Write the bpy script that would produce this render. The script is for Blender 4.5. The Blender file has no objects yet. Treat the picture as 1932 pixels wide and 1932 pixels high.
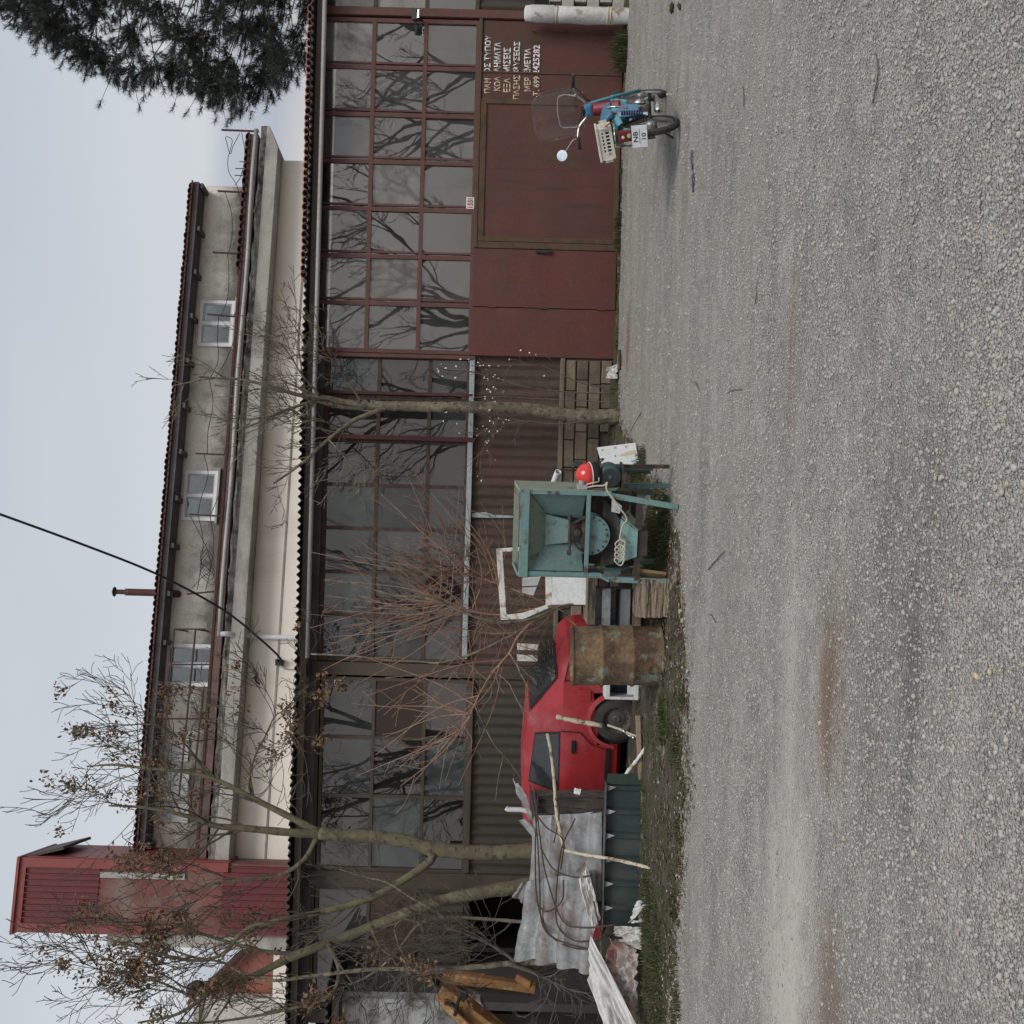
import bpy, bmesh, math, random
import numpy as np
from mathutils import Vector, Matrix, noise as mnoise

rng = random.Random(7)
nrng = np.random.default_rng(7)
SC = bpy.context.scene
COL = SC.collection
V = Vector

# ------------------------------------------------------------------ camera (held upright on its side: the picture is turned 90 degrees)
FOC, ROLL, CAMH = 1937.0, 0.027, 1.55
cam_d = bpy.data.cameras.new('camera')
cam_d.sensor_fit = 'AUTO'
cam_d.angle = 2 * math.atan(966.0 / FOC)
cam_d.clip_start = 0.05
cam_d.clip_end = 3000
cam = bpy.data.objects.new('camera', cam_d)
COL.objects.link(cam)
_s, _c = math.sin(ROLL), math.cos(ROLL)
cam.matrix_world = Matrix(((_s, _c, 0, 0), (0, 0, -1, 0), (-_c, _s, 0, CAMH), (0, 0, 0, 1)))
SC.camera = cam

# ------------------------------------------------------------------ sky: pale overcast late in the day, brighter towards the low sun
SUN_EL, SUN_AZ = math.radians(50), math.radians(152)      # azimuth clockwise from +Y (the viewing direction)
world = bpy.data.worlds.new('World')
SC.world = world
world.use_nodes = True
wn, wl = world.node_tree.nodes, world.node_tree.links
wn.clear()
w_out = wn.new('ShaderNodeOutputWorld')
w_bg = wn.new('ShaderNodeBackground')
w_bg.inputs['Strength'].default_value = 0.1
sky = wn.new('ShaderNodeTexSky')
sky.sky_type = 'NISHITA'
sky.sun_disc = False
sky.sun_elevation = SUN_EL
sky.sun_rotation = SUN_AZ
sky.air_density, sky.dust_density, sky.ozone_density = 1.0, 4.0, 1.0
hsv = wn.new('ShaderNodeHueSaturation')
hsv.inputs['Saturation'].default_value = 0.45
wl.new(sky.outputs[0], hsv.inputs['Color'])
tc = wn.new('ShaderNodeTexCoord')
mp = wn.new('ShaderNodeMapping')
mp.inputs['Scale'].default_value = (1.0, 1.0, 4.0)
wl.new(tc.outputs['Generated'], mp.inputs['Vector'])
cn = wn.new('ShaderNodeTexNoise')
cn.inputs['Scale'].default_value = 1.6
cn.inputs['Detail'].default_value = 4
cn.inputs['Roughness'].default_value = 0.45
wl.new(mp.outputs[0], cn.inputs['Vector'])
cr = wn.new('ShaderNodeValToRGB')                         # cloud layer: slate to pale cream grey
cr.color_ramp.elements[0].position, cr.color_ramp.elements[1].position = 0.40, 0.62
cr.color_ramp.elements[0].color = (3.1, 3.65, 4.65, 1)
cr.color_ramp.elements[1].color = (4.3, 4.75, 5.3, 1)
wl.new(cn.outputs[0], cr.inputs[0])
# low cloud bank close to the horizon with warm air beneath it
sp = wn.new('ShaderNodeSeparateXYZ')
wl.new(tc.outputs['Generated'], sp.inputs[0])
wav = wn.new('ShaderNodeTexNoise'); wav.inputs['Scale'].default_value = 3.0
wl.new(tc.outputs['Generated'], wav.inputs['Vector'])
ma = wn.new('ShaderNodeMath'); ma.operation = 'MULTIPLY_ADD'; ma.inputs[1].default_value = 0.10
wl.new(wav.outputs[0], ma.inputs[0]); wl.new(sp.outputs['Z'], ma.inputs[2])
bank = wn.new('ShaderNodeValToRGB')
el = bank.color_ramp.elements
el[0].position, el[0].color = 0.235, (5.6, 5.2, 4.9, 1)
el[1].position, el[1].color = 0.42, (5.6, 5.9, 6.05, 1)
for p_, c_ in ((0.275, (3.6, 3.85, 4.4, 1)), (0.315, (4.0, 4.25, 4.7, 1)), (0.335, (5.4, 5.6, 5.75, 1))):
    e_ = el.new(p_); e_.color = c_
wl.new(ma.outputs[0], bank.inputs[0])
fade = wn.new('ShaderNodeMapRange')
fade.inputs['From Min'].default_value, fade.inputs['From Max'].default_value = 0.26, 0.62
fade.inputs['To Min'].default_value, fade.inputs['To Max'].default_value = 0.0, 1.0
wl.new(sp.outputs['Z'], fade.inputs['Value'])
mixb = wn.new('ShaderNodeMixRGB')
wl.new(fade.outputs[0], mixb.inputs[0]); wl.new(bank.outputs[0], mixb.inputs[1]); wl.new(cr.outputs[0], mixb.inputs[2])
mixs = wn.new('ShaderNodeMixRGB')
mixs.inputs[0].default_value = 0.80
wl.new(hsv.outputs[0], mixs.inputs[1]); wl.new(mixb.outputs[0], mixs.inputs[2])
wl.new(mixs.outputs[0], w_bg.inputs['Color'])
wl.new(w_bg.outputs[0], w_out.inputs[0])

sun_d = bpy.data.lights.new('sun', 'SUN')
sun_d.energy = 1.4
sun_d.angle = math.radians(26)
sun_d.color = (1.0, 0.95, 0.88)
sun = bpy.data.objects.new('sun', sun_d)
COL.objects.link(sun)
sdir = V((math.sin(SUN_AZ) * math.cos(SUN_EL), math.cos(SUN_AZ) * math.cos(SUN_EL), math.sin(SUN_EL)))
sun.rotation_euler = (-sdir).to_track_quat('-Z', 'Y').to_euler()
sun.location = sdir * 40

vs = SC.view_settings
vs.view_transform, vs.look, vs.gamma, vs.exposure = 'Standard', 'None', 1.0, 0.40
vs.use_curve_mapping = False

# ------------------------------------------------------------------ helpers
def P(x, y, D):
    """photograph position (1932 px scale) at distance D along the view -> point in the place"""
    a, b = 966.0 - y, 966.0 - x
    return V(((a * _c - b * _s) * D / FOC, D, CAMH + (a * _s + b * _c) * D / FOC))

def G(x, y, z=0.0):
    """photograph position on level ground of height z"""
    a, b = 966.0 - y, 966.0 - x
    zc = a * _s + b * _c
    D = (CAMH - z) * FOC / -zc
    return V(((a * _c - b * _s) * D / FOC, D, z))

def smooth01(t):
    t = min(1.0, max(0.0, t)); return t * t * (3 - 2 * t)

_vb = [G(x, y) for x, y in ((1262, 2100), (1266, 1932), (1285, 1700), (1300, 1500), (1301, 1330), (1287, 1150), (1274, 1000), (1230, 900), (1205, 850), (1172, 790), (1167, 700))]
_vb = sorted((p.x, p.y) for p in _vb)
def edge_y(X):
    if X <= _vb[0][0]: return _vb[0][1]
    for (x0, y0), (x1, y1) in zip(_vb, _vb[1:]):
        if X <= x1: return y0 + (y1 - y0) * (X - x0) / (x1 - x0)
    return 15.62
def gz(X, Y):
    """gravel yard height"""
    return 0.012 * mnoise.noise(V((X * .35, Y * .5, 3))) + 0.010 * mnoise.noise(V((X * 1.5, Y * 2.4, 9))) + 0.006 * mnoise.noise(V((X * 4.1, Y * 5.3, 4)))
def vz(X, Y):
    """height of the soil verge in front of the shed"""
    d = Y - edge_y(X) + 0.40 * mnoise.noise(V((X * 1.3, Y * 1.3, 5))) + 0.16 * mnoise.noise(V((X * 5, Y * 5, 2)))
    h = -0.05 + 0.05 * smooth01((d + .12) / .2) + 0.10 * smooth01((d - .05) / 1.0)
    return h + 0.018 * mnoise.noise(V((X * 3.1, Y * 3.1, 7))) + 0.008 * mnoise.noise(V((X * 11, Y * 11, 1)))
def top_z(X, Y): return max(gz(X, Y), vz(X, Y))

WL = {}
def wloc(o): return WL.get(o.name, V((0, 0, 0)))

class MB:
    def __init__(s, T=None): s.v, s.f, s.T, s.tone = [], [], T, None
    def add(s, vs_, fs):
        n = len(s.v)
        if s.T is not None: vs_ = [s.T @ V(p) for p in vs_]
        s.v += [tuple(p) for p in vs_]
        s.f += [tuple(i + n for i in f) for f in fs]
        return s
    def box(s, c, d, R=None):
        c = V(c); h = V(d) / 2
        vs_ = []
        for k in range(8):
            p = V((h.x * (1 if k & 1 else -1), h.y * (1 if k & 2 else -1), h.z * (1 if k & 4 else -1)))
            if R is not None: p = R @ p
            vs_.append(c + p)
        return s.add(vs_, [(0, 2, 3, 1), (4, 5, 7, 6), (0, 1, 5, 4), (2, 6, 7, 3), (0, 4, 6, 2), (1, 3, 7, 5)])
    def span(s, x0, x1, y0, y1, z0, z1):
        return s.box(((x0 + x1) / 2, (y0 + y1) / 2, (z0 + z1) / 2), (abs(x1 - x0), abs(y1 - y0), abs(z1 - z0)))
    def bar(s, p, q, w, h, up=(0, 0, 1)):
        p, q = V(p), V(q); d = q - p; L = d.length
        if L < 1e-6: return s
        d.normalize(); u = V(up)
        if abs(d.dot(u)) > .98: u = V((0, 1, 0)) if abs(d.y) < .9 else V((1, 0, 0))
        r = d.cross(u).normalized(); u = r.cross(d)
        R = Matrix((r, d, u)).transposed()
        return s.box((p + q) / 2, (w, L, h), R)
    def tube(s, pts, r, n=8, cap=True):
        pts = [V(p) for p in pts]; m = len(pts)
        rs = r if isinstance(r, (list, tuple)) else [r] * m
        vs_, fs = [], []
        t = (pts[1] - pts[0]).normalized()
        u = t.orthogonal().normalized()
        for i, p in enumerate(pts):
            a = pts[max(0, i - 1)]; b = pts[min(m - 1, i + 1)]
            t2 = (b - a)
            t2 = t2.normalized() if t2.length > 1e-9 else t
            u = (u - t2 * u.dot(t2))
            u = u.normalized() if u.length > 1e-6 else t2.orthogonal().normalized()
            w = t2.cross(u)
            for k in range(n):
                an = 2 * math.pi * k / n
                vs_.append(p + (u * math.cos(an) + w * math.sin(an)) * rs[i])
            t = t2
        for i in range(m - 1):
            for k in range(n):
                k2 = (k + 1) % n
                fs.append((i * n + k, i * n + k2, (i + 1) * n + k2, (i + 1) * n + k))
        if cap:
            fs.append(tuple(range(n))[::-1]); fs.append(tuple((m - 1) * n + k for k in range(n)))
        return s.add(vs_, fs)
    def ring(s, c, axis, R, r, n=32, m=8, flat=1.0):
        """torus"""
        c, ax = V(c), V(axis).normalized(); u = ax.orthogonal().normalized(); w = ax.cross(u)
        vs_, fs = [], []
        for i in range(n):
            a = 2 * math.pi * i / n; d = u * math.cos(a) + w * math.sin(a)
            for k in range(m):
                b = 2 * math.pi * k / m
                vs_.append(c + d * (R + r * math.cos(b)) + ax * (r * flat * math.sin(b)))
        for i in range(n):
            for k in range(m):
                fs.append((i * m + k, i * m + (k + 1) % m, ((i + 1) % n) * m + (k + 1) % m, ((i + 1) % n) * m + k))
        return s.add(vs_, fs)
    def lathe(s, prof, c, axis=(0, 0, 1), n=24, a0=0, a1=2 * math.pi, wob=None):
        c, ax = V(c), V(axis).normalized(); u = ax.orthogonal().normalized(); w = ax.cross(u)
        full = abs(a1 - a0 - 2 * math.pi) < 1e-6; cnt = n if full else n + 1
        vs_, fs = [], []
        for j, (r, z) in enumerate(prof):
            for i in range(cnt):
                a = a0 + (a1 - a0) * i / n
                rr = r * (1 + (wob(a, z) if wob else 0))
                vs_.append(c + (u * math.cos(a) + w * math.sin(a)) * rr + ax * z)
        for j in range(len(prof) - 1):
            for i in range(n):
                i2 = (i + 1) % cnt
                fs.append((j * cnt + i, j * cnt + i2, (j + 1) * cnt + i2, (j + 1) * cnt + i))
        return s.add(vs_, fs)
    def prism(s, pts, vec):
        pts = [V(p) for p in pts]; vec = V(vec); n = len(pts)
        fs = [tuple(range(n))[::-1], tuple(range(n, 2 * n))]
        for i in range(n): fs.append((i, (i + 1) % n, n + (i + 1) % n, n + i))
        return s.add(pts + [p + vec for p in pts], fs)
    def sheet(s, fn, nu, nv, th=0.004):
        """a thin solid sheet over fn(u, v) with u, v in 0..1"""
        top = [[V(fn(i / nu, j / nv)) for j in range(nv + 1)] for i in range(nu + 1)]
        vs_, fs = [], []
        W = nv + 1; N = (nu + 1) * W
        for i in range(nu + 1):
            for j in range(W): vs_.append(top[i][j])
        for i in range(nu + 1):
            for j in range(W):
                a = top[min(i + 1, nu)][j] - top[max(i - 1, 0)][j]; b = top[i][min(j + 1, nv)] - top[i][max(j - 1, 0)]
                nn = a.cross(b); nn = nn.normalized() if nn.length > 1e-12 else V((0, 0, 1))
                vs_.append(top[i][j] - nn * th)
        for i in range(nu):
            for j in range(nv):
                a, b, c, d = i * W + j, (i + 1) * W + j, (i + 1) * W + j + 1, i * W + j + 1
                fs.append((a, b, c, d)); fs.append((N + d, N + c, N + b, N + a))
        for i in range(nu):
            a, b = i * W, (i + 1) * W; fs.append((a, N + a, N + b, b))
            a, b = i * W + nv, (i + 1) * W + nv; fs.append((b, N + b, N + a, a))
        for j in range(nv):
            fs.append((j + 1, N + j + 1, N + j, j))
            a = nu * W + j; fs.append((a, N + a, N + a + 1, a + 1))
        return s.add(vs_, fs)
    def mesh(s, org, name):
        me = bpy.data.meshes.new(name)
        arr = np.array(s.v, dtype=np.float32) - np.array(org, dtype=np.float32)
        nf = len(s.f)
        ls = np.fromiter((len(f) for f in s.f), dtype=np.int32, count=nf)
        me.vertices.add(len(arr)); me.vertices.foreach_set('co', arr.ravel())
        me.loops.add(int(ls.sum())); me.loops.foreach_set('vertex_index', np.fromiter((i for f in s.f for i in f), dtype=np.int32, count=int(ls.sum())))
        me.polygons.add(nf)
        me.polygons.foreach_set('loop_start', np.concatenate(([0], np.cumsum(ls)[:-1])).astype(np.int32))
        me.polygons.foreach_set('use_smooth', np.zeros(nf, dtype=bool))
        me.update(calc_edges=True); me.validate()
        return me
    def build(s, name, m, parent=None, org=None, smooth=False, bevel=0, angle=None):
        pw = wloc(parent) if parent else V((0, 0, 0))
        if org is None:
            if parent: org = pw
            else:
                a = np.array(s.v); lo, hi = a.min(0), a.max(0)
                org = V(((lo[0] + hi[0]) / 2, (lo[1] + hi[1]) / 2, lo[2]))
        org = V(org)
        me = s.mesh(org, name)
        o = link(name, me, m, parent, org)
        if smooth:
            me.polygons.foreach_set('use_smooth', [True] * len(me.polygons))
            if angle is not None:
                try: me.set_sharp_from_angle(angle=math.radians(angle))
                except Exception: pass
        if bevel:
            b = o.modifiers.new('bevel', 'BEVEL'); b.width = bevel; b.segments = 2; b.limit_method = 'ANGLE'; b.angle_limit = math.radians(40)
        return o

def link(name, me, m, parent=None, org=(0, 0, 0)):
    o = bpy.data.objects.new(name, me)
    COL.objects.link(o)
    if m is not None and not me.materials: me.materials.append(m)
    org = V(org)
    if parent:
        o.parent = parent; o.location = org - wloc(parent)
    else: o.location = org
    WL[o.name] = org
    return o

def tag(o, label=None, cat=None, group=None, kind=None):
    if label: o['label'] = label
    if cat: o['category'] = cat
    if group: o['group'] = group
    if kind: o['kind'] = kind
    return o

def thing(name, label, cat, loc, group=None):
    o = bpy.data.objects.new(name, None)
    o.empty_display_size = .1
    COL.objects.link(o); o.location = V(loc); WL[o.name] = V(loc)
    return tag(o, label, cat, group)

def catmull(pts, k=6):
    pts = [V(p) for p in pts]
    if len(pts) < 3:
        return [pts[0].lerp(pts[-1], i / k) for i in range(k + 1)]
    q = [pts[0] * 2 - pts[1]] + pts + [pts[-1] * 2 - pts[-2]]
    out = []
    for i in range(1, len(q) - 2):
        a, b, c, d = q[i - 1:i + 3]
        for j in range(k):
            t = j / k
            out.append(.5 * ((2 * b) + (c - a) * t + (2 * a - 5 * b + 4 * c - d) * t * t + (3 * b - a - 3 * c + d) * t ** 3))
    out.append(pts[-1])
    return out

def lerp_list(a, b, n): return [a + (b - a) * i / (n - 1) for i in range(n)]

# ------------------------------------------------------------------ materials
def lin(r, g, b): return tuple(((c / 255) / 12.92 if c / 255 <= .04045 else ((c / 255 + .055) / 1.055) ** 2.4) for c in (r, g, b))
def pm(name, c, c2=None, sc=3.0, scl=(1, 1, 1), rough=.75, metal=0, bump=.15, bsc=60, spot=None, spot2=None, rnd=0, spec=.4, lo=.35, hi=.65, rough2=None, coat=0, mott=.16, rise=None):
    """two tone noise paint with optional wear spots: spot = (colour, scale, low, high, stretch)"""
    m = bpy.data.materials.new(name); m.use_nodes = True
    n, l = m.node_tree.nodes, m.node_tree.links
    b = n['Principled BSDF']
    b.inputs['Metallic'].default_value = metal
    b.inputs['Roughness'].default_value = rough
    b.inputs['Specular IOR Level'].default_value = spec
    if coat: b.inputs['Coat Weight'].default_value = coat; b.inputs['Coat Roughness'].default_value = .15
    tcn = n.new('ShaderNodeTexCoord')
    oi = n.new('ShaderNodeObjectInfo')
    off = n.new('ShaderNodeVectorMath'); off.operation = 'ADD'
    rv = n.new('ShaderNodeMath'); rv.operation = 'MULTIPLY'; rv.inputs[1].default_value = 37.0
    l.new(oi.outputs['Random'], rv.inputs[0])
    l.new(tcn.outputs['Object'], off.inputs[0]); l.new(rv.outputs[0], off.inputs[1])
    def noise(scale, stretch=(1, 1, 1), det=6, ro=.6):
        mpn = n.new('ShaderNodeMapping'); mpn.inputs['Scale'].default_value = stretch
        l.new(off.outputs[0], mpn.inputs['Vector'])
        t = n.new('ShaderNodeTexNoise'); t.inputs['Scale'].default_value = scale; t.inputs['Detail'].default_value = det; t.inputs['Roughness'].default_value = ro
        l.new(mpn.outputs[0], t.inputs['Vector']); return t
    if c2 is None: c2 = tuple(x * .8 for x in c)
    t = noise(sc, scl)
    r = n.new('ShaderNodeValToRGB')
    r.color_ramp.elements[0].position, r.color_ramp.elements[1].position = lo, hi
    r.color_ramp.elements[0].color = (*c, 1); r.color_ramp.elements[1].color = (*c2, 1)
    l.new(t.outputs[0], r.inputs[0])
    colr = r.outputs[0]
    for sp_ in (spot, spot2):
        if not sp_: continue
        sc_, ss, a0, a1 = sp_[:4]; st = sp_[4] if len(sp_) > 4 else (1, 1, 1)
        t2 = noise(ss, st, 8, .65)
        mr = n.new('ShaderNodeMapRange'); mr.inputs['From Min'].default_value = a0 - .075; mr.inputs['From Max'].default_value = a1 - .075
        l.new(t2.outputs[0], mr.inputs['Value'])
        mx = n.new('ShaderNodeMixRGB'); mx.inputs[2].default_value = (*sc_, 1)
        l.new(mr.outputs[0], mx.inputs[0]); l.new(colr, mx.inputs[1]); colr = mx.outputs[0]
    if rise:                                              # damp and soot creeping up from the foot of a wall
        z0, z1, rc = rise
        sx = n.new('ShaderNodeSeparateXYZ'); l.new(tcn.outputs['Object'], sx.inputs[0])
        t4 = noise(1.7, (1, 1, .6), 8, .7)
        ad = n.new('ShaderNodeMath'); ad.operation = 'MULTIPLY_ADD'; ad.inputs[1].default_value = -(z1 - z0) * 2.2; l.new(t4.outputs[0], ad.inputs[0]); l.new(sx.outputs['Z'], ad.inputs[2])
        mr = n.new('ShaderNodeMapRange'); mr.inputs['From Min'].default_value = z1 - (z1 - z0) * 1.1; mr.inputs['From Max'].default_value = z0 - (z1 - z0) * 1.1; mr.inputs['To Max'].default_value = .9
        l.new(ad.outputs[0], mr.inputs['Value'])
        mx = n.new('ShaderNodeMixRGB'); mx.inputs[2].default_value = (*rc, 1); l.new(mr.outputs[0], mx.inputs[0]); l.new(colr, mx.inputs[1]); colr = mx.outputs[0]
    fine = noise(max(28.0, sc * 6), (1, 1, 1), 6, .7)
    fm = n.new('ShaderNodeMapRange'); fm.inputs['From Min'].default_value, fm.inputs['From Max'].default_value = .3, .7
    fm.inputs['To Min'].default_value, fm.inputs['To Max'].default_value = 1 - mott, 1 + mott
    l.new(fine.outputs[0], fm.inputs['Value'])
    fx = n.new('ShaderNodeVectorMath'); fx.operation = 'SCALE'; l.new(colr, fx.inputs[0]); l.new(fm.outputs[0], fx.inputs['Scale']); colr = fx.outputs[0]
    if rnd:
        h = n.new('ShaderNodeHueSaturation')
        mr = n.new('ShaderNodeMapRange'); mr.inputs['To Min'].default_value = 1 - rnd; mr.inputs['To Max'].default_value = 1 + rnd
        l.new(oi.outputs['Random'], mr.inputs['Value']); l.new(mr.outputs[0], h.inputs['Value']); l.new(colr, h.inputs['Color']); colr = h.outputs[0]
    l.new(colr, b.inputs['Base Color'])
    if rough2 is not None:
        mr = n.new('ShaderNodeMapRange'); mr.inputs['To Min'].default_value = rough; mr.inputs['To Max'].default_value = rough2
        mr.inputs['From Min'].default_value, mr.inputs['From Max'].default_value = .3, .7
        l.new(t.outputs[0], mr.inputs['Value']); l.new(mr.outputs[0], b.inputs['Roughness'])
    if bump:
        t3 = noise(bsc, (1, 1, 1), 5, .6)
        bp = n.new('ShaderNodeBump'); bp.inputs['Strength'].default_value = bump; bp.inputs['Distance'].default_value = .02
        l.new(t3.outputs[0], bp.inputs['Height']); l.new(bp.outputs[0], b.inputs['Normal'])
    return m

def glass_mat(name, tint, dirt, dirt_amt, gloss_ior=1.52, extra=1.0, rough=.012):
    """old window glass: clear with a fresnel reflection, waviness and a film of dust"""
    m = bpy.data.materials.new(name); m.use_nodes = True
    n, l = m.node_tree.nodes, m.node_tree.links; n.clear()
    out = n.new('ShaderNodeOutputMaterial')
    tr = n.new('ShaderNodeBsdfTransparent'); tr.inputs[0].default_value = (*tint, 1)
    gl = n.new('ShaderNodeBsdfGlossy'); gl.inputs['Roughness'].default_value = rough; gl.inputs[0].default_value = (1, 1, 1, 1)
    df = n.new('ShaderNodeBsdfDiffuse'); df.inputs[0].default_value = (*dirt, 1)
    fr = n.new('ShaderNodeFresnel'); fr.inputs[0].default_value = gloss_ior
    mu = n.new('ShaderNodeMath'); mu.operation = 'MULTIPLY'; mu.inputs[1].default_value = 2.0 * extra; mu.use_clamp = True
    tcn = n.new('ShaderNodeTexCoord')
    oi = n.new('ShaderNodeObjectInfo'); off = n.new('ShaderNodeVectorMath'); off.operation = 'ADD'
    rv = n.new('ShaderNodeMath'); rv.operation = 'MULTIPLY'; rv.inputs[1].default_value = 23.0
    l.new(oi.outputs['Random'], rv.inputs[0]); l.new(tcn.outputs['Object'], off.inputs[0]); l.new(rv.outputs[0], off.inputs[1])
    t = n.new('ShaderNodeTexNoise'); t.inputs['Scale'].default_value = 2.0; t.inputs['Detail'].default_value = 1
    l.new(off.outputs[0], t.inputs['Vector'])
    bp = n.new('ShaderNodeBump'); bp.inputs['Strength'].default_value = .03; bp.inputs['Distance'].default_value = .05
    l.new(t.outputs[0], bp.inputs['Height'])
    l.new(bp.outputs[0], gl.inputs['Normal'])
    d = n.new('ShaderNodeTexNoise'); d.inputs['Scale'].default_value = 3.0; d.inputs['Detail'].default_value = 8; d.inputs['Roughness'].default_value = .7
    l.new(off.outputs[0], d.inputs['Vector'])
    mr = n.new('ShaderNodeMapRange'); mr.inputs['From Min'].default_value, mr.inputs['From Max'].default_value = .3, .75
    mr.inputs['To Min'].default_value, mr.inputs['To Max'].default_value = dirt_amt * .35, dirt_amt
    l.new(d.outputs[0], mr.inputs['Value'])
    rr = n.new('ShaderNodeMapRange'); rr.inputs['To Min'].default_value, rr.inputs['To Max'].default_value = .45, 1.4
    l.new(oi.outputs['Random'], rr.inputs['Value'])
    dm = n.new('ShaderNodeMath'); dm.operation = 'MULTIPLY'; l.new(mr.outputs[0], dm.inputs[0]); l.new(rr.outputs[0], dm.inputs[1])
    m1 = n.new('ShaderNodeMixShader'); m2 = n.new('ShaderNodeMixShader')
    l.new(dm.outputs[0], m1.inputs[0]); l.new(tr.outputs[0], m1.inputs[1]); l.new(df.outputs[0], m1.inputs[2])
    l.new(fr.outputs[0], mu.inputs[0])
    l.new(mu.outputs[0], m2.inputs[0]); l.new(m1.outputs[0], m2.inputs[1]); l.new(gl.outputs[0], m2.inputs[2])
    l.new(m2.outputs[0], out.inputs[0])
    return m

RUST = (.10, .045, .022)
M = {}
M['red_paint'] = pm('red_oxide_paint', (.098, .036, .031), (.080, .031, .027), 1.2, rough=.5, bump=.08, bsc=25, spot=((.066, .044, .025), 1.5, .585, .80, (1, 1, .5)), spot2=((.055, .032, .022), 4, .60, .74, (3, 1, .25)))
M['red_paint_clean'] = pm('red_oxide_paint_fresh', (.112, .034, .029), (.098, .031, .027), .9, rough=.5, bump=.06, bsc=18, spot=((.085, .04, .032), 2.2, .56, .8), spot2=((.06, .03, .022), 4, .64, .78, (3, 1, .22)))
M['red_frame'] = pm('red_oxide_steel_frame', (.125, .052, .044), (.09, .042, .036), 6, rough=.65, bump=.1, spot=((.07, .05, .03), 9, .6, .75))
M['olive_frame'] = pm('rusty_olive_steel', (.080, .058, .029), (.09, .046, .028), 3, rough=.75, bump=.12, spot=((.05, .035, .022), 7, .58, .72))
M['brown_frame'] = pm('brown_rusted_glazing_bar', (.095, .060, .045), (.065, .042, .033), 7, rough=.8, bump=.15, spot=((.035, .025, .02), 12, .58, .7))
M['dark_red_post'] = pm('dark_red_post', (.085, .025, .022), (.06, .02, .018), 4, rough=.6, bump=.1)
M['sheet_brown'] = pm('brown_corrugated_sheet', (.080, .058, .047), (.062, .051, .042), 1.5, (1, 1, .35), rough=.7, bump=.08, spot=((.088, .042, .034), 1.3, .52, .7), spot2=((.04, .032, .026), 4, .6, .8, (1, 1, .3)))
M['sheet_olive'] = pm('olive_grey_corrugated_sheet', (.066, .059, .047), (.053, .047, .038), 1.5, (1, 1, .35), rough=.7, bump=.08, spot=((.05, .042, .033), 3, .58, .8, (1, 1, .3)))
M['sheet_roof'] = pm('dark_roof_sheet', (.035, .033, .033), (.05, .047, .045), 2, rough=.8, bump=.15)
M['brown_steel'] = pm('brown_steel_post', (.085, .068, .052), (.065, .052, .04), 3, rough=.7, bump=.1)
M['sill'] = pm('pale_blue_sill', (.36, .42, .44), (.28, .33, .35), 5, rough=.65, bump=.1, spot=((.16, .13, .10), 4, .62, .75, (.4, 1, 1)))
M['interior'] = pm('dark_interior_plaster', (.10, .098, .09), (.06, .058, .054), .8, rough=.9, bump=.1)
M['block'] = pm('weathered_block', (.20, .155, .115), (.13, .105, .08), 5, rough=.95, bump=.5, bsc=35, spot=((.09, .085, .06), 3, .55, .75), rnd=.22)
M['mortar'] = pm('dark_mortar', (.10, .085, .07), (.07, .06, .05), 9, rough=1, bump=.5)
M['plaster_cream'] = pm('cream_plaster', (.86, .80, .715), (.82, .76, .675), .35, rough=.9, bump=.06, bsc=40, spot=((.66, .59, .50), .9, .58, .9, (1, 1, .35)), mott=.05)
M['plaster_rough'] = pm('rough_grey_render', (.62, .59, .54), (.52, .495, .455), 1.2, rough=1, bump=1.6, bsc=9, spot=((.34, .32, .295), 1.1, .58, .85, (1, 1, .7)))
M['plaster_damp'] = pm('damp_stained_render', (.76, .725, .66), (.68, .65, .595), 1.2, rough=1, bump=1.6, bsc=9, spot=((.36, .34, .31), 1.1, .60, .85, (1, 1, .7)), rise=(7.80, 8.30, (.10, .092, .085)))
M['concrete'] = pm('stained_concrete', (.43, .415, .385), (.33, .32, .295), 1.6, rough=.95, bump=.3, bsc=40, spot=((.17, .16, .145), 2.2, .55, .8, (.4, .4, 1)))
M['mortar_edge'] = pm('crumbling_mortar_edge', (.26, .245, .225), (.12, .11, .10), 4, rough=1, bump=.9, bsc=16, spot=((.05, .045, .04), 3, .55, .7))
M['tile_dark'] = pm('dark_weathered_roof_tile', (.13, .062, .05), (.075, .045, .04), 8, rough=.9, bump=.3, rnd=.35)
M['tile_orange'] = pm('orange_roof_tile', (.44, .21, .12), (.32, .14, .085), 6, rough=.85, bump=.3, rnd=.35, spot=((.12, .08, .06), 6, .58, .75))
M['soffit'] = pm('dark_stained_soffit', (.16, .15, .155), (.10, .095, .10), 1.5, rough=.95, bump=.3)
M['gutter'] = pm('grey_plastic_gutter', (.36, .36, .35), (.28, .28, .27), 2, rough=.5, bump=.03)
M['white_plastic'] = pm('white_window_plastic', (.72, .73, .75), (.62, .63, .65), 3, rough=.45, bump=.02)
M['white_old'] = pm('flaking_white_paint', (.70, .70, .66), (.58, .575, .53), 7, rough=.75, bump=.25, bsc=50, spot=((.33, .26, .17), 9, .6, .7))
M['board_white'] = pm('white_melamine_board', (.62, .64, .64), (.55, .57, .57), 3, rough=.5, bump=.05, spot=((.33, .30, .25), 6, .66, .8))
M['tan'] = pm('bare_tan_patch', (.55, .46, .30), (.48, .40, .27), 8, rough=.85, bump=.1)
M['black'] = pm('black_rubber', (.018, .018, .018), (.026, .025, .024), 6, rough=.75, bump=.1)
M['black_dusty'] = pm('dusty_black_rubber', (.035, .034, .032), (.062, .060, .055), 5, rough=.9, bump=.15)
M['iron'] = pm('rusted_iron_rod', (.075, .043, .034), (.05, .032, .028), 9, rough=.85, bump=.2)
M['dark_iron'] = pm('dark_iron', (.03, .028, .028), (.05, .045, .042), 6, rough=.7, metal=.3, bump=.15)
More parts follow.
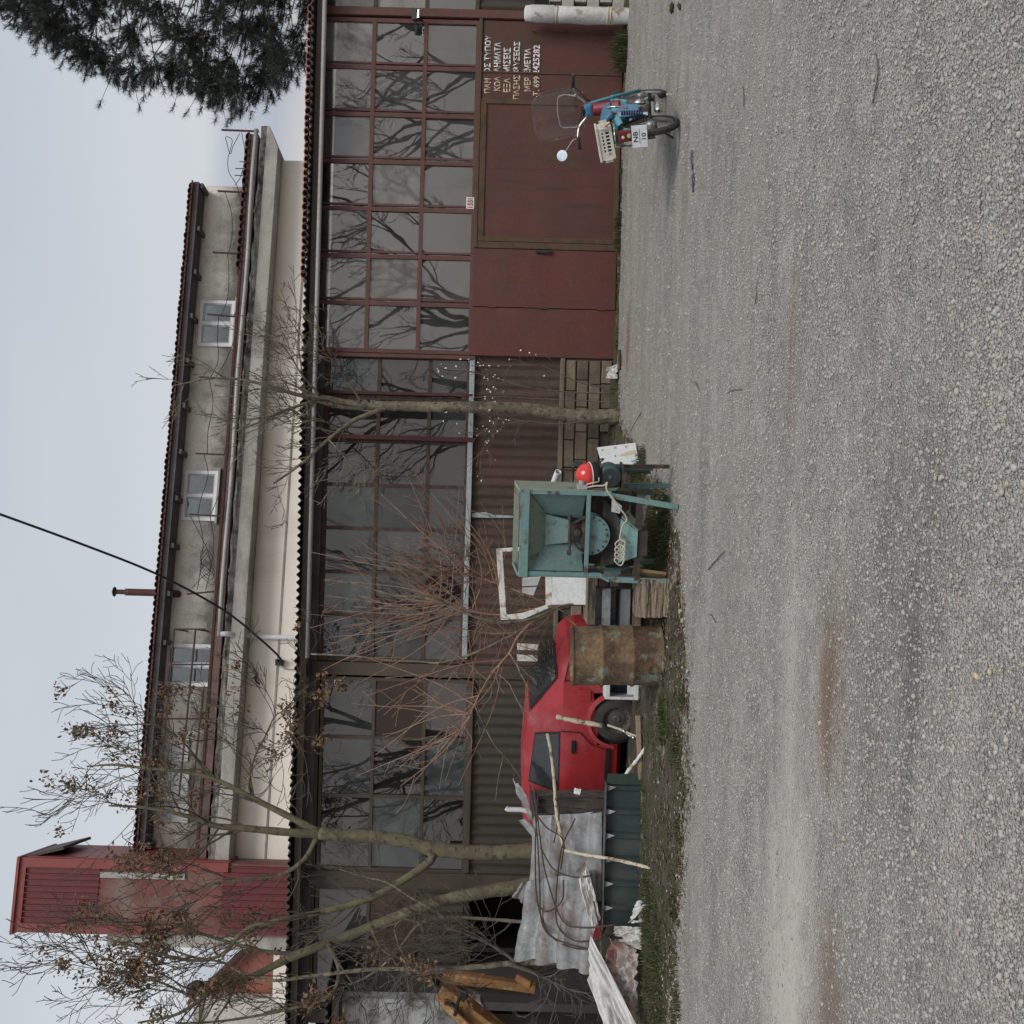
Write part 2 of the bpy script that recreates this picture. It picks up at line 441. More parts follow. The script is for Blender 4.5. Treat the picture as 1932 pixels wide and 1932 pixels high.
M['chrome'] = pm('worn_chrome', (.62, .62, .60), (.5, .5, .48), 8, rough=.22, metal=1, bump=.02, spot=((.2, .17, .14), 8, .62, .8))
M['alu'] = pm('cast_aluminium', (.36, .36, .35), (.22, .21, .20), 9, rough=.5, metal=.7, bump=.15)
M['galv'] = pm('galvanised_sheet', (.30, .315, .325), (.20, .205, .205), 3, (1, 1, 1), rough=.5, metal=.1, bump=.12, bsc=30, spot=((.18, .155, .135), 1.5, .57, .72), spot2=((.15, .095, .072), 4, .64, .74), mott=.25)
M['green_sheet'] = pm('dark_green_trapezoid_sheet', (.036, .056, .054), (.028, .044, .043), 2, rough=.5, bump=.03, spot=((.075, .085, .08), 2.5, .55, .85, (1, 1, .4)))
M['pine_bark'] = pm('pine_bark', (.10, .075, .06), (.06, .045, .04), 12, rough=1, bump=.8, bsc=20)
M['bark'] = pm('pale_lichen_bark', (.175, .15, .11), (.12, .105, .08), 7, (1, 1, .4), rough=.95, bump=.55, bsc=45, spot=((.24, .215, .15), 10, .55, .7), spot2=((.06, .05, .04), 14, .62, .7))
M['twig_grey'] = pm('grey_green_twig', (.125, .105, .080), (.085, .070, .055), 7, rough=.95, bump=.3)
M['bark_green'] = pm('greenish_bark', (.145, .122, .084), (.10, .085, .06), 5, (1, 1, .35), rough=.95, bump=.45, bsc=40, spot=((.15, .15, .085), 5, .5, .7), spot2=((.065, .052, .04), 14, .62, .7))
M['twig'] = pm('grey_brown_twig', (.15, .125, .105), (.10, .083, .07), 9, rough=.95, bump=.2)
M['twig_red'] = pm('red_brown_twig', (.29, .175, .125), (.22, .125, .09), 6, rough=.85, bump=.15, spot=((.28, .22, .18), 5, .58, .75))
M['leaf_dead'] = pm('dry_brown_leaf', (.22, .135, .075), (.13, .085, .055), 30, rough=.9, bump=0)
M['pine_needle'] = pm('pine_needles', (.048, .066, .052), (.030, .043, .037), 3, rough=.75, bump=0)
M['blossom'] = pm('white_blossom', (.82, .81, .77), (.75, .72, .68), 20, rough=.8, bump=0)
M['grass'] = pm('grass_blade', (.060, .085, .028), (.085, .085, .036), 2.2, rough=.8, bump=0, spot=((.16, .135, .07), 5, .6, .75))
M['glass'] = glass_mat('dusty_pane', (.50, .54, .55), (.34, .35, .34), .24, extra=1.45)
M['glass_b'] = glass_mat('dull_dusty_pane', (.44, .47, .47), (.40, .40, .37), .50, extra=1.1, rough=.03)
M['glass_c'] = glass_mat('clear_old_pane', (.60, .64, .65), (.3, .3, .29), .10, extra=1.7)
M['glass_dark_b'] = glass_mat('greenish_grimy_pane', (.34, .42, .42), (.20, .24, .24), .42, extra=.7, rough=.03)
M['glass_dark_c'] = glass_mat('sooty_pane', (.30, .31, .32), (.12, .12, .12), .30, extra=1.1)
M['glass_dark'] = glass_mat('grimy_pane', (.40, .45, .48), (.24, .26, .27), .24, extra=.85)
M['glass_clear'] = glass_mat('clean_pane', (.75, .80, .82), (.4, .4, .4), .06, extra=1.0)
# ------------------------------------------------------------------ gravel yard
def gravel_material():
    m = bpy.data.materials.new('limestone_gravel'); m.use_nodes = True
    n, l = m.node_tree.nodes, m.node_tree.links
    b = n['Principled BSDF']; b.inputs['Roughness'].default_value = .95; b.inputs['Specular IOR Level'].default_value = .2
    tcn = n.new('ShaderNodeTexCoord'); obj_v = tcn.outputs['Object']
    wn_ = n.new('ShaderNodeTexNoise'); wn_.inputs['Scale'].default_value = 9; wn_.inputs['Detail'].default_value = 3
    l.new(obj_v, wn_.inputs['Vector'])
    wa = n.new('ShaderNodeMixRGB'); wa.blend_type = 'ADD'; wa.inputs[0].default_value = .035
    l.new(obj_v, wa.inputs[1]); l.new(wn_.outputs['Color'], wa.inputs[2])
    def vor(s, feat='F1'):
        v = n.new('ShaderNodeTexVoronoi'); v.inputs['Scale'].default_value = s; v.feature = feat
        l.new(wa.outputs[0], v.inputs['Vector']); return v
    v1, v2 = vor(72), vor(150)
    def ramp(src, pts):
        r = n.new('ShaderNodeValToRGB'); e = r.color_ramp.elements
        e[0].position, e[0].color = pts[0][0], (*pts[0][1], 1); e[1].position, e[1].color = pts[-1][0], (*pts[-1][1], 1)
        for p, c in pts[1:-1]: k = e.new(p); k.color = (*c, 1)
        l.new(src, r.inputs[0]); return r.outputs[0]
    def mix(f, a, c, mode='MIX'):
        x = n.new('ShaderNodeMixRGB'); x.blend_type = mode
        if isinstance(f, float): x.inputs[0].default_value = f
        else: l.new(f, x.inputs[0])
        for s_, q in ((1, a), (2, c)):
            if isinstance(q, tuple): x.inputs[s_].default_value = (*q, 1)
            else: l.new(q, x.inputs[s_])
        return x.outputs[0]
    tones = [(0, (.26, .248, .225)), (.25, (.41, .396, .362)), (.5, (.50, .483, .443)), (.72, (.47, .43, .37)), (.88, (.57, .55, .50)), (1, (.40, .32, .255))]
    s1 = n.new('ShaderNodeSeparateColor'); l.new(v1.outputs['Color'], s1.inputs[0])
    s2 = n.new('ShaderNodeSeparateColor'); l.new(v2.outputs['Color'], s2.inputs[0])
    c = mix(.33, ramp(s1.outputs[0], tones), ramp(s2.outputs[1], tones))
    # fine sand between the stones and where wheels have ground the gravel down
    big = n.new('ShaderNodeTexNoise'); big.inputs['Scale'].default_value = .55; big.inputs['Detail'].default_value = 5
    mpn = n.new('ShaderNodeMapping'); mpn.inputs['Scale'].default_value = (.45, 1.5, 1); l.new(obj_v, mpn.inputs[0]); l.new(mpn.outputs[0], big.inputs['Vector'])
    edge = n.new('ShaderNodeTexNoise'); edge.inputs['Scale'].default_value = 2.3; edge.inputs['Detail'].default_value = 6; edge.inputs['Roughness'].default_value = .65
    l.new(mpn.outputs[0], edge.inputs['Vector'])
    grit = n.new('ShaderNodeTexNoise'); grit.inputs['Scale'].default_value = 11; grit.inputs['Detail'].default_value = 8; grit.inputs['Roughness'].default_value = .75
    l.new(obj_v, grit.inputs['Vector'])
    def ell(cx, cy, rx, ry, soft=.5, amt=1.0, rot=0.0):
        q = n.new('ShaderNodeMapping'); q.vector_type = 'TEXTURE'
        q.inputs['Location'].default_value = (cx, cy, 0); q.inputs['Scale'].default_value = (rx, ry, 1000); q.inputs['Rotation'].default_value = (0, 0, rot)
        l.new(obj_v, q.inputs[0])
        ln = n.new('ShaderNodeVectorMath'); ln.operation = 'LENGTH'; l.new(q.outputs[0], ln.inputs[0])
        ad = n.new('ShaderNodeMath'); ad.operation = 'MULTIPLY_ADD'; ad.inputs[1].default_value = 1.3; l.new(edge.outputs[0], ad.inputs[0]); l.new(ln.outputs['Value'], ad.inputs[2])
        ad2 = n.new('ShaderNodeMath'); ad2.operation = 'MULTIPLY_ADD'; ad2.inputs[1].default_value = 1.1; l.new(grit.outputs[0], ad2.inputs[0]); l.new(ad.outputs[0], ad2.inputs[2]); ad = ad2
        mr = n.new('ShaderNodeMapRange'); mr.inputs['From Min'].default_value = 2.1 + soft * .2; mr.inputs['From Max'].default_value = 2.1 - soft
        mr.inputs['To Max'].default_value = amt
        l.new(ad.outputs[0], mr.inputs['Value']); return mr.outputs[0]
    for sc_, amt in ((1.3, .16), (5.5, .14), (17, .10)):
        t = n.new('ShaderNodeTexNoise'); t.inputs['Scale'].default_value = sc_; t.inputs['Detail'].default_value = 3; l.new(mpn.outputs[0] if sc_ < 2 else obj_v, t.inputs['Vector'])
        mr = n.new('ShaderNodeMapRange'); mr.inputs['From Min'].default_value, mr.inputs['From Max'].default_value = .32, .68; mr.inputs['To Min'].default_value, mr.inputs['To Max'].default_value = 1 - amt, 1 + amt
        l.new(t.outputs[0], mr.inputs['Value'])
        vsn = n.new('ShaderNodeVectorMath'); vsn.operation = 'SCALE'; l.new(c, vsn.inputs[0]); l.new(mr.outputs[0], vsn.inputs['Scale']); c = vsn.outputs[0]
    sand = (.49, .465, .415)
    mrb = n.new('ShaderNodeMapRange'); mrb.inputs['From Min'].default_value, mrb.inputs['From Max'].default_value = .5, .72; mrb.inputs['To Max'].default_value = .55
    l.new(big.outputs[0], mrb.inputs['Value'])
    c = mix(mrb.outputs[0], c, sand)
    track = ell(-2.9, 5.55, 3.0, .66, .9, .8)
    c = mix(track, c, (.455, .432, .382))
    c = mix(ell(-.2, 6.1, 1.0, .22, .8, .6), c, (.50, .485, .445))
    c = mix(ell(1.6, 7.0, 4.2, .5, .9, .55, -.05), c, (.47, .43, .37))
    c = mix(ell(1.0, 12.8, 6, 2.0, .9, .4), c, (.46, .41, .355))
    for gx, gy, rx, ry, am in ((1560, 1330, .45, .13, .75), (1575, 1290, .7, .28, .5), (1565, 1890, .55, .3, .6), (1185, 640, .75, .45, .9), (1500, 560, 1.6, .12, .3), (1290, 330, 1.6, .25, .3), (1490, 700, .7, .06, .35)):
        g = G(gx, gy); c = mix(ell(g.x, g.y, rx, ry, .7, am), c, (.30, .20, .14))
    for gx, gy, rx, ry, am in ((1745, 1000, .9, .28, .5), (1700, 900, 1.5, .2, .3), (1180, 300, 2.6, .5, .4), (1720, 1240, .4, .15, .45), (1720, 1350, .7, .12, .4), (1330, 900, 1.2, .25, .3), (1640, 1420, .5, .12, .35)):
        g = G(gx, gy); c = mix(ell(g.x, g.y, rx, ry, .9, am), c, (.17, .16, .145))
    # soil just before the verge and the shed
    l.new(c, b.inputs['Base Color'])
    inv = n.new('ShaderNodeMath'); inv.operation = 'MULTIPLY_ADD'; inv.inputs[1].default_value = -.85; inv.inputs[2].default_value = 1.0
    l.new(track, inv.inputs[0])
    sq1 = n.new('ShaderNodeMath'); sq1.operation = 'POWER'; sq1.inputs[1].default_value = 1.6; l.new(v1.outputs['Distance'], sq1.inputs[0])
    add = n.new('ShaderNodeMath'); add.operation = 'MULTIPLY_ADD'; add.inputs[1].default_value = .5; l.new(v2.outputs['Distance'], add.inputs[0]); l.new(sq1.outputs[0], add.inputs[2])
    bp = n.new('ShaderNodeBump'); bp.invert = True; bp.inputs['Distance'].default_value = .028; l.new(inv.outputs[0], bp.inputs['Strength'])
    l.new(add.outputs[0], bp.inputs['Height']); l.new(bp.outputs[0], b.inputs['Normal'])
    return m

def axis(vals):
    out = []
    for a, b_, st in vals:
        k = max(1, round((b_ - a) / st)); out += [a + (b_ - a) * i / k for i in range(k)]
    out.append(vals[-1][1]); return out
gx_ = axis([(-900, -60, 120), (-60, -12, 8), (-12, -6, .2), (-6, 6, .09), (6, 12, .2), (12, 60, 8), (60, 900, 120)])
gy_ = axis([(-300, -40, 65), (-40, 0, 4), (0, 2.5, .25), (2.5, 10, .09), (10, 20, .2), (20, 60, 5), (60, 1500, 180)])
mb = MB()
for X in gx_:
    for Y in gy_:
        mb.v.append((X, Y, gz(X, Y) if abs(X) <= 12 and 0 <= Y <= 20 else 0.0))
W_ = len(gy_)
mb.f = [(i * W_ + j, (i + 1) * W_ + j, (i + 1) * W_ + j + 1, i * W_ + j + 1) for i in range(len(gx_) - 1) for j in range(W_ - 1)]
M['gravel'] = gravel_material()
tag(mb.build('ground', M['gravel'], org=(0, 0, 0), smooth=True), 'grey limestone gravel yard with dusty wheel tracks', kind='structure')

# soil verge
M['soil'] = pm('verge_soil', (.085, .068, .048), (.052, .043, .032), 5, rough=1, bump=1.2, bsc=30, spot=((.046, .052, .022), 1.6, .50, .64), spot2=((.24, .22, .19), 2.4, .66, .74), mott=.35)
vx = axis([(-11, 2.6, .09), (2.6, 8.6, .15)]); vy = axis([(8.6, 11.5, .07), (11.5, 19.0, .14)])
mb = MB()
for X in vx:
    for Y in vy: mb.v.append((X, Y, vz(X, Y)))
W_ = len(vy)
mb.f = [(i * W_ + j, (i + 1) * W_ + j, (i + 1) * W_ + j + 1, i * W_ + j + 1) for i in range(len(vx) - 1) for j in range(W_ - 1)]
tag(mb.build('soil_verge', M['soil'], org=(0, 0, 0), smooth=True), 'earth verge with moss and litter before the shed', kind='structure')

# loose stones: real pebbles, thick near the camera and thinning out
def tone_mat(name, ramp_pts, rough=.95, bump=.3, bsc=120):
    m = bpy.data.materials.new(name); m.use_nodes = True
    n, l = m.node_tree.nodes, m.node_tree.links; b = n['Principled BSDF']
    b.inputs['Roughness'].default_value = rough; b.inputs['Specular IOR Level'].default_value = .2
    at = n.new('ShaderNodeAttribute'); at.attribute_name = 'tone'
    r = n.new('ShaderNodeValToRGB'); e = r.color_ramp.elements
    e[0].position, e[0].color = ramp_pts[0][0], (*ramp_pts[0][1], 1); e[1].position, e[1].color = ramp_pts[-1][0], (*ramp_pts[-1][1], 1)
    for p, c in ramp_pts[1:-1]: k = e.new(p); k.color = (*c, 1)
    l.new(at.outputs['Fac'], r.inputs[0])
    t = n.new('ShaderNodeTexNoise'); t.inputs['Scale'].default_value = bsc; t.inputs['Detail'].default_value = 3
    tcn = n.new('ShaderNodeTexCoord'); l.new(tcn.outputs['Object'], t.inputs['Vector'])
    mx = n.new('ShaderNodeMixRGB'); mx.blend_type = 'OVERLAY'; mx.inputs[0].default_value = .35
    l.new(r.outputs[0], mx.inputs[1]); l.new(t.outputs[0], mx.inputs[2]); l.new(mx.outputs[0], b.inputs['Base Color'])
    if bump:
        bp = n.new('ShaderNodeBump'); bp.inputs['Strength'].default_value = bump; bp.inputs['Distance'].default_value = .004
        l.new(t.outputs[0], bp.inputs['Height']); l.new(bp.outputs[0], b.inputs['Normal'])
    return m

def raw_mesh(name, co, tris, tone, m, kind='stuff', parent=None, org=(0, 0, 0), smooth=False):
    me = bpy.data.meshes.new(name)
    org = V(org)
    co = np.asarray(co, dtype=np.float32) - np.array(org, dtype=np.float32)
    k = tris.shape[1]
    me.vertices.add(len(co)); me.vertices.foreach_set('co', co.ravel())
    me.loops.add(tris.size); me.loops.foreach_set('vertex_index', tris.astype(np.int32).ravel())
    me.polygons.add(len(tris)); me.polygons.foreach_set('loop_start', (np.arange(len(tris)) * k).astype(np.int32))
    me.polygons.foreach_set('use_smooth', np.full(len(tris), bool(smooth)))
    me.update(calc_edges=True)
    if tone is not None:
        a = me.attributes.new('tone', 'FLOAT', 'POINT'); a.data.foreach_set('value', tone.astype(np.float32))
    o = link(name, me, m, parent, org)
    if kind: o['kind'] = kind
    return o

_ph = (1 + 5 ** .5) / 2
ICO_V = np.array([(-1, _ph, 0), (1, _ph, 0), (-1, -_ph, 0), (1, -_ph, 0), (0, -1, _ph), (0, 1, _ph), (0, -1, -_ph), (0, 1, -_ph), (_ph, 0, -1), (_ph, 0, 1), (-_ph, 0, -1), (-_ph, 0, 1)]) / math.sqrt(1 + _ph ** 2)
ICO_F = np.array([(0, 11, 5), (0, 5, 1), (0, 1, 7), (0, 7, 10), (0, 10, 11), (1, 5, 9), (5, 11, 4), (11, 10, 2), (10, 7, 6), (7, 1, 8), (3, 9, 4), (3, 4, 2), (3, 2, 6), (3, 6, 8), (3, 8, 9), (4, 9, 5), (2, 4, 11), (6, 2, 10), (8, 6, 7), (9, 8, 1)])
def rand_rot(n):
    q = nrng.normal(size=(n, 4)); q /= np.linalg.norm(q, axis=1)[:, None]
    w, x, y, z = q.T
    return np.stack([np.stack([1 - 2 * (y * y + z * z), 2 * (x * y - z * w), 2 * (x * z + y * w)], 1), np.stack([2 * (x * y + z * w), 1 - 2 * (x * x + z * z), 2 * (y * z - x * w)], 1), np.stack([2 * (x * z - y * w), 2 * (y * z + x * w), 1 - 2 * (x * x + y * y)], 1)], 1)
def stones(pos, size, name, m, kind='stuff', flat=.62):
    n = len(pos)
    sh = ICO_V[None] * (1 + .28 * nrng.uniform(-1, 1, size=(n, 12, 1)))
    sh = sh * nrng.uniform(.65, 1.2, size=(n, 1, 3))
    sh = np.einsum('nij,nkj->nki', rand_rot(n), sh)
    sh[:, :, 2] *= flat
    co = sh * size[:, None, None] + pos[:, None, :]
    tris = (ICO_F[None] + 12 * np.arange(n)[:, None, None]).reshape(-1, 3)
    return raw_mesh(name, co.reshape(-1, 3), tris, np.repeat(nrng.uniform(0, 1, n), 12), m, kind, smooth=True)
STONE = [(0, (.26, .25, .23)), (.2, (.34, .33, .304)), (.45, (.395, .382, .352)), (.65, (.39, .36, .312)), (.85, (.445, .428, .39)), (.95, (.34, .347, .354)), (1, (.37, .285, .22))]
M['stone'] = tone_mat('gravel_stone', STONE)
def in_track(X, Y):
    return np.exp(-(((X + 2.9) / 3.0) ** 2 + ((Y - 5.55) / .6) ** 2) ** 1.5)
pts = []
def scatter(n, y0, y1, power):
    Y = y0 + (y1 - y0) * nrng.uniform(0, 1, n) ** power
    X = nrng.uniform(-1, 1, n) * (Y * .52 + .25)
    return X, Y
Xa, Ya = scatter(76000, 2.9, 9.3, 1.25)
keep = nrng.uniform(0, 1, len(Xa)) > .78 * in_track(Xa, Ya)
dens = np.array([mnoise.noise(V((x * .8, y * 1.6, 4))) for x, y in zip(Xa, Ya)])
keep &= nrng.uniform(0, 1, len(Xa)) < np.clip(.95 + 1.1 * dens, .3, 1)
for gx, gy, rx, ry, pr in ((1560, 1330, .42, .13, .85), (1565, 1890, .5, .3, .8), (1575, 1290, .6, .25, .4), (1745, 1000, .9, .28, .45), (1700, 900, 1.5, .2, .3)):
    g = G(gx, gy); q = ((Xa - g.x) / rx) ** 2 + ((Ya - g.y) / ry) ** 2
    keep &= nrng.uniform(0, 1, len(Xa)) > pr * np.exp(-q * .7)
Xa, Ya = Xa[keep], Ya[keep]
sz = np.clip(nrng.lognormal(math.log(.0058), .36, len(Xa)), .003, .0145)
Za = np.array([gz(x, y) for x, y in zip(Xa, Ya)]) + sz * .25
stones(np.stack([Xa, Ya, Za], 1), sz, 'loose_gravel', M['stone'])['label'] = 'loose grey limestone pebbles spread over the yard'
Xb, Yb = scatter(20000, 9.0, 15.6, 1.0)
kb = np.array([y < edge_y(x) - .05 for x, y in zip(Xb, Yb)]); Xb, Yb = Xb[kb], Yb[kb]
sz = np.clip(nrng.lognormal(math.log(.0075), .38, len(Xb)), .004, .02)
Zb = np.array([gz(x, y) for x, y in zip(Xb, Yb)]) + sz * .2
stones(np.stack([Xb, Yb, Zb], 1), sz, 'sparse_gravel', M['stone'])['label'] = 'scattered pebbles on the far half of the yard'

# grass and litter on the verge and along the shed foot
def blades(spots, name, label, m):
    base, h, az = [], [], []
    for X, Y, rx, ry, n, hh in spots:
        a = nrng.uniform(0, 2 * math.pi, n); r = np.sqrt(nrng.uniform(0, 1, n))
        xs, ys = X + rx * r * np.cos(a), Y + ry * r * np.sin(a)
        hs = hh * nrng.uniform(.35, 1.25, n) * (1.15 - r * .6)
        for x, y, q in zip(xs, ys, hs):
            base.append((x, y, top_z(x, y) - .01)); h.append(q)
    base, h = np.array(base), np.array(h); n = len(base)
    az = nrng.uniform(0, 2 * math.pi, n); w = nrng.uniform(.002, .0045, n)
    d = np.stack([np.cos(az), np.sin(az), np.zeros(n)], 1); s_ = np.stack([-np.sin(az), np.cos(az), np.zeros(n)], 1)
    lean = nrng.uniform(.1, .7, n)[:, None]; up = np.array([0, 0, 1.0])
    p0 = base; p1 = base + (up * .6 + d * lean * .25) * h[:, None]; p2 = base + (up * .95 + d * lean) * h[:, None]
    sw = s_ * w[:, None]
    co = np.stack([p0 - sw, p0 + sw, p1 + sw * .8, p1 - sw * .8, p2], 1)
    q = np.arange(n)[:, None] * 5
    tri = np.concatenate([q + np.array([[0, 1, 2]]), q + np.array([[0, 2, 3]]), q + np.array([[3, 2, 4]])])
    o = raw_mesh(name, co.reshape(-1, 3), tri, np.repeat(nrng.uniform(0, 1, n), 5), m)
    o['label'] = label; return o
M['grass_t'] = tone_mat('grass_blades', [(0, (.026, .042, .013)), (.45, (.042, .060, .019)), (.75, (.060, .068, .027)), (.9, (.105, .09, .048)), (1, (.15, .125, .07))], rough=.75, bump=0)
gs = []
def gspot(x, y, rx, ry, n, h, z=.05):
    g = G(x, y, z); gs.append((g.x, g.y, rx, ry, n, h))
for k in range(9): gspot(1235 + k % 3 * 8, 940 + k * 18, .22, .35, 420, .10)
for k in range(6): gspot(1205, 870 + k * 14, .2, .4, 350, .11)
for k in range(14): gspot(1262 + rng.uniform(-16, 18), 1540 + k * 29, rng.uniform(.10, .3), rng.uniform(.10, .28), rng.choice([60, 120, 260]), .07)
for k in range(7): gspot(1235, 1690 + k * 32, .3, .45, 420, .10)
for k in range(7): gspot(1268 + rng.uniform(-12, 14), 1325 + k * 16, rng.uniform(.08, .2), rng.uniform(.08, .22), rng.choice([80, 160, 260]), .07)
for k in range(30):
    gs.append((2.3 + k * .18 + rng.uniform(-.1, .1), 15.72 + rng.uniform(-.08, .05), .13, .09, rng.choice([20, 50, 90]), .07))
for y in (130, 142, 156): gs.append((G(1170, y).x, 15.62, .2, .18, 420, .30))
for y in (425, 440, 468): gs.append((G(1168, y).x, 15.70, .13, .1, 240, .16))
for k in range(8): gs.append((-.2 + k * .32, 15.3 + rng.uniform(-.2, .2), .25, .25, 90, .09))
for k in range(130):
    X = rng.uniform(-9.5, .6); Y = edge_y(X) + rng.uniform(.0, 2.6)
    gs.append((X, Y, .16, .16, rng.choice([25, 40, 90]), rng.uniform(.04, .09)))
blades(gs, 'verge_grass', 'short grass tufts on the verge and along the shed foot', M['grass_t'])

# leaf litter, chips and pale stones on the verge
n = 9000
X = nrng.uniform(-10, 1.6, n); Y = np.array([edge_y(x) for x in X]) + nrng.uniform(-.12, 1, n) ** 1 * nrng.uniform(0, 3.2, n)
Z = np.array([top_z(x, y) for x, y in zip(X, Y)]) + .008
R_ = rand_rot(n); sz = nrng.uniform(.01, .04, n)
quad = np.array([(-1, -.35, 0), (1, -.2, .15), (.8, .4, 0), (-.8, .3, .2)])
co = np.einsum('nij,kj->nki', R_, quad) * sz[:, None, None]; co[:, :, 2] = np.abs(co[:, :, 2]) * .5; co += np.stack([X, Y, Z], 1)[:, None]
M['litter'] = tone_mat('leaf_litter', [(0, (.06, .042, .03)), (.5, (.13, .09, .055)), (.8, (.20, .15, .10)), (1, (.28, .25, .20))], bump=0)
raw_mesh('leaf_litter', co.reshape(-1, 3), (np.arange(n)[:, None] * 4 + np.arange(4)[None]), np.repeat(nrng.uniform(0, 1, n), 4), M['litter'])['label'] = 'dry leaves and chips littering the verge'
n = 900
X = nrng.uniform(-10, 1.6, n); Y = np.array([edge_y(x) for x in X]) + np.abs(nrng.normal(0, .35, n)) - .1
sz = np.clip(nrng.lognormal(math.log(.010), .45, n), .005, .035)
Z = np.array([top_z(x, y) for x, y in zip(X, Y)]) + sz * .2
stones(np.stack([X, Y, Z], 1), sz, 'verge_rubble', M['stone'])['label'] = 'pale rubble along the edge of the verge'
# ------------------------------------------------------------------ workshop shed
FY = 16.0
shed = thing('workshop_shed', 'long low workshop shed with glazed front and red metal gate', 'shed', (0, 16, 0))
def corr_wall(x0, x1, z0, z1, y, pitch=.155, amp=.016, nm='corrugated_sheet', m=None, parent=None, ph=0.0):
    k = max(8, int((x1 - x0) / pitch * 10))
    fn = lambda u, v: (x0 + (x1 - x0) * u, y + amp * math.sin(2 * math.pi * (x0 + (x1 - x0) * u) / pitch + ph) + .004 * math.sin(9 * u + 3 * v), z0 + (z1 - z0) * v)
    return MB().sheet(fn, k, 3, .003).build(nm, m, parent or shed, smooth=True, angle=50)

# solid body: side and back walls, interior floor
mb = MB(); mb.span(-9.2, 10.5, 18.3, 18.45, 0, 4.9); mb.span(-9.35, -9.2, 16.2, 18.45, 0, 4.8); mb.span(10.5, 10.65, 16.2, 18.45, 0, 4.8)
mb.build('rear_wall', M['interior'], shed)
mb = MB(); mb.span(-9.2, 10.5, 16.15, 18.3, -.02, .03); mb.build('interior_floor', M['concrete'], shed)
# tie beams inside the roof and shelving seen dimly through the glass
for k in range(9):
    x = -8 + k * 2.1
    MB().bar((x, 16.2, 4.45), (x, 18.3, 4.6), .08, .12).build('rafter', M['brown_frame'], shed)

# roof: corrugated sheets, wavy front edge
def roof_fn(x0, x1):
    pitch = .118
    def fn(u, v):
        x = x0 + (x1 - x0) * u
        y = 15.5 + 3.1 * v
        return (x, y, 4.765 + .10 * v * 3.1 + .024 * math.sin(2 * math.pi * x / pitch) + .012 * math.sin(x * .9))
    return fn
xs = lerp_list(-10.2, 10.8, 22)
for a, b in zip(xs, xs[1:]):
    MB().sheet(roof_fn(a, b + .03), int((b - a) / .118 * 8), 2, .006).build('roof_sheet', M['sheet_roof'], shed, smooth=True, angle=60)
MB().span(-9.6, 10.6, 15.62, 15.68, 4.62, 4.72).build('eave_board', M['brown_steel'], shed)
MB().span(-9.6, 10.6, 15.98, 16.06, 4.52, 4.74).build('wall_plate', M['soffit'], shed)
MB().tube([(-2.3, 15.60, 4.60), (2, 15.6, 4.60), (6, 15.6, 4.60), (10.4, 15.6, 4.61)], .035, 10).build('eave_pipe', M['gutter'], shed, smooth=True)
for k in range(14):
    x = -2.2 + k * .95
    MB().bar((x, 15.60, 4.59), (x, 15.65, 4.72), .02, .008).build('pipe_bracket', M['dark_iron'], shed)
# row of orange tiles laid along the roof over the gate
tile_me = None
for k in range(40):
    x = 3.55 + k * .105
    if tile_me is None:
        t = MB().lathe([(.055, 0), (.06, .42)], (0, 0, 0), (0, 1, .12), 8, -math.pi * .5 - .05, math.pi * .5 + .05)
        t2 = MB()
        fn = lambda u, v: (.056 * math.cos(math.pi * u), .42 * v, .05 * math.sin(math.pi * u) + .05 * v)
        t2.sheet(fn, 8, 1, .012)
        o = t2.build('roof_tile', M['tile_orange'], shed, org=(0, 0, 0), smooth=True, angle=60); tile_me = o.data
    else:
        o = link('roof_tile', tile_me, None, shed, (0, 0, 0))
    pos = V((x + rng.uniform(-.008, .008), 15.75 + rng.uniform(-.02, .02), 4.83 + rng.uniform(0, .01)))
    o.location = pos - wloc(shed)

# pale boards and shelving standing inside, and a tube for a reflected streak
for x0, x1, z0, z1, y in ((2.55, 3.1, 1.2, 4.3, 17.2), (4.9, 5.3, 2.0, 3.2, 16.9), (5.9, 6.6, 1.5, 2.9, 17.5), (6.9, 7.5, 1.8, 3.1, 16.8), (-.6, .2, 1.2, 3.5, 17.4), (-4.4, -3.5, 1.6, 3.6, 17.2), (-1.9, -1.3, 1.5, 2.9, 16.9)):
    MB().span(x0, x1, y, y + .04, z0, z1).build('interior_board', M['board_white'] if x0 > 2 else M['concrete'], shed)
MB().tube([(2.78, 16.35, .03), (2.78, 16.35, 4.6)], .02, 8).build('reflection_streak', M['white_plastic'], shed)  # white tube added to draw a bright streak reflected in the glass
for z in (2.5, 3.1): MB().span(3.4, 4.8, 17.3, 17.6, z, z + .04).build('interior_shelf', M['brown_frame'], shed)

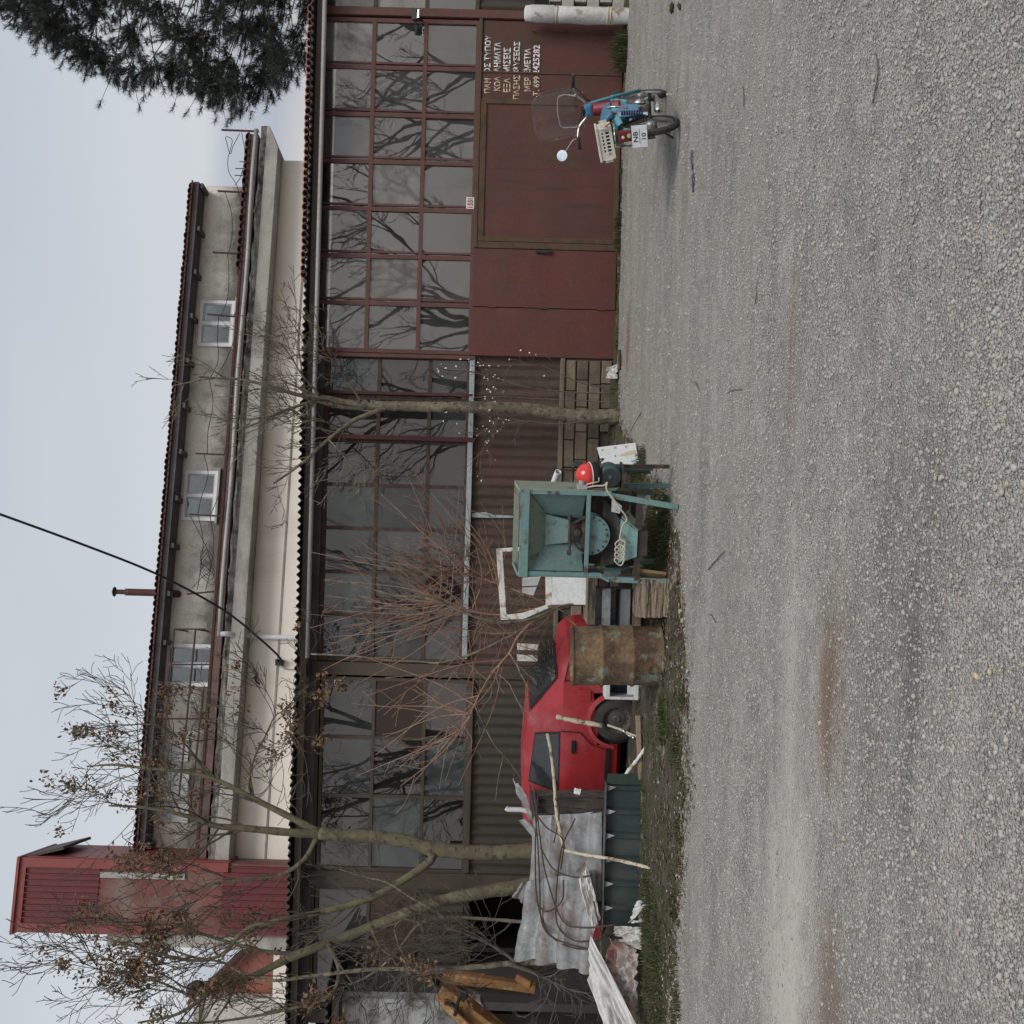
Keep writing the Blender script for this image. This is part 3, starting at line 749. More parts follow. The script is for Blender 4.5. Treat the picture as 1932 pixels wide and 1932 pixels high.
# --- glazing
PANE = {}
def pane(w, h, x, y, z, m, parent):
    alt = {'dusty_pane': ('glass_b', 'glass_c'), 'grimy_pane': ('glass_dark_b', 'glass_dark_c')}.get(m.name)
    if alt and rng.random() < .42: m = M[alt[rng.randrange(2)]]
    key = (round(w, 3), round(h, 3), m.name)
    if key not in PANE:
        me = MB().box((0, 0, 0), (w, .004, h)).mesh((0, 0, 0), 'pane'); me.materials.append(m); PANE[key] = me
    o = link('pane', PANE[key], None, parent, (x, y, z))
    o.rotation_euler = (rng.gauss(0, .009), 0, rng.gauss(0, .016))
    return o
def glazing(xb, zb, y, bw, m_frame, m_glass, parent, depth=.05, skip=()):
    f = MB()
    for i, x in enumerate(xb): f.span(x - bw / 2, x + bw / 2, y - depth / 2, y + depth / 2, zb[0] - bw / 2, zb[-1] + bw / 2)
    fr = f.build('mullion', m_frame, parent)
    f = MB()
    for z in zb: f.span(xb[0], xb[-1], y - depth / 2 - .004, y + depth / 2 + .004, z - bw / 2, z + bw / 2)
    f.build('transom', m_frame, parent)
    for i in range(len(xb) - 1):
        for j in range(len(zb) - 1):
            if (i, j) in skip: continue
            w, h = xb[i + 1] - xb[i], zb[j + 1] - zb[j]
            pane(w - bw * .7, h - bw * .7, (xb[i] + xb[i + 1]) / 2, y + .006, (zb[j] + zb[j + 1]) / 2, m_glass, parent)

XG = [7.56 - i * .731 for i in range(8)][::-1]
ZG = [2.27, 3.08, 3.88, 4.66]
GY = 15.92
glazing(XG, ZG, GY, .062, M['red_frame'], M['glass'], shed)
# second thin bars that make each mullion a double sash
for x in XG[1:-1]:
    MB().span(x + .055, x + .085, GY - .02, GY + .02, 2.3, 4.63).build('sash_stile', M['red_frame'], shed)
XL = lerp_list(-2.36, 2.40, 8)
ZL = [2.28, 2.88, 3.67, 4.47]
glazing(XL, ZL, 16.0, .055, M['brown_frame'], M['glass_dark'], shed)
XLL = [-5.62, -4.95, -4.48, -3.57, -2.66]
ZLL = [2.16, 2.83, 3.62, 4.42]
glazing([-5.62, -4.48, -3.57, -2.66], ZLL, 16.0, .05, M['brown_steel'], M['glass_dark'], shed, skip=((2, 1),))
MB().span(-3.55, -2.68, 15.985, 16.015, 2.85, 3.60).build('mesh_panel', pm('rusty_brown_mesh_panel', (.065, .048, .04), (.05, .038, .032), 40, rough=.9, bump=.6, bsc=160), shed)
glazing([-7.75, -6.8, -5.92], [2.9, 3.62, 4.42], 16.0, .05, M['brown_steel'], M['glass_dark'], shed, skip=((0, 0), (1, 0)))
for x in (-7.27, -6.36):
    MB().span(x - .44, x + .44, 15.985, 16.01, 2.93, 3.59).build('mesh_panel', M['brown_frame'], shed)
glazing([7.72, 8.45, 9.2], [2.3, 3.08, 3.88, 4.66], 15.98, .06, M['brown_frame'], M['glass'], shed)
# upper lintel band over the left windows
MB().span(-7.9, 2.42, 16.0, 16.05, 4.47, 4.60).build('lintel', M['brown_steel'], shed)
# posts
for x, w, z0, z1, y, m in ((1.79, .05, 2.2, 4.6, 15.95, 'dark_red_post'), (1.10, .07, 2.15, 4.66, 15.93, 'dark_red_post'), (-2.50, .20, .3, 4.6, 15.99, 'brown_steel'), (-5.77, .25, .3, 4.6, 15.99, 'brown_steel'), (-7.9, .22, .3, 4.7, 15.99, 'brown_steel')):
    MB().span(x - w / 2, x + w / 2, y - .05, y + .05, z0, z1).build('post', M[m], shed, bevel=.006)
# pale sill strip, patched
MB().span(-2.30, 2.40, 15.90, 15.96, 2.185, 2.265).build('sill', M['sill'], shed, bevel=.008)
MB().span(-5.62, -2.64, 15.92, 15.97, 2.07, 2.14).build('sill', M['brown_steel'], shed, bevel=.006)
# corrugated wall sheets below the glass
xs = [-2.38, -1.5, -.62, .22, 1.02, 1.75, 2.42]
for i, (a, b) in enumerate(zip(xs, xs[1:])):
    corr_wall(a - .02, b + .02, .84, 2.2, 15.99 - .007 * (i % 2), m=M['sheet_brown'])
for i, (a, b) in enumerate(((-3.4, -2.6), (-4.2, -3.4), (-5.0, -4.2), (-5.68, -5.0))):
    corr_wall(a - .02, b + .02, .30, 2.09, 15.99 - .007 * (i % 2), m=M['sheet_olive'])
corr_wall(-7.8, -5.88, 2.15, 2.9, 15.99, m=M['sheet_olive'])
corr_wall(7.72, 8.4, 1.42, 2.26, 15.99, m=M['sheet_olive'])
corr_wall(8.38, 9.6, 1.42, 2.26, 15.98, m=M['sheet_olive'])
# smear of pale blue paint on the sheet
mb = MB()
pts = [P(890, 968, 15.955), P(918, 966, 15.955), P(930, 971, 15.955), P(968, 973, 15.955), P(968, 977, 15.955), P(925, 977, 15.955), P(890, 976, 15.955)]
mb.prism(pts, (0, .012, 0)).build('paint_smear', M['sill'], shed)
# dark hatch in the far bay
mb = MB(); mb.span(-7.8, -5.9, 15.99, 16.03, 1.02, 1.10); mb.span(-7.8, -5.9, 15.99, 16.03, 2.06, 2.14); mb.span(-7.8, -7.7, 15.99, 16.03, 1.1, 2.06); mb.span(-5.98, -5.9, 15.99, 16.03, 1.1, 2.06)
mb.span(-6.86, -6.80, 15.99, 16.03, 1.1, 2.06)
mb.build('hatch_frame', M['dark_iron'], shed)
MB().span(-7.85, -5.88, 15.98, 16.04, .2, 1.02).build('lower_wall', M['sheet_olive'], shed)
# ledge and block courses
MB().span(-2.4, 2.40, 15.86, 16.02, .79, .86).build('ledge', pm('weathered_timber_ledge', (.21, .17, .12), (.12, .10, .075), 5, (.3, 1, 1), rough=.95, bump=.5), shed, bevel=.012)
MB().span(-2.5, 2.42, 15.93, 16.10, -.05, .80).build('mortar_wall', M['mortar'], shed)
z = .06
for r, h in enumerate((.17, .19, .19, .18)):
    x = 2.38
    while x > -2.4:
        w = rng.uniform(.26, .52)
        if rng.random() > .06:
            g = .012
            mb = MB().box((0, 0, 0), (min(w, x + 2.4) - g, .10, h - .014 + rng.uniform(-.012, 0)))
            o = mb.build('block', M['block'], shed, org=(0, 0, 0), bevel=.012)
            o.location = V((x - w / 2, 15.925 + rng.uniform(-.02, .015), z + h / 2)) - wloc(shed); o.rotation_euler = (0, rng.gauss(0, .008), rng.gauss(0, .02))
        x -= w
    z += h

# --- the red gate
GF = 15.90
def gpanel(x0, x1, z0, z1, y, m, nm='gate_panel', dish=.006):
    w, h = x1 - x0, z1 - z0
    fn = lambda u, v: (x0 + w * u, y - dish * (math.sin(math.pi * u) * math.sin(math.pi * v)) + .007 * mnoise.noise(V((x0 + w * u, 3, (z0 + h * v) * 1.2)) * 2.2), z0 + h * v)
    return MB().sheet(fn, 14, 20, .02).build(nm, M[m], shed, smooth=True, angle=40)
p_sign = gpanel(6.80, 7.60, .03, 2.19, GF, 'red_paint')
p_sign2 = gpanel(6.39, 6.795, .03, 2.19, GF - .003, 'red_paint')
gpanel(5.315, 6.31, .10, 2.11, GF, 'red_paint'); gpanel(4.26, 5.312, .10, 2.11, GF - .003, 'red_paint')
mb = MB()
for x0, x1, z0, z1 in ((6.31, 6.385, .03, 2.2), (4.18, 4.26, .03, 2.2), (4.26, 6.31, 2.11, 2.2), (4.26, 6.31, .03, .10)): mb.span(x0, x1, GF - .022, GF + .02, z0, z1)
mb.build('gate_frame', M['olive_frame'], shed, bevel=.004)
MB().span(4.075, 4.175, GF - .02, GF + .05, .02, 2.24).build('gate_post', M['olive_frame'], shed, bevel=.006)
MB().span(4.08, 7.62, GF - .03, GF + .04, 2.205, 2.255).build('gate_rail', M['olive_frame'], shed, bevel=.004)
MB().span(6.79, 6.815, GF - .018, GF + .02, .03, 2.19).build('seam_strip', M['olive_frame'], shed)
door = gpanel(3.17, 4.065, .04, 2.25, GF - .012, 'red_paint_clean', 'door')
gpanel(2.41, 3.155, .02, 2.27, GF - .018, 'red_paint_clean')
MB().span(7.62, 7.75, 15.86, 16.02, 0, 4.74).build('jamb', M['red_frame'], shed, bevel=.008)
MB().span(2.34, 2.40, 15.88, 16.0, 2.2, 4.70).build('jamb', M['red_frame'], shed, bevel=.006)
MB().span(2.4, 7.62, 15.88, 15.98, 4.69, 4.74).build('gate_header', M['red_frame'], shed)
for z in (.25, 1.15, 1.95): MB().tube([(3.16, GF - .03, z - .06), (3.16, GF - .03, z + .06)], .012, 8).build('hinge', M['olive_frame'], shed)
mb = MB(); mb.tube(catmull([(4.02, GF - .03, 1.28), (4.02, GF - .075, 1.22), (4.02, GF - .075, 1.10), (4.02, GF - .03, 1.05)]), .009, 8); mb.box((4.03, GF - .03, 1.16), (.05, .012, .26))
mb.build('door_handle', M['dark_iron'], door)
mb = MB(); mb.tube(catmull([(7.44, GF - .01, 1.42), (7.44, GF - .07, 1.38), (7.44, GF - .07, .95), (7.44, GF - .01, .91)]), .011, 8)
mb.build('pull_handle', M['red_frame'], shed)
# foot gap and threshold
MB().span(2.4, 7.7, 15.93, 16.2, -.03, .02).build('threshold', M['mortar'], shed)

# lettering
def text_part(txt, x0, x1, z0, z1, y, m, parent, clip=None, name='lettering', off=.028):
    cu = bpy.data.curves.new(name, 'FONT'); cu.body = txt; cu.size = 1; cu.offset = off; cu.extrude = 0; cu.resolution_u = 3
    t = bpy.data.objects.new('t', cu); COL.objects.link(t)
    me = bpy.data.meshes.new_from_object(t.evaluated_get(bpy.context.evaluated_depsgraph_get()))
    bpy.data.objects.remove(t)
    co = np.zeros(len(me.vertices) * 3, dtype=np.float32); me.vertices.foreach_get('co', co); co = co.reshape(-1, 3)
    lo, hi = co.min(0), co.max(0)
    X = x0 + (co[:, 0] - lo[0]) / (hi[0] - lo[0]) * (x1 - x0); Z = z0 + (co[:, 1] - lo[1]) / (hi[1] - lo[1]) * (z1 - z0)
    pw = wloc(parent)
    me.vertices.foreach_set('co', np.stack([X - pw.x, np.full_like(X, y - pw.y), Z - pw.z], 1).astype(np.float32).ravel())
    bm = bmesh.new(); bm.from_mesh(me)
    if clip:
        for cx, sgn in clip:
            bmesh.ops.bisect_plane(bm, geom=bm.verts[:] + bm.edges[:] + bm.faces[:], plane_co=(cx - pw.x, 0, 0), plane_no=(sgn, 0, 0), clear_outer=True)
    ext = bmesh.ops.extrude_face_region(bm, geom=bm.faces[:])
    bmesh.ops.translate(bm, verts=[g for g in ext['geom'] if isinstance(g, bmesh.types.BMVert)], vec=(0, -.002, 0))
    bmesh.ops.recalc_face_normals(bm, faces=bm.faces[:])
    bm.to_mesh(me); bm.free()
    me.materials.clear(); me.materials.append(m)
    return link(name, me, None, parent, pw)
M['letter'] = pm('worn_white_lettering', (.74, .72, .71), (.64, .62, .61), 14, rough=.7, bump=.05, spot=((.20, .09, .08), 16, .72, .8))
M['letter_tan'] = pm('rust_stained_lettering', (.55, .50, .42), (.50, .36, .19), 5, rough=.8, bump=.05, spot=((.14, .07, .05), 14, .68, .78))
fold = 6.785
def zpx(x, y): return P(x, y, GF).z
def xpx(x, y): return P(x, y, GF).x
L = [('ΠΑΝ', 'ΟΣ ΤΥΠΟΥ', 914, 926, 176.5, 148.8, 139, 67.2), ('ΚΟΛ', 'ΛΗΜΑΤΑ', 932, 945, 172, 145, 137, 80.5), ('ΕΞΑ', 'ΜΙΣΕΙΣ', 950, 963.5, 175, 148, 139, 91),
     ('ΠΑΣΗΣ', 'ΦΥΣΕΩΣ', 968.5, 981, 188, 143, 137, 79.5), ('ΜΕΡ', 'ΕΜΕΤΙΑ', 989, 1001.5, 173.5, 146.5, 142, 92), ('Τ. 699', '2425282', 1006, 1018.5, 182, 145, 141, 86)]
for a, b, xt, xb, y0, y1, y2, y3 in L:
    text_part(a, xpx(xb, y0), xpx(xb, y1), zpx(xb, 160), zpx(xt, 160), GF - .012, M['letter_tan'], p_sign2, clip=[(fold - .02, 1)])
    text_part(b, xpx(xb, y2), xpx(xb, y3), zpx(xb, 110), zpx(xt, 110), GF - .012, M['letter'], p_sign, clip=[(fold + .022, -1)])
# stickers on panes
M['sticker_red'] = pm('red_sticker_print', (.42, .07, .06), rough=.6, bump=0); M['sticker'] = pm('white_sticker', (.78, .78, .76), rough=.6, bump=0); M['ink'] = pm('black_ink', (.02, .02, .02), rough=.7, bump=0)
def sticker(x, y, w, h, txt, parent_name, ink):
    c = P(x, y, GY - .03 if y < 600 else 15.96)
    st = MB().box((c.x, c.y, c.z), (w, .002, h)).build(parent_name, M['sticker'], shed)
    text_part(txt, c.x - w * .4, c.x + w * .4, c.z - h * .36, c.z + h * .36, c.y - .003, M[ink], st, name='print')
sticker(887, 383, .18, .12, '155!', 'pane_sticker', 'sticker_red')
sticker(637, 1288, .09, .11, '3', 'pane_sticker', 'ink')

# flood lamp on the jamb
lamp = thing('flood_lamp', 'small dark flood lamp mounted on the red gate jamb', 'lamp', P(790, 33, 15.8))
c = P(785, 33, 15.75)
MB().box(c + V((0, -.06, 0)), (.16, .10, .09), Matrix.Rotation(-.5, 3, 'X')).build('housing', M['dark_iron'], lamp, bevel=.01)
MB().box(c + V((0, -.112, -.028)), (.13, .006, .07), Matrix.Rotation(-.5, 3, 'X')).build('lens', M['glass_clear'], lamp)
MB().bar(c + V((0, -.03, .0)), c + V((0, .12, -.09)), .03, .03).build('bracket', M['dark_iron'], lamp)

# whitewashed post beside the gate, with block rubble behind it
post = thing('whitewashed_post', 'whitewashed rough stone post with twine beside the red gate', 'post', G(1168, 28))
M['whitewash'] = pm('flaking_whitewash', (.60, .60, .58), (.50, .495, .47), 3, rough=.95, bump=.5, bsc=25, spot=((.28, .23, .18), 5, .62, .72))
pb = P(1170, 30, 15.55)
mb = MB().lathe([(.115, -.02), (.12, .25), (.128, .6), (.118, .9), (.122, 1.05), (.10, 1.08), (.125, 1.12), (.12, 1.45), (.105, 1.55), (.06, 1.57)], (pb.x + .02, 15.6, 0), n=14, wob=lambda a, z: .07 * math.sin(3 * a + z * 4) + .05 * mnoise.noise(V((math.cos(a) * 3, math.sin(a) * 3, z * 6))))
mb.build('shaft', M['whitewash'], post, smooth=True)
for z in (.26, .30, 1.08): MB().ring((pb.x + .02, 15.6, z), (0.05, 0, 1), .125, .009, 20, 6).build('twine', M['tan'], post)
wallr = thing('breeze_block_wall', 'grey breeze block wall behind the whitewashed post', 'wall', (8.6, 16.1, 0))
for r in range(6):
    for k in range(4):
        mb = MB().box((0, 0, 0), (.39, .18, .185)); o = mb.build('breeze_block', M['concrete'], wallr, org=(0, 0, 0), bevel=.01)
        o.location = V((7.98 + k * .40 + (r % 2) * .2, 16.1 + rng.uniform(-.015, .015), .1 + r * .198)) - wloc(wallr)
# ------------------------------------------------------------------ the house behind the shed
TH = math.radians(9.5)
HO = V((0, 21.0, 0)); HE = V((math.cos(TH), math.sin(TH), 0)); HN = V((math.sin(TH), -math.cos(TH), 0))
HR = Matrix((HE, -HN, V((0, 0, 1)))).transposed()
def hp(s, d, z): return HO + HE * s + HN * d + V((0, 0, z))
def hray(x, y, d):
    """where a photograph position meets the house plane d in front of its lower wall -> (s, z)"""
    r = P(x, y, 1.0) - V((0, 0, CAMH)); c = V((0, 0, CAMH))
    t = (d - (c - HO).dot(HN)) / r.dot(HN)
    p = c + r * t
    return (p - HO).dot(HE), p.z
house = thing('house', 'cream rendered house with a terrace behind the shed roof', 'house', hp(0, -2, 0))
def hbox(s0, s1, d0, d1, z0, z1, mb=None):
    mb = mb or MB()
    return mb.box(hp((s0 + s1) / 2, (d0 + d1) / 2, (z0 + z1) / 2), (abs(s1 - s0), abs(d1 - d0), abs(z1 - z0)), HR)
sR = hray(545, 303, 0)[0]; sL = -7.1
zF0 = hray(475, 966, .45)[1]; zF1 = hray(452, 966, .45)[1]
hbox(sL, sR, 0, -3.2, 0, zF0).build('wall', M['plaster_cream'], house)
hbox(sL, sR + .004, .012, -.02, hray(542, 966, 0)[1] - .02, hray(542, 966, 0)[1] + .02).build('string_course', M['concrete'], house)
# overhanging slab with a sloping end, fascia and crumbling edge
sRc = hray(490, 236, .45)[0]
mb = MB()
prof = [(sL, zF1), (sRc, zF1), (sRc - .02, zF1 - .06), (sR + .05, zF0 - .02), (sL, zF0 - .02)]
mb.prism([hp(s, .45, z) for s, z in prof], -HN * 1.6).build('slab', M['concrete'], house, bevel=.01)
fn = lambda u, v: hp(sL + (sRc - sL) * u, .42 + .03 * mnoise.noise(V((u * 60, v * 2, 0))), zF1 + .003 + (.13 + .03 * mnoise.noise(V((u * 40, 1, 5)))) * v)
MB().sheet(fn, 260, 3, .25).build('crumbling_edge', M['mortar_edge'], house)
# terrace eave tiles and gutter
zG = hray(434, 966, .52)[1]
mb = MB(); fn = lambda u, v: hp(sL + (sRc - .15 - sL) * u, .36 - 1.0 * v, zG + .235 + .05 * v); mb.sheet(fn, 40, 2, .05).build('terrace_roof', M['tile_dark'], house)
M['fascia'] = pm('flaking_red_brown_fascia', (.17, .105, .09), (.12, .082, .075), 3, (1, 1, 2), rough=.9, bump=.4, spot=((.07, .055, .05), 3, .55, .72))
def tile_row(s0, s1, d, z, pitch, m, r=.06, tilt=.22, ln=.5, nm='roof_tile'):
    t = MB()
    fn = lambda u, v: (r * math.cos(math.pi * u), ln * v, r * .9 * math.sin(math.pi * u) + tilt * ln * v)
    t.sheet(fn, 8, 1, .014)
    me = t.mesh((0, 0, 0), nm); me.materials.append(m); me.polygons.foreach_set('use_smooth', [True] * len(me.polygons))
    k = int((s1 - s0) / pitch)
    for i in range(k):
        o = link(nm, me, None, house, hp(s0 + pitch * (i + .5), d + rng.uniform(-.02, .02), z + rng.uniform(-.008, .008)))
        o.rotation_euler = (rng.gauss(0, .01), rng.gauss(0, .03), TH + rng.gauss(0, .02))
hbox(sL, sRc - .15, .34, .1, zG + .03, zG + .23).build('fascia_band', M['fascia'], house)
tile_row(sRc - 3.2, sRc - .1, .40, zG + .20, .17, M['tile_dark'], r=.085)
gL = hray(428, 1200, .56)[0]; gR = hray(478, 244, .56)[0]
MB().tube([hp(gL + (gR - gL) * i / 12, .56, zG + .02 + .015 * math.sin(i * 1.3)) for i in range(13)], .044, 12).build('gutter', M['gutter'], house, smooth=True)
for i in range(9):
    s = gL + .4 + (gR - gL - .6) * i / 8
    MB().ring(hp(s, .56, zG + .02), HE, .046, .007, 16, 6).build('gutter_clip', M['concrete'], house)
mb = MB(); s_, z_ = hray(430, 1196, .56); mb.tube(catmull([hp(s_, .56, zG), hp(s_, .5, zG - .15), hp(s_ - .01, .12, zG - .45), hp(s_ - .02, .10, zG - 1.1), hp(s_ - .02, .10, 4.0)]), .05, 10)
mb.build('downpipe', M['white_plastic'], house, smooth=True)
# upper storey
UD = -.75
uR, _ = hray(420, 352, UD)
zU1 = hray(309, 966, -.2)[1]
hbox(sL, uR, UD, UD - 2.4, zF1, zU1 - .05).build('upper_wall', M['plaster_rough'], house)
fn = lambda u, v: hp(sL + (uR - sL) * u, UD + .012 + .012 * mnoise.noise(V((u * 90, v * 9, 1))), zF1 + (zU1 - .1 - zF1) * v)
MB().sheet(fn, 170, 20, .02).build('render_coat', M['plaster_damp'], house, smooth=True)
eR = hray(358, 335, -.1)[0]
hbox(sL, eR, -.28, -3.4, zU1 - .14, zU1 - .03).build('soffit', M['soffit'], house)
for i in range(15):
    s = sL + .3 + i * (uR - sL - .5) / 14
    hbox(s - .05, s + .05, -.32, -.8, zU1 - .22, zU1 - .16).build('rafter_end', M['soffit'], house)
mb = MB(); fn = lambda u, v: hp(sL + (eR - sL) * u, -.2 - 2.5 * v, zU1 + .0 + .42 * v); mb.sheet(fn, 20, 2, .03).build('roof', M['tile_dark'], house)
tile_row(sL, eR, -.18, zU1 - .015, .128, M['tile_dark'], r=.066, tilt=.18)

def hwindow(x0, x1, y0, y1, kind):
    """x0 top, x1 bottom, y0 right, y1 left in the photograph"""
    s1, za = hray(x0, y0, UD); s0, _ = hray(x1, y1, UD); _, zb = hray(x1, (y0 + y1) / 2, UD); _, za = hray(x0, (y0 + y1) / 2, UD)
    w = tag(thing('window', None, None, hp((s0 + s1) / 2, UD, zb)))
    w.parent = house; w.location = hp((s0 + s1) / 2, UD, zb) - wloc(house)
    f = .07; d = UD + .05
    mb = MB()
    hbox(s0, s1, d - .06, d + .02, za - f, za, mb); hbox(s0, s1, d - .06, d + .02, zb, zb + f, mb)
    hbox(s0, s0 + f, d - .06, d + .018, zb + f, za - f, mb); hbox(s1 - f, s1, d - .06, d + .018, zb + f, za - f, mb)
    mid = (s0 + s1) / 2
    hbox(mid - .035, mid + .035, d - .06, d + .012, zb + f, za - f, mb)
    mb.build('frame', M['white_plastic'], w)
    hbox(s0 - .06, s1 + .06, d - .05, d + .07, zb - .045, zb - .003).build('sill', M['concrete'], w)
    hbox(s0 + f, s1 - f, d - .30, d - .24, zb + f, za - f).build('curtain', M['curtain' if kind == 'curtain' else 'dark_room'], w)
    for a, b in ((s0 + f, mid - .035), (mid + .035, s1 - f)):
        mb = MB(); t = .03
        hbox(a, b, d - .03, d, za - f - t, za - f, mb); hbox(a, b, d - .03, d, zb + f, zb + f + t, mb); hbox(a, a + t, d - .03, d - .002, zb + f + t, za - f - t, mb); hbox(b - t, b, d - .03, d - .002, zb + f + t, za - f - t, mb)
        mb.build('sash', M['sash'], w)
        hbox(a + t, b - t, d - .018, d - .012, zb + f + t, za - f - t).build('pane', M['glass_clear'], w)
    return w
M['curtain'] = pm('pale_curtain', (.27, .31, .36), (.19, .22, .26), 6, (3, 1, .3), rough=.9, bump=.3, bsc=8)
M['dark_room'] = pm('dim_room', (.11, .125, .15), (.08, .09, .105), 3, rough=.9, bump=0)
M['sash'] = pm('grey_sash', (.42, .43, .46), (.36, .37, .40), 3, rough=.5, bump=0)
hwindow(377, 443, 568, 656, 'curtain')
hwindow(347, 411, 888, 984, 'curtain')
hwindow(312, 407, 1214, 1296, 'dark')
M['board_pale'] = pm('pale_shutter_board', (.50, .52, .52), (.44, .46, .46), 2, rough=.7, bump=.1)
for y0, y1 in ((1392, 1437), (1447, 1500), (1512, 1552)):
    s1, za = hray(292, y0, UD); s0, zb = hray(356, y1, UD)
    hbox(s0, s1, UD + .03, UD + .06, zb, za).build('shutter', M['board_pale'], house, bevel=.01)
# terrace posts and slack wires
pp = []
for x0, x1, y in ((418, 484, 246), (411, 459, 362), (401, 458, 478), (391, 456, 597), (376, 449, 714), (369, 436, 857), (356, 427, 973), (354, 421, 1112)):
    s, zt = hray(x0, y, .25); ph = zt
    lean = rng.gauss(0, .04)
    MB().bar(hp(s, .25, zG + .05), hp(s + lean, .25, zt), .035, .035).build('rail_post', M['iron'], house); pp.append((s, zt))
for s, h in ((hray(450, 305, .25)[0], .42), (hray(450, 318, .25)[0], .5), (hray(450, 331, .25)[0], .5)):
    MB().tube([hp(s, .25, zG), hp(s, .25, zG + h)], .010, 6).build('rail_post', M['iron'], house)
for dz in (.25, .5):
    for (sa, za), (sb, zb) in zip(pp[1:-1], pp[2:]):
        a, b = hp(sa, .25, za - dz * rng.uniform(.6, 1.4)), hp(sb, .25, zb - dz * rng.uniform(.6, 1.4))
        m1 = a.lerp(b, .33) + V((0, 0, -rng.uniform(.02, .14))); m2 = a.lerp(b, .7) + V((0, 0, rng.uniform(-.15, .05)))
        MB().tube(catmull([a, m1, m2, b]), .0075, 5).build('wire', M['dark_iron'], house)
def hwire(pts, d=.25, r=.0075): MB().tube(catmull([hp(*(lambda q: (q[0], d, q[1]))(hray(x, y, d))) for x, y in pts]), r, 5).build('wire', M['dark_iron'], house)
hwire([(425, 262), (428, 258), (438, 264), (434, 285), (430, 300), (432, 325), (447, 350), (450, 370)])
hwire([(452, 252), (440, 275), (434, 290), (426, 262)])
hwire([(456, 250), (462, 290), (455, 330), (443, 350)])
for k in range(5):
    y0 = 1028 + k * 9; hwire([(395 - k * 3, y0), (404, y0 + 22), (385 + k * 4, y0 + 40), (378, y0 + 18), (390, y0 - 4)], r=.006)
hwire([(360, 975), (392, 1040), (396, 1075), (380, 1090), (362, 1110)])
# balcony railing
def hpt(x, y, d=.1):
    s, z = hray(x, y, d); return hp(s, d, z)
for a, b in (((329, 1187), (303, 1470)), ((369, 1188), (338, 1500)), ((384, 1300), (360, 1520))): MB().bar(hpt(*a), hpt(*b), .03, .03).build('rail', M['iron'], house)
for x0, x1, y in ((329, 388, 1187), (323, 414, 1254), (316, 398, 1356), (305, 395, 1452)): MB().bar(hpt(x0, y), hpt(x1, y), .028, .028).build('rail_post', M['iron'], house)
for x0 in (329, 369):
    a = hpt(x0, 1187); MB().bar(a, a - HN * .85, .028, .028).build('rail', M['iron'], house)
# stove pipe
s, z = hray(336, 1121, UD); s2, zt = hray(226, 1117, UD + .2)
mb = MB(); mb.tube(catmull([hp(s, UD - .05, z), hp(s, UD + .12, z + .01), hp(s, UD + .2, z + .12), hp(s, UD + .2, z + .5), hp(s, UD + .2, zt - .12)]), .075, 12)
fl = mb.build('stove_pipe', M['dark_red_post'], house, smooth=True)
mb = MB(); mb.tube([hp(s, UD + .2, zt - .14), hp(s, UD + .2, zt + .12)], .05, 12); mb.lathe([(.0, .17), (.10, .12), (.105, .105), (.0, .11)], hp(s, UD + .2, zt), n=14); mb.build('cowl', M['iron'], fl, smooth=True, angle=40)
mb = MB(); mb.lathe([(.02, 0), (.13, .0), (.16, .03), (.02, .04)], hp(s, UD - .03, z), -HN * -1, 12); mb.build('pipe_patch', M['mortar_edge'], house)
# overhead cable to the wall bracket
we = hpt(527, 1250, .06)
cab = MB().tube(catmull([P(-70, 945, 16.5), P(150, 1025, 17.5), P(300, 1085, 18.6), P(420, 1150, 19.4), P(490, 1205, 19.8), hpt(528, 1241, .25), we], 8), .021, 8)
tag(cab.build('overhead_cable', M['black'], smooth=True), 'thick black cable sagging from above to the cream house wall', 'cable')
mb = MB(); mb.box(we, (.12, .1, .14), HR); mb.box(we + V((.05, -.06, .04)), (.05, .06, .05), HR); mb.build('cable_bracket', M['dark_iron'], house)
mb = MB(); mb.tube(catmull([hpt(478, 1262, .03), hpt(484, 1272, .05), hpt(482, 1284, .05), hpt(490, 1291, .05)]), .018, 6); mb.tube([hpt(484, 1275, .05), hpt(476, 1281, .05)], .014, 6); mb.build('bracket_hook', M['iron'], house)
MB().tube([hpt(528, 1250, .04), hpt(536, 1262, .04), hpt(562, 1264, .04)], .012, 6).build('conduit', M['gutter'], house)

# ------------------------------------------------------------------ red clad tower
TY = 19.2
tower = thing('stair_tower', 'tall narrow tower clad in dark red metal beside the house', 'tower', (-7.0, 19.9, 0))
tx1 = P(300, 1627, TY).x; tx0 = P(300, 1756, TY).x; tz = P(38, 1680, TY).z; zc = P(188, 1680, TY).z
TT = Matrix.Translation((tx1, TY, 0)) @ Matrix.Rotation(TH, 4, 'Z') @ Matrix.Translation((-tx1, -TY, 0))
M['tower_red'] = pm('dark_red_cladding', (.150, .030, .034), (.125, .026, .030), 1.5, rough=.55, bump=.04, spot=((.10, .022, .026), 4, .58, .8))
M['tower_trim'] = pm('bright_red_trim', (.24, .055, .048), (.20, .048, .044), 3, rough=.5, bump=.04)
M['tower_wall'] = pm('faded_red_wall', (.20, .075, .062), (.155, .062, .056), 1.4, rough=.85, bump=.15, spot=((.20, .16, .14), 1.3, .55, .75))
MB(TT).span(tx0, tx1, TY + .032, TY + 1.5, 0, zc).build('shaft', M['tower_wall'], tower)
MB(TT).span(tx0 + .02, tx1 - .02, TY + .05, TY + 1.5, zc, tz - .02).build('head', M['tower_wall'], tower)
k = 9; pw_ = (tx1 - tx0 - .28) / k
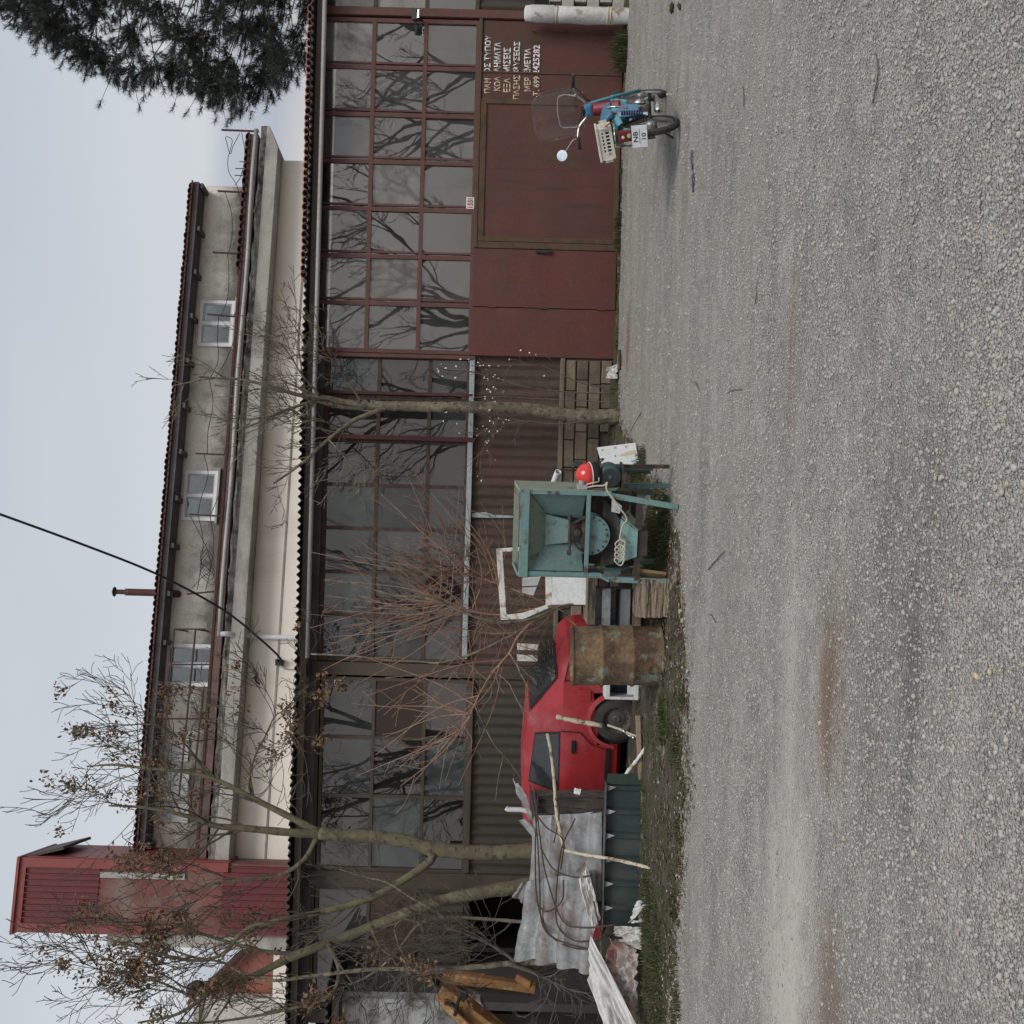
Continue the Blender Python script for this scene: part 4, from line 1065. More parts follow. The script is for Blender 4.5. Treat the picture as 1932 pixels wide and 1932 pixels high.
for i in range(k):
    x = tx0 + .14 + i * pw_
    mb = MB(TT); mb.prism([(x, TY + .02, zc), (x + pw_ * .72, TY + .02, zc), (x + pw_ * .80, TY - .015, zc), (x + pw_ * .94, TY - .015, zc), (x + pw_, TY + .02, zc), (x + pw_, TY + .045, zc), (x, TY + .045, zc)], (0, 0, tz - zc - .12))
    mb.build('cladding_panel', M['tower_red'], tower)
for a, b, c_, d in ((tx0 - .02, tx0 + .14, zc - .9, tz), (tx1 - .14, tx1 + .02, zc - 2.4, tz), (tx0 + .14, tx1 - .14, tz - .12, tz)): MB(TT).span(a, b, TY - .02, TY + .06, c_, d).build('corner_trim', M['tower_trim'], tower)
MB(TT).span(tx1 + .0, tx1 + .04, TY + .06, TY + 1.5, zc - 2.4, tz - .1).build('side_trim', M['tower_trim'], tower)
MB(TT).span(tx0 - .06, tx1 + .04, TY - .06, TY + 1.55, tz, tz + .05).build('roof_cap', M['tower_trim'], tower)
mb = MB(TT); mb.prism([(tx1 + .03, TY + .1, tz + .0), (tx1 + .22, TY + .1, tz - .72), (tx1 + .17, TY + .1, tz - .74), (tx1 - .01, TY + .1, tz - .04)], (0, 1.3, 0)); mb.build('side_hood', M['brown_steel'], tower)
MB(TT).span(tx1 - .30, tx1 - .20, TY - .01, TY + .03, zc - 1.6, zc - .02).build('downpipe', M['gutter'], tower)
tower2 = P(300, 1776, TY + .1).x
MB(TT).span(tower2, tx0 - .0, TY + .1, TY + 1.2, 0, P(207, 1766, TY).z).build('concrete_column', M['concrete'], tower)
zz = P(420, 1700, TY).z
for i in range(10):
    x = tx0 + .03 + i * (tx1 - tx0 - .06) / 10
    mb = MB(TT); w = (tx1 - tx0 - .06) / 10
    mb.prism([(x, TY + .028, 4.6), (x + w * .7, TY + .028, 4.6), (x + w * .78, TY - .004, 4.6), (x + w * .92, TY - .004, 4.6), (x + w, TY + .028, 4.6), (x + w, TY + .06, 4.6), (x, TY + .06, 4.6)], (0, 0, zz - 4.6)); mb.build('cladding_panel', M['tower_red'], tower)

# red brick gable and grey house end beyond it
gab = thing('brick_gable', 'red brick gable with sloping top between tower and grey house', 'house', P(700, 1830, 20.0))
M['brick_far'] = pm('red_brick_render', (.40, .155, .11), (.30, .12, .09), 2.5, rough=.9, bump=.35, bsc=16, spot=((.24, .15, .12), 3, .58, .75))
zr = 3.0
mb = MB(); a, b = P(492, 1768, 20.0), P(366, 1884, 20.0)
mb.prism([(a.x, 20.0, zr), a, b, (b.x - 1.6, 20.0, b.z), (b.x - 1.6, 20.0, zr)], (0, .4, 0)).build('wall', M['brick_far'], gab)
mb = MB(); mb.bar(a + V((.1, -.1, -.02)), b + V((0, -.1, .05)), .3, .06).build('verge_trim', M['tile_dark'], gab)
grey = thing('grey_house', 'grey stained house end half hidden by bare branches', 'house', P(700, 1930, 19.8))
x1 = P(470, 1884, 19.5).x
MB().span(x1 - 6, x1, 19.5, 19.7, 0, P(378, 1884, 19.5).z).build('wall', M['plaster_rough'], grey)
MB().span(x1 - 6, x1 + .05, 19.42, 19.75, P(378, 1884, 19.5).z, P(370, 1884, 19.5).z).build('coping', M['concrete'], grey)
MB().span(x1 - .05, x1 + 1.05, 19.46, 19.56, P(560, 1830, 19.5).z, P(515, 1880, 19.5).z).build('plaster_patch', M['plaster_cream'], grey)
dish = thing('round_cowl', 'dark round cowl on a short pole over the brick gable', 'vent', P(420, 1868, 20.6))
c = P(371, 1868, 20.6); R_ = .19
MB().lathe([(0, -R_), (R_ * .6, -R_ * .8), (R_ * .97, -R_ * .25), (R_, .0), (R_ * .9, R_ * .45), (R_ * .5, R_ * .87), (0, R_)], c, (.2, 1, .1), 20).build('drum', M['black_dusty'], dish, smooth=True)
MB().ring(c, (.2, 1, .1), R_, .02, 24, 6).build('rim', M['dark_iron'], dish)
MB().tube([c, V((c.x, 20.6, 5.6)), V((c.x - .02, 20.6, 4.2))], .03, 8).build('pole', M['iron'], dish)

# plastered annex closing the yard, dark opening beneath
ann = thing('plastered_annex', 'pale plastered annex wall over a dark open bay', 'shed', (-9.6, 15.2, 0))
ax1 = P(700, 1884, 14.9).x
M['plaster_blue'] = pm('pale_blue_grey_plaster', (.48, .50, .50), (.40, .42, .42), 1.5, rough=.95, bump=.25, spot=((.20, .19, .17), 1.6, .54, .72), spot2=((.10, .10, .085), 2.3, .6, .75))
za, zb = P(645, 1905, 14.9).z, P(905, 1905, 14.9).z
fn = lambda u, v: (ax1 - 4.5 * (1 - u), 14.9 + .01 * mnoise.noise(V((u * 8, v * 6, 3))), zb + .10 * mnoise.noise(V((u * 22, 0, 1))) * (1 - v) + (za - zb) * v)
MB().sheet(fn, 60, 16, .22).build('wall', M['plaster_blue'], ann)
MB().span(ax1 - 4.5, ax1 + .15, 14.6, 15.3, za, za + .10).build('eave_board', M['brown_steel'], ann)
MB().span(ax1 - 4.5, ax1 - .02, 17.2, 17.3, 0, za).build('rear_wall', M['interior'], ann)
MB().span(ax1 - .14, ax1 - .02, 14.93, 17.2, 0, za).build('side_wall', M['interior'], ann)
fn = lambda u, v: (ax1 - 4.6 + 4.9 * u, 14.5 + 3 * v, za + .16 + .25 * v + .022 * math.sin(u * 4.9 / .118 * 6.283))
MB().sheet(fn, 320, 2, .006).build('roof_sheet', M['sheet_roof'], ann, smooth=True)
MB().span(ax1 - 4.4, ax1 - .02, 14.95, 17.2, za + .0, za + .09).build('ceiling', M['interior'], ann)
# ------------------------------------------------------------------ bare trees
def path(p, d, L, k, wig, up, r_=rng):
    pts = [V(p)]; d = V(d).normalized()
    for i in range(k):
        d = (d + V((r_.gauss(0, wig), r_.gauss(0, wig), r_.gauss(0, wig) + up))).normalized()
        pts.append(pts[-1] + d * (L / k))
    return pts
def sprout(mb, p, d, L, r, gen, up=.08, wig=.16, tips=None, kids=(4, 5), spread=.75, flatten=1.0, minr=.0035):
    k = 6 if gen > 0 else 4
    pts = path(p, d, L, k, wig, up)
    rs = [max(minr, r * (1 - .72 * i / k)) for i in range(k + 1)]
    mb.tube(pts, rs, 6 if r > .02 else (5 if r > .008 else 3), cap=False)
    if gen == 0:
        if tips is not None: tips.append(pts[-1])
        return
    nk = rng.randint(*kids)
    for q in range(nk):
        t = .25 + .72 * (q + rng.random() * .7) / nk
        i = min(k - 1, int(t * k)); f = t * k - i
        b = pts[i].lerp(pts[min(k, i + 1)], min(1, f)); dr = (pts[min(k, i + 1)] - pts[i]).normalized()
        ax = dr.orthogonal().normalized(); ax.rotate(Matrix.Rotation(rng.uniform(0, 6.28), 3, dr))
        nd = dr + ax * spread * rng.uniform(.6, 1.35); nd.y *= flatten
        sprout(mb, b, nd, L * rng.uniform(.38, .62) * (1.1 - .35 * t), max(minr, rs[i] * .55), gen - 1, up, wig, tips, kids, spread, flatten, minr)
def limb(mb, img, D, r0, r1, n=10, k=6):
    pts = catmull([P(x, y, D if not isinstance(D, (tuple, list)) else D[0] + (D[1] - D[0]) * i / (len(img) - 1)) for i, (x, y) in enumerate(img)], k)
    rs = [r0 + (r1 - r0) * (i / (len(pts) - 1)) ** .8 for i in range(len(pts))]
    rs = [q * (1 + .06 * math.sin(i * 1.7)) for i, q in enumerate(rs)]
    mb.tube(pts, rs, n); return pts, rs
def dress(mb, limbs, per, L, gen, tips, t0=.3, **kw):
    for pts, rs in limbs:
        n = per if isinstance(per, int) else per(pts)
        for q in range(n):
            t = t0 + (1 - t0) * (q + rng.random()) / n
            i = min(len(pts) - 2, int(t * (len(pts) - 1)))
            dr = (pts[i + 1] - pts[i]).normalized(); ax = dr.orthogonal().normalized(); ax.rotate(Matrix.Rotation(rng.uniform(0, 6.28), 3, dr))
            sprout(mb, pts[i], dr * .8 + ax * rng.uniform(.6, 1.2), L * rng.uniform(.55, 1.2), max(.006, rs[i] * .42), gen, tips=tips, **kw)
def leaf_mesh(tips, name, m, parent, n, size, spread, keep=lambda p: True):
    tips = [t for t in tips if keep(t)]
    if not tips: return
    cs = [tips[rng.randrange(len(tips))] for _ in range(max(8, n // 26))]
    c = np.array([cs[rng.randrange(len(cs))] for _ in range(n)]) + nrng.normal(0, spread, (n, 3))
    quad = np.array([(-.5, 0, 0), (0, -.3, .1), (.5, 0, 0), (0, .3, .1)])
    co = np.einsum('nij,kj->nki', rand_rot(n), quad) * nrng.uniform(.5, 1.3, n)[:, None, None] * size + c[:, None]
    return raw_mesh(name, co.reshape(-1, 3), np.arange(n * 4).reshape(n, 4), nrng.uniform(0, 1, n * 4), m, 'stuff', parent, wloc(parent))

# tree with three forks behind the sheet heap
DA = 12.7
tA = thing('bare_tree', 'bare tree forking low behind the galvanised sheet heap, dead leaves in its crown', 'tree', P(1165, 1602, DA))
tr = MB(); br = MB(); tips = []
la = [limb(tr, [(1190, 1598), (1075, 1602), (1000, 1606), (930, 1609), (860, 1606), (810, 1600), (770, 1588), (710, 1579), (650, 1577), (602, 1572)], DA, .105, .075, 14)]
lims = [limb(tr, [(606, 1573), (560, 1548), (479, 1507), (411, 1473), (348, 1456), (280, 1450), (215, 1443), (165, 1446)], (DA, 13.4), .052, .010),
        limb(tr, [(606, 1573), (551, 1571), (466, 1563), (407, 1558), (373, 1545), (310, 1530), (254, 1522), (205, 1520)], (DA, 12.2), .060, .010),
        limb(tr, [(800, 1597), (813, 1623), (738, 1674), (690, 1698), (619, 1718), (551, 1732), (466, 1753), (420, 1800), (360, 1812), (270, 1790), (200, 1770)], (DA, 12.0), .062, .010),
        limb(tr, [(600, 1575), (575, 1620), (530, 1650), (460, 1660), (400, 1668), (330, 1690), (270, 1700)], (DA, 13.2), .035, .008),
        limb(tr, [(479, 1507), (470, 1480), (480, 1430), (500, 1390), (520, 1350), (545, 1345), (548, 1380)], (13.0, 12.6), .018, .006),
        limb(tr, [(411, 1473), (380, 1440), (340, 1395), (300, 1370), (255, 1365)], (13.2, 13.4), .018, .006)]
tr.build('trunk', M['bark_green'], tA, smooth=True)
dress(br, lims, 14, 1.15, 2, tips, .22, kids=(3, 5), minr=.0042)
br.build('branches', M['twig_grey'], tA, smooth=True)
leaf_mesh(tips, 'dead_leaves', M['leaf_dead'], tA, 3600, .06, .055, lambda p: mnoise.noise(p * 1.6) > .12)

tB = thing('bare_tree', 'leaning greenish bare tree rising from behind the galvanised sheets', 'tree', P(1160, 1655, 12.5))
tr = MB(); br = MB(); tips = []
limb(tr, [(1185, 1640), (1060, 1660), (987, 1671), (920, 1682), (856, 1694), (801, 1710), (750, 1729), (698, 1749), (619, 1779), (540, 1809)], (12.4, 12.6), .098, .05, 14)
lims = [limb(tr, [(545, 1808), (470, 1845), (400, 1872), (373, 1890), (330, 1915), (260, 1930)], (12.6, 12.2), .05, .012),
        limb(tr, [(560, 1800), (500, 1795), (440, 1780), (390, 1765), (330, 1745), (250, 1740), (180, 1745), (100, 1790)], (12.6, 13), .03, .007),
        limb(tr, [(700, 1748), (720, 1790), (760, 1810), (800, 1818)], (12.5, 12.2), .022, .008),
        limb(tr, [(619, 1779), (640, 1830), (620, 1880), (540, 1905), (430, 1925), (330, 1932)], (12.5, 12.0), .035, .01),
        limb(tr, [(373, 1890), (340, 1870), (290, 1850), (220, 1840), (150, 1815)], (12.4, 12.8), .02, .006)]
tr.build('trunk', M['bark_green'], tB, smooth=True)
dress(br, lims, 12, 1.1, 2, tips, .15, kids=(3, 5), minr=.0042)
br.build('branches', M['twig_grey'], tB, smooth=True)
leaf_mesh(tips, 'dead_leaves', M['leaf_dead'], tB, 2400, .06, .055, lambda p: mnoise.noise(p * 1.6) > .15)

tC = thing('bare_sapling', 'slender pale bare sapling curving up beside the orange digger arm', 'tree', P(1130, 1812, 12.0))
tr = MB(); br = MB(); tips = []
l1 = limb(tr, [(1160, 1812), (1060, 1815), (975, 1817), (900, 1824), (856, 1827), (780, 1828), (698, 1829), (599, 1840), (509, 1850), (450, 1832), (424, 1817), (360, 1804), (305, 1787), (220, 1775)], (12, 12.4), .042, .008, 10)
tr.build('trunk', M['bark'], tC, smooth=True)
l2 = [l1, limb(br, [(975, 1817), (940, 1790), (880, 1762), (840, 1750), (800, 1738)], 12.0, .02, .008), limb(br, [(985, 1816), (950, 1800), (900, 1765), (850, 1745)], 12.0, .012, .006), limb(br, [(960, 1818), (1000, 1832), (1040, 1850), (1060, 1870)], 12.0, .03, .015)]
dress(br, l2, 12, .8, 2, tips, .25, kids=(2, 4))
br.build('branches', M['twig'], tC, smooth=True)

tE = thing('bare_sapling', 'thin crooked sapling standing between the two forked trees', 'tree', P(1140, 1738, 12.2))
tr = MB(); br = MB(); tips = []
l1 = limb(tr, [(1150, 1742), (1060, 1740), (999, 1740), (930, 1735), (840, 1731), (790, 1745), (745, 1800), (700, 1838), (650, 1862), (590, 1885)], (12.2, 12.6), .028, .010, 8)
l2 = [l1, limb(tr, [(840, 1731), (770, 1690), (730, 1665), (690, 1655), (640, 1640)], (12.2, 12.6), .016, .006, 6), limb(tr, [(800, 1745), (765, 1735), (745, 1752), (760, 1800), (790, 1830)], (12.2, 11.9), .014, .006, 6)]
tr.build('trunk', M['bark'], tE, smooth=True)
dress(br, l2, 11, .75, 2, tips, .25, kids=(2, 4)); br.build('branches', M['twig'], tE, smooth=True)

# pale tree against the shed windows
DD = 15.25
tD = thing('bare_tree', 'pale barked bare tree standing against the shed block wall', 'tree', P(1158, 786, DD))
tr = MB(); br = MB(); tips = []
limb(tr, [(1172, 785), (1120, 787), (1080, 785), (1030, 777), (985, 771), (930, 769), (880, 768), (830, 768), (780, 767), (735, 766), (700, 765)], DD, .118, .066, 16)
tr.build('trunk', M['bark'], tD, smooth=True)
lims = [limb(br, [(705, 766), (682, 764), (645, 757), (613, 750), (572, 747), (535, 737), (499, 726), (447, 715), (396, 714), (355, 722), (325, 728)], (DD, 14.6), .055, .007),
        limb(br, [(705, 767), (660, 768), (627, 764), (600, 757), (565, 765), (523, 781), (485, 798), (444, 814)], (DD, 14.9), .050, .012),
        limb(br, [(735, 767), (705, 778), (672, 791), (645, 809), (620, 829), (600, 846), (582, 864), (548, 890), (516, 912)], (DD, 14.7), .042, .016),
        limb(br, [(682, 757), (660, 725), (637, 691), (618, 672), (599, 658)], (DD, 14.7), .02, .006), limb(br, [(603, 745), (585, 725), (568, 705), (548, 672), (530, 648)], (15, 14.5), .018, .008),
        limb(br, [(572, 712), (565, 670), (562, 628), (540, 594)], (14.9, 14.4), .012, .005), limb(br, [(645, 809), (625, 800), (600, 790), (575, 788), (560, 785)], (DD, 14.6), .014, .006),
        limb(br, [(600, 790), (550, 800), (520, 790), (495, 795)], (14.8, 14.6), .010, .005), limb(br, [(620, 829), (640, 850), (655, 870), (668, 885)], (14.9, 14.5), .012, .005)]
dress(br, lims, 11, .72, 2, tips, .3, kids=(2, 3), minr=.0045, wig=.13)
br.build('branches', M['bark'], tD, smooth=True)
# flowering suckers from the foot of that tree
fl = thing('blossom_shrub', 'sparse shrub with white blossom at the foot of the pale tree', 'shrub', P(1160, 745, 15.0))
br = MB(); tips = []
lims = [limb(br, [(1160, 742), (1080, 740), (1000, 732), (940, 715), (880, 700), (850, 698)], (15.1, 14.9), .013, .005, 6), limb(br, [(1160, 735), (1090, 720), (1020, 690), (940, 690), (890, 690)], (15.1, 14.7), .011, .004, 6),
        limb(br, [(1160, 760), (1080, 755), (1010, 752), (930, 748), (870, 752)], 15.0, .010, .004, 6), limb(br, [(1150, 790), (1050, 800), (1000, 795), (960, 800), (930, 822), (910, 850), (905, 885)], (15.0, 14.6), .011, .004, 6),
        limb(br, [(1000, 795), (980, 800), (950, 790), (925, 793)], (14.8, 14.6), .007, .004, 6)]
dress(br, lims, 9, .5, 1, tips, .3, kids=(2, 4)); br.build('stems', M['twig'], fl, smooth=True)
fl_pts = [pts[i] for pts, rs in lims for i in range(len(pts) // 2, len(pts))] + tips
n = 210
c = np.array([fl_pts[rng.randrange(len(fl_pts))] for _ in range(n)]) + nrng.normal(0, .008, (n, 3))
ok = [(mnoise.noise(V(p) * 2.5) > -.05) for p in c]; c = c[ok]; n = len(c)
sh = ICO_V[None] * nrng.uniform(.6, 1.4, (n, 12, 1)) * nrng.uniform(.005, .014, (n, 1, 1))
raw_mesh('blossoms', (sh + c[:, None]).reshape(-1, 3), (ICO_F[None] + 12 * np.arange(n)[:, None, None]).reshape(-1, 3), None, M['blossom'], 'stuff', fl, wloc(fl))

# red brown bush behind the barrel
bu = thing('bare_bush', 'bare bush of long red brown shoots behind the rusty barrel', 'shrub', P(1175, 1140, 11.3))
br = MB(); pale = MB(); tips = []
hub = [(1190, 1140), (1110, 1140), (1075, 1140), (1050, 1146)]
ls = [limb(br, hub + [(1010, 1168), (976, 1203), (961, 1232), (925, 1275), (895, 1330), (875, 1380)], (11.3, 11.0), .03, .006, 8), limb(br, hub + [(1000, 1125), (950, 1105), (900, 1090), (850, 1070)], (11.3, 11.6), .026, .006, 8),
      limb(br, hub + [(1000, 1150), (940, 1160), (880, 1150), (820, 1135)], (11.3, 11.2), .026, .006, 8), limb(br, hub + [(1020, 1180), (990, 1190), (930, 1195), (860, 1185)], (11.3, 11.5), .022, .005, 8)]
targets = [(655, 1165), (690, 1000), (720, 960), (760, 905), (800, 930), (740, 1040), (640, 1100), (690, 1130), (700, 1200), (620, 1235), (650, 1270), (720, 1330), (760, 1420), (720, 1395), (790, 1300), (840, 1370), (850, 960), (880, 1000), (900, 1060), (600, 1050), (660, 1060), (780, 1080), (820, 1220), (640, 1180), (700, 1260), (930, 970), (760, 1480), (860, 1460), (690, 1440), (590, 1130), (740, 1150), (810, 1010), (610, 1190), (680, 1300), (870, 890)]
src = [p for p, r in ls for p in p[len(p) // 2:]]
for (x, y) in targets * 2:
    e = P(x + rng.uniform(-25, 25), y + rng.uniform(-30, 30), rng.uniform(10.7, 11.9))
    s = min(rng.sample(src, 9), key=lambda q: (q - e).length)
    L = (e - s).length
    mid = s.lerp(e, .45) + V((rng.gauss(0, .07), rng.gauss(0, .07), -.06 * L + rng.gauss(0, .04)))
    pts = catmull([s, mid, e], 6); rs = lerp_list(.0095, .0038, len(pts)); br.tube(pts, rs, 4, cap=False)
    for q in range(rng.randint(1, 4)):
        i = rng.randint(3, len(pts) - 3); dr = (pts[i + 1] - pts[i]).normalized(); ax = dr.orthogonal(); ax.rotate(Matrix.Rotation(rng.uniform(0, 6.28), 3, dr))
        sprout(br, pts[i], dr + ax * .6, rng.uniform(.15, .5), .005, rng.choice((0, 0, 1)), tips=tips, kids=(1, 3))
for k in range(70):
    s = src[rng.randrange(len(src))]; d = V((rng.gauss(0, 1), rng.gauss(0, .6), rng.uniform(-.2, 1)))
    sprout(br, s, d, rng.uniform(.3, .8), .006, 1, tips=tips, kids=(1, 3), wig=.2)
br.build('shoots', M['twig_red'], bu, smooth=True)
limb(pale, hub + [(1010, 1165), (950, 1175), (890, 1161), (810, 1130), (741, 1123), (672, 1102), (613, 1094)], (11.3, 10.9), .022, .012, 8)
limb(pale, hub + [(1000, 1180), (900, 1230), (830, 1250), (794, 1248), (738, 1246), (670, 1238), (587, 1234)], (11.3, 11.6), .018, .009, 8)
limb(pale, hub + [(1065, 1155), (1075, 1170), (1090, 1182)], 11.0, .012, .007, 6)
limb(pale, [(961, 1232), (975, 1255), (990, 1285), (1002, 1305)], (10.9, 10.7), .010, .006, 6)
limb(pale, [(895, 1330), (930, 1400), (955, 1430), (985, 1470)], (11.1, 11.2), .010, .006, 6); limb(pale, [(950, 1425), (940, 1470), (935, 1510)], 11.2, .006, .004, 5)
pale.build('pale_stems', M['bark'], bu, smooth=True)

# pine beyond the shed
DP = 23.5
pine = thing('pine_tree', 'dark green pine with needle tufts beyond the shed roof', 'tree', (P(400, -190, DP).x, DP, 0))
tr = MB(); base = V((P(400, -190, DP).x, DP, 0))
tr.tube(catmull([base, base + V((.1, 0, 4)), base + V((-.1, .1, 8)), base + V((.1, 0, 12.5)), base + V((.0, 0, 15))]), lerp_list(.32, .06, 25), 12); tr.build('trunk', M['pine_bark'], pine, smooth=True)
def ymax(x):
    for (x0, y0), (x1, y1) in zip(PE, PE[1:]):
        if x <= x1: return y0 + (y1 - y0) * (x - x0) / (x1 - x0)
    return PE[-1][1]
PE = [(-200, -80), (-60, 0), (20, 35), (60, 62), (110, 85), (150, 125), (200, 145), (240, 165), (300, 150), (350, 155), (400, 198), (450, 192), (500, 175), (545, 140), (580, 110), (640, 60), (800, -60)]
cl = []
tries = 0
while len(cl) < 230 and tries < 9000:
    tries += 1
    x = rng.uniform(-120, 640); y = rng.uniform(-330, ymax(x) - 14)
    if y > 60 and mnoise.noise(V((x / 55., y / 45., 2))) < -.18: continue
    D = DP + rng.uniform(-1.6, 1.6)
    if any((x - a) ** 2 + (y - b) ** 2 < 26 ** 2 and abs(D - c) < 1.2 for a, b, c in cl): continue
    cl.append((x, y, D))
for x in range(25, 580, 27): cl.append((x, ymax(x) - 16 + rng.uniform(-7, 4), DP + rng.uniform(-1, .6)))
br = MB(); tp, td = [], []
for x, y, D in cl:
    c = P(x, y, D)
    h = min(14, max(2.5, c.z - rng.uniform(-.3, .9)))
    s = V((base.x, DP, h)); mid = s.lerp(c, .55) + V((0, rng.uniform(-.5, .5), rng.uniform(-.7, .3)))
    pts = catmull([s, mid, c], 5); br.tube(pts, lerp_list(.022, .008, len(pts)), 5, cap=False)
    out = (c - s).normalized()
    for q in range(rng.randint(26, 38)):
        e = c + V((rng.gauss(0, .22), rng.gauss(0, .3), rng.gauss(0, .19))); st = pts[-2].lerp(c, rng.random())
        br.tube([st, st.lerp(e, .5) + V((0, 0, -.02)), e], [.008, .007, .006], 3, cap=False)
        dd = (e - st).normalized() * .7 + out * .5 + V((0, 0, .25)); tp.append(e); td.append(dd.normalized())
br.build('branches', M['pine_bark'], pine, smooth=True)
NP = 62
tp, td = np.array(tp), np.array(td); n = len(tp)
dirs = nrng.normal(size=(n, NP, 3)); dirs /= np.linalg.norm(dirs, axis=2)[..., None]
dirs = dirs * .85 + td[:, None] * .75; dirs /= np.linalg.norm(dirs, axis=2)[..., None]
ln = nrng.uniform(.10, .19, (n, NP, 1)); root = tp[:, None] + td[:, None] * nrng.uniform(-.16, .04, (n, NP, 1))
side = np.cross(dirs, nrng.normal(size=(n, NP, 3))); side /= np.linalg.norm(side, axis=2)[..., None] + 1e-9
w = .0045
co = np.stack([root - side * w, root + side * w, root + dirs * ln + side * w * .4], 2).reshape(-1, 3)
raw_mesh('needles', co, np.arange(len(co)).reshape(-1, 3), None, M['pine_needle'], 'stuff', pine, wloc(pine))

# bare trees across the yard (they show in the window reflections)
for k, (x, y, h) in enumerate(((8.4, -8, 10.5), (11.6, -10, 11.5), (14.6, -7.5, 9.5), (17.8, -9, 10), (4.2, -13, 10), (-3.5, -11, 9), (-11, -9, 10))):
    t = thing('bare_tree', 'bare branched tree mirrored in the shed windows', 'tree', (x, y, 0), 'bare trees mirrored in the shed windows')
    tr = MB(); br = MB(); tips = []
    pts = catmull([V((x, y, -.05)), V((x + .1, y, 1.5)), V((x + rng.uniform(-.2, .2), y, 3.2)), V((x + rng.uniform(-.4, .4), y, h * .55))], 4)
    tr.tube(pts, lerp_list(.22, .11, len(pts)), 10); tr.build('trunk', M['bark'], t, smooth=True)
    for q in range(7):
        a = q * 2.4 + rng.random(); b = pts[-1 - rng.randint(0, 5)]
        sprout(br, b, V((math.cos(a) * .75, math.sin(a) * .5, 1.0)), h * rng.uniform(.34, .5), .085, 3, up=.05, wig=.12, kids=(3, 4), spread=.6, minr=.008, tips=tips)
    br.build('branches', M['twig'], t, smooth=True)
# ------------------------------------------------------------------ green hopper mill
M['teal'] = pm('faded_teal_paint', (.125, .235, .245), (.15, .25, .24), 2.5, rough=.6, bump=.08, spot=((.07, .055, .04), 7, .62, .72), spot2=((.19, .235, .22), 3, .6, .8))
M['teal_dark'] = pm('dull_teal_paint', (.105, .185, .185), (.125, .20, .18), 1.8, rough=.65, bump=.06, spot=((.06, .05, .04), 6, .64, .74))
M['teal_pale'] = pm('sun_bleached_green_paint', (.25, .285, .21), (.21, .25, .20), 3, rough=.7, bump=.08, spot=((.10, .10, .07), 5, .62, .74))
M['teal_olive'] = pm('olive_teal_paint', (.185, .235, .185), (.165, .225, .19), 2, rough=.65, bump=.05, spot=((.075, .065, .05), 7, .62, .72))
M['motor_green'] = pm('motor_green_paint', (.06, .105, .112), (.05, .09, .095), 4, rough=.55, bump=.08)
M['grease'] = pm('greasy_rusted_steel', (.055, .042, .034), (.035, .03, .028), 8, rough=.7, bump=.3, spot=((.12, .07, .045), 9, .58, .7))
M['cream_cable'] = pm('cream_cable', (.50, .46, .37), (.42, .38, .30), 8, rough=.7, bump=0)
psi = math.radians(11)
MO = G(1272, 1012, .02)
TM = Matrix.Translation(MO) @ Matrix.Rotation(-psi, 4, 'Z')
mill = thing('hopper_mill', 'teal painted steel hopper mill on splayed legs at the gravel edge', 'machine', MO)
def mb_(): return MB(TM)
# uprights, flange, cross bar
for s, x in ((-1, -.395), (1, .385)):
    mb_().span(x - .018, x + .018, 0, .035, .68, 1.37).build('upright', M['teal'], mill, bevel=.003)
mb_().span(-.43, .41, -.015, .03, 1.365, 1.455).build('top_flange', M['teal'], mill, bevel=.005)
mb_().span(-.40, .39, -.004, .03, .795, .835).build('cross_bar', M['teal'], mill, bevel=.003)
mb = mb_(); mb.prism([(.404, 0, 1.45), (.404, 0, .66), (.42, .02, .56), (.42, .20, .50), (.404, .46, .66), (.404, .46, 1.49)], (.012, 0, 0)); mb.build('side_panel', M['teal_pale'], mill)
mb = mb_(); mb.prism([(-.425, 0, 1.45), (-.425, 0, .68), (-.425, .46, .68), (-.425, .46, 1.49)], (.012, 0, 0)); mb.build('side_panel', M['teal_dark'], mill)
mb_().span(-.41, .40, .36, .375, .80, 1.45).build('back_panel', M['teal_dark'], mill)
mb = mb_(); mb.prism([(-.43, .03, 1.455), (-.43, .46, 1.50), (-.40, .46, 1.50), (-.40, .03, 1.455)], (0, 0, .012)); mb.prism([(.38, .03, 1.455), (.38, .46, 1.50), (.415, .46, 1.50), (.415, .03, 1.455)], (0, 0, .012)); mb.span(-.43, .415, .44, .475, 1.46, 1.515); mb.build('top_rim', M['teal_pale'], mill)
# funnel: front, sides, back, neck
def funnel(mbx, top, bot):
    a, b = [V(p) for p in top], [V(p) for p in bot]
    v = a + b + [p + V((0, .004, .004)) for p in a + b]
    return mbx.add(v, [(0, 1, 5, 4), (1, 2, 6, 5), (2, 3, 7, 6), (3, 0, 4, 7), (12, 13, 9, 8), (13, 14, 10, 9), (14, 15, 11, 10), (15, 12, 8, 11)])
funnel(mb_(), [(-.375, .02, 1.362), (.365, .02, 1.362), (.365, .35, 1.362), (-.375, .35, 1.362)], [(-.15, .16, 1.205), (.15, .16, 1.205), (.15, .30, 1.205), (-.15, .30, 1.205)]).build('funnel', M['teal_olive'], mill)
for s in (-1, 1):   # wings sloping from the uprights to the neck
    mb = mb_(); mb.prism([(s * .37, .03, 1.36), (s * .15, .165, 1.205), (s * .11, .20, .86), (s * .375, .05, .84)] if s > 0 else [(s * .375, .05, .84), (s * .11, .20, .86), (s * .15, .165, 1.205), (s * .37, .03, 1.36)], (0, .008, 0)); mb.build('wing_plate', M['teal_dark'], mill)
funnel(mb_(), [(-.15, .15, 1.205), (.15, .15, 1.205), (.15, .28, 1.205), (-.15, .28, 1.205)], [(-.115, .13, .99), (.10, .13, .99), (.10, .26, .99), (-.115, .26, .99)]).build('neck', M['teal'], mill)
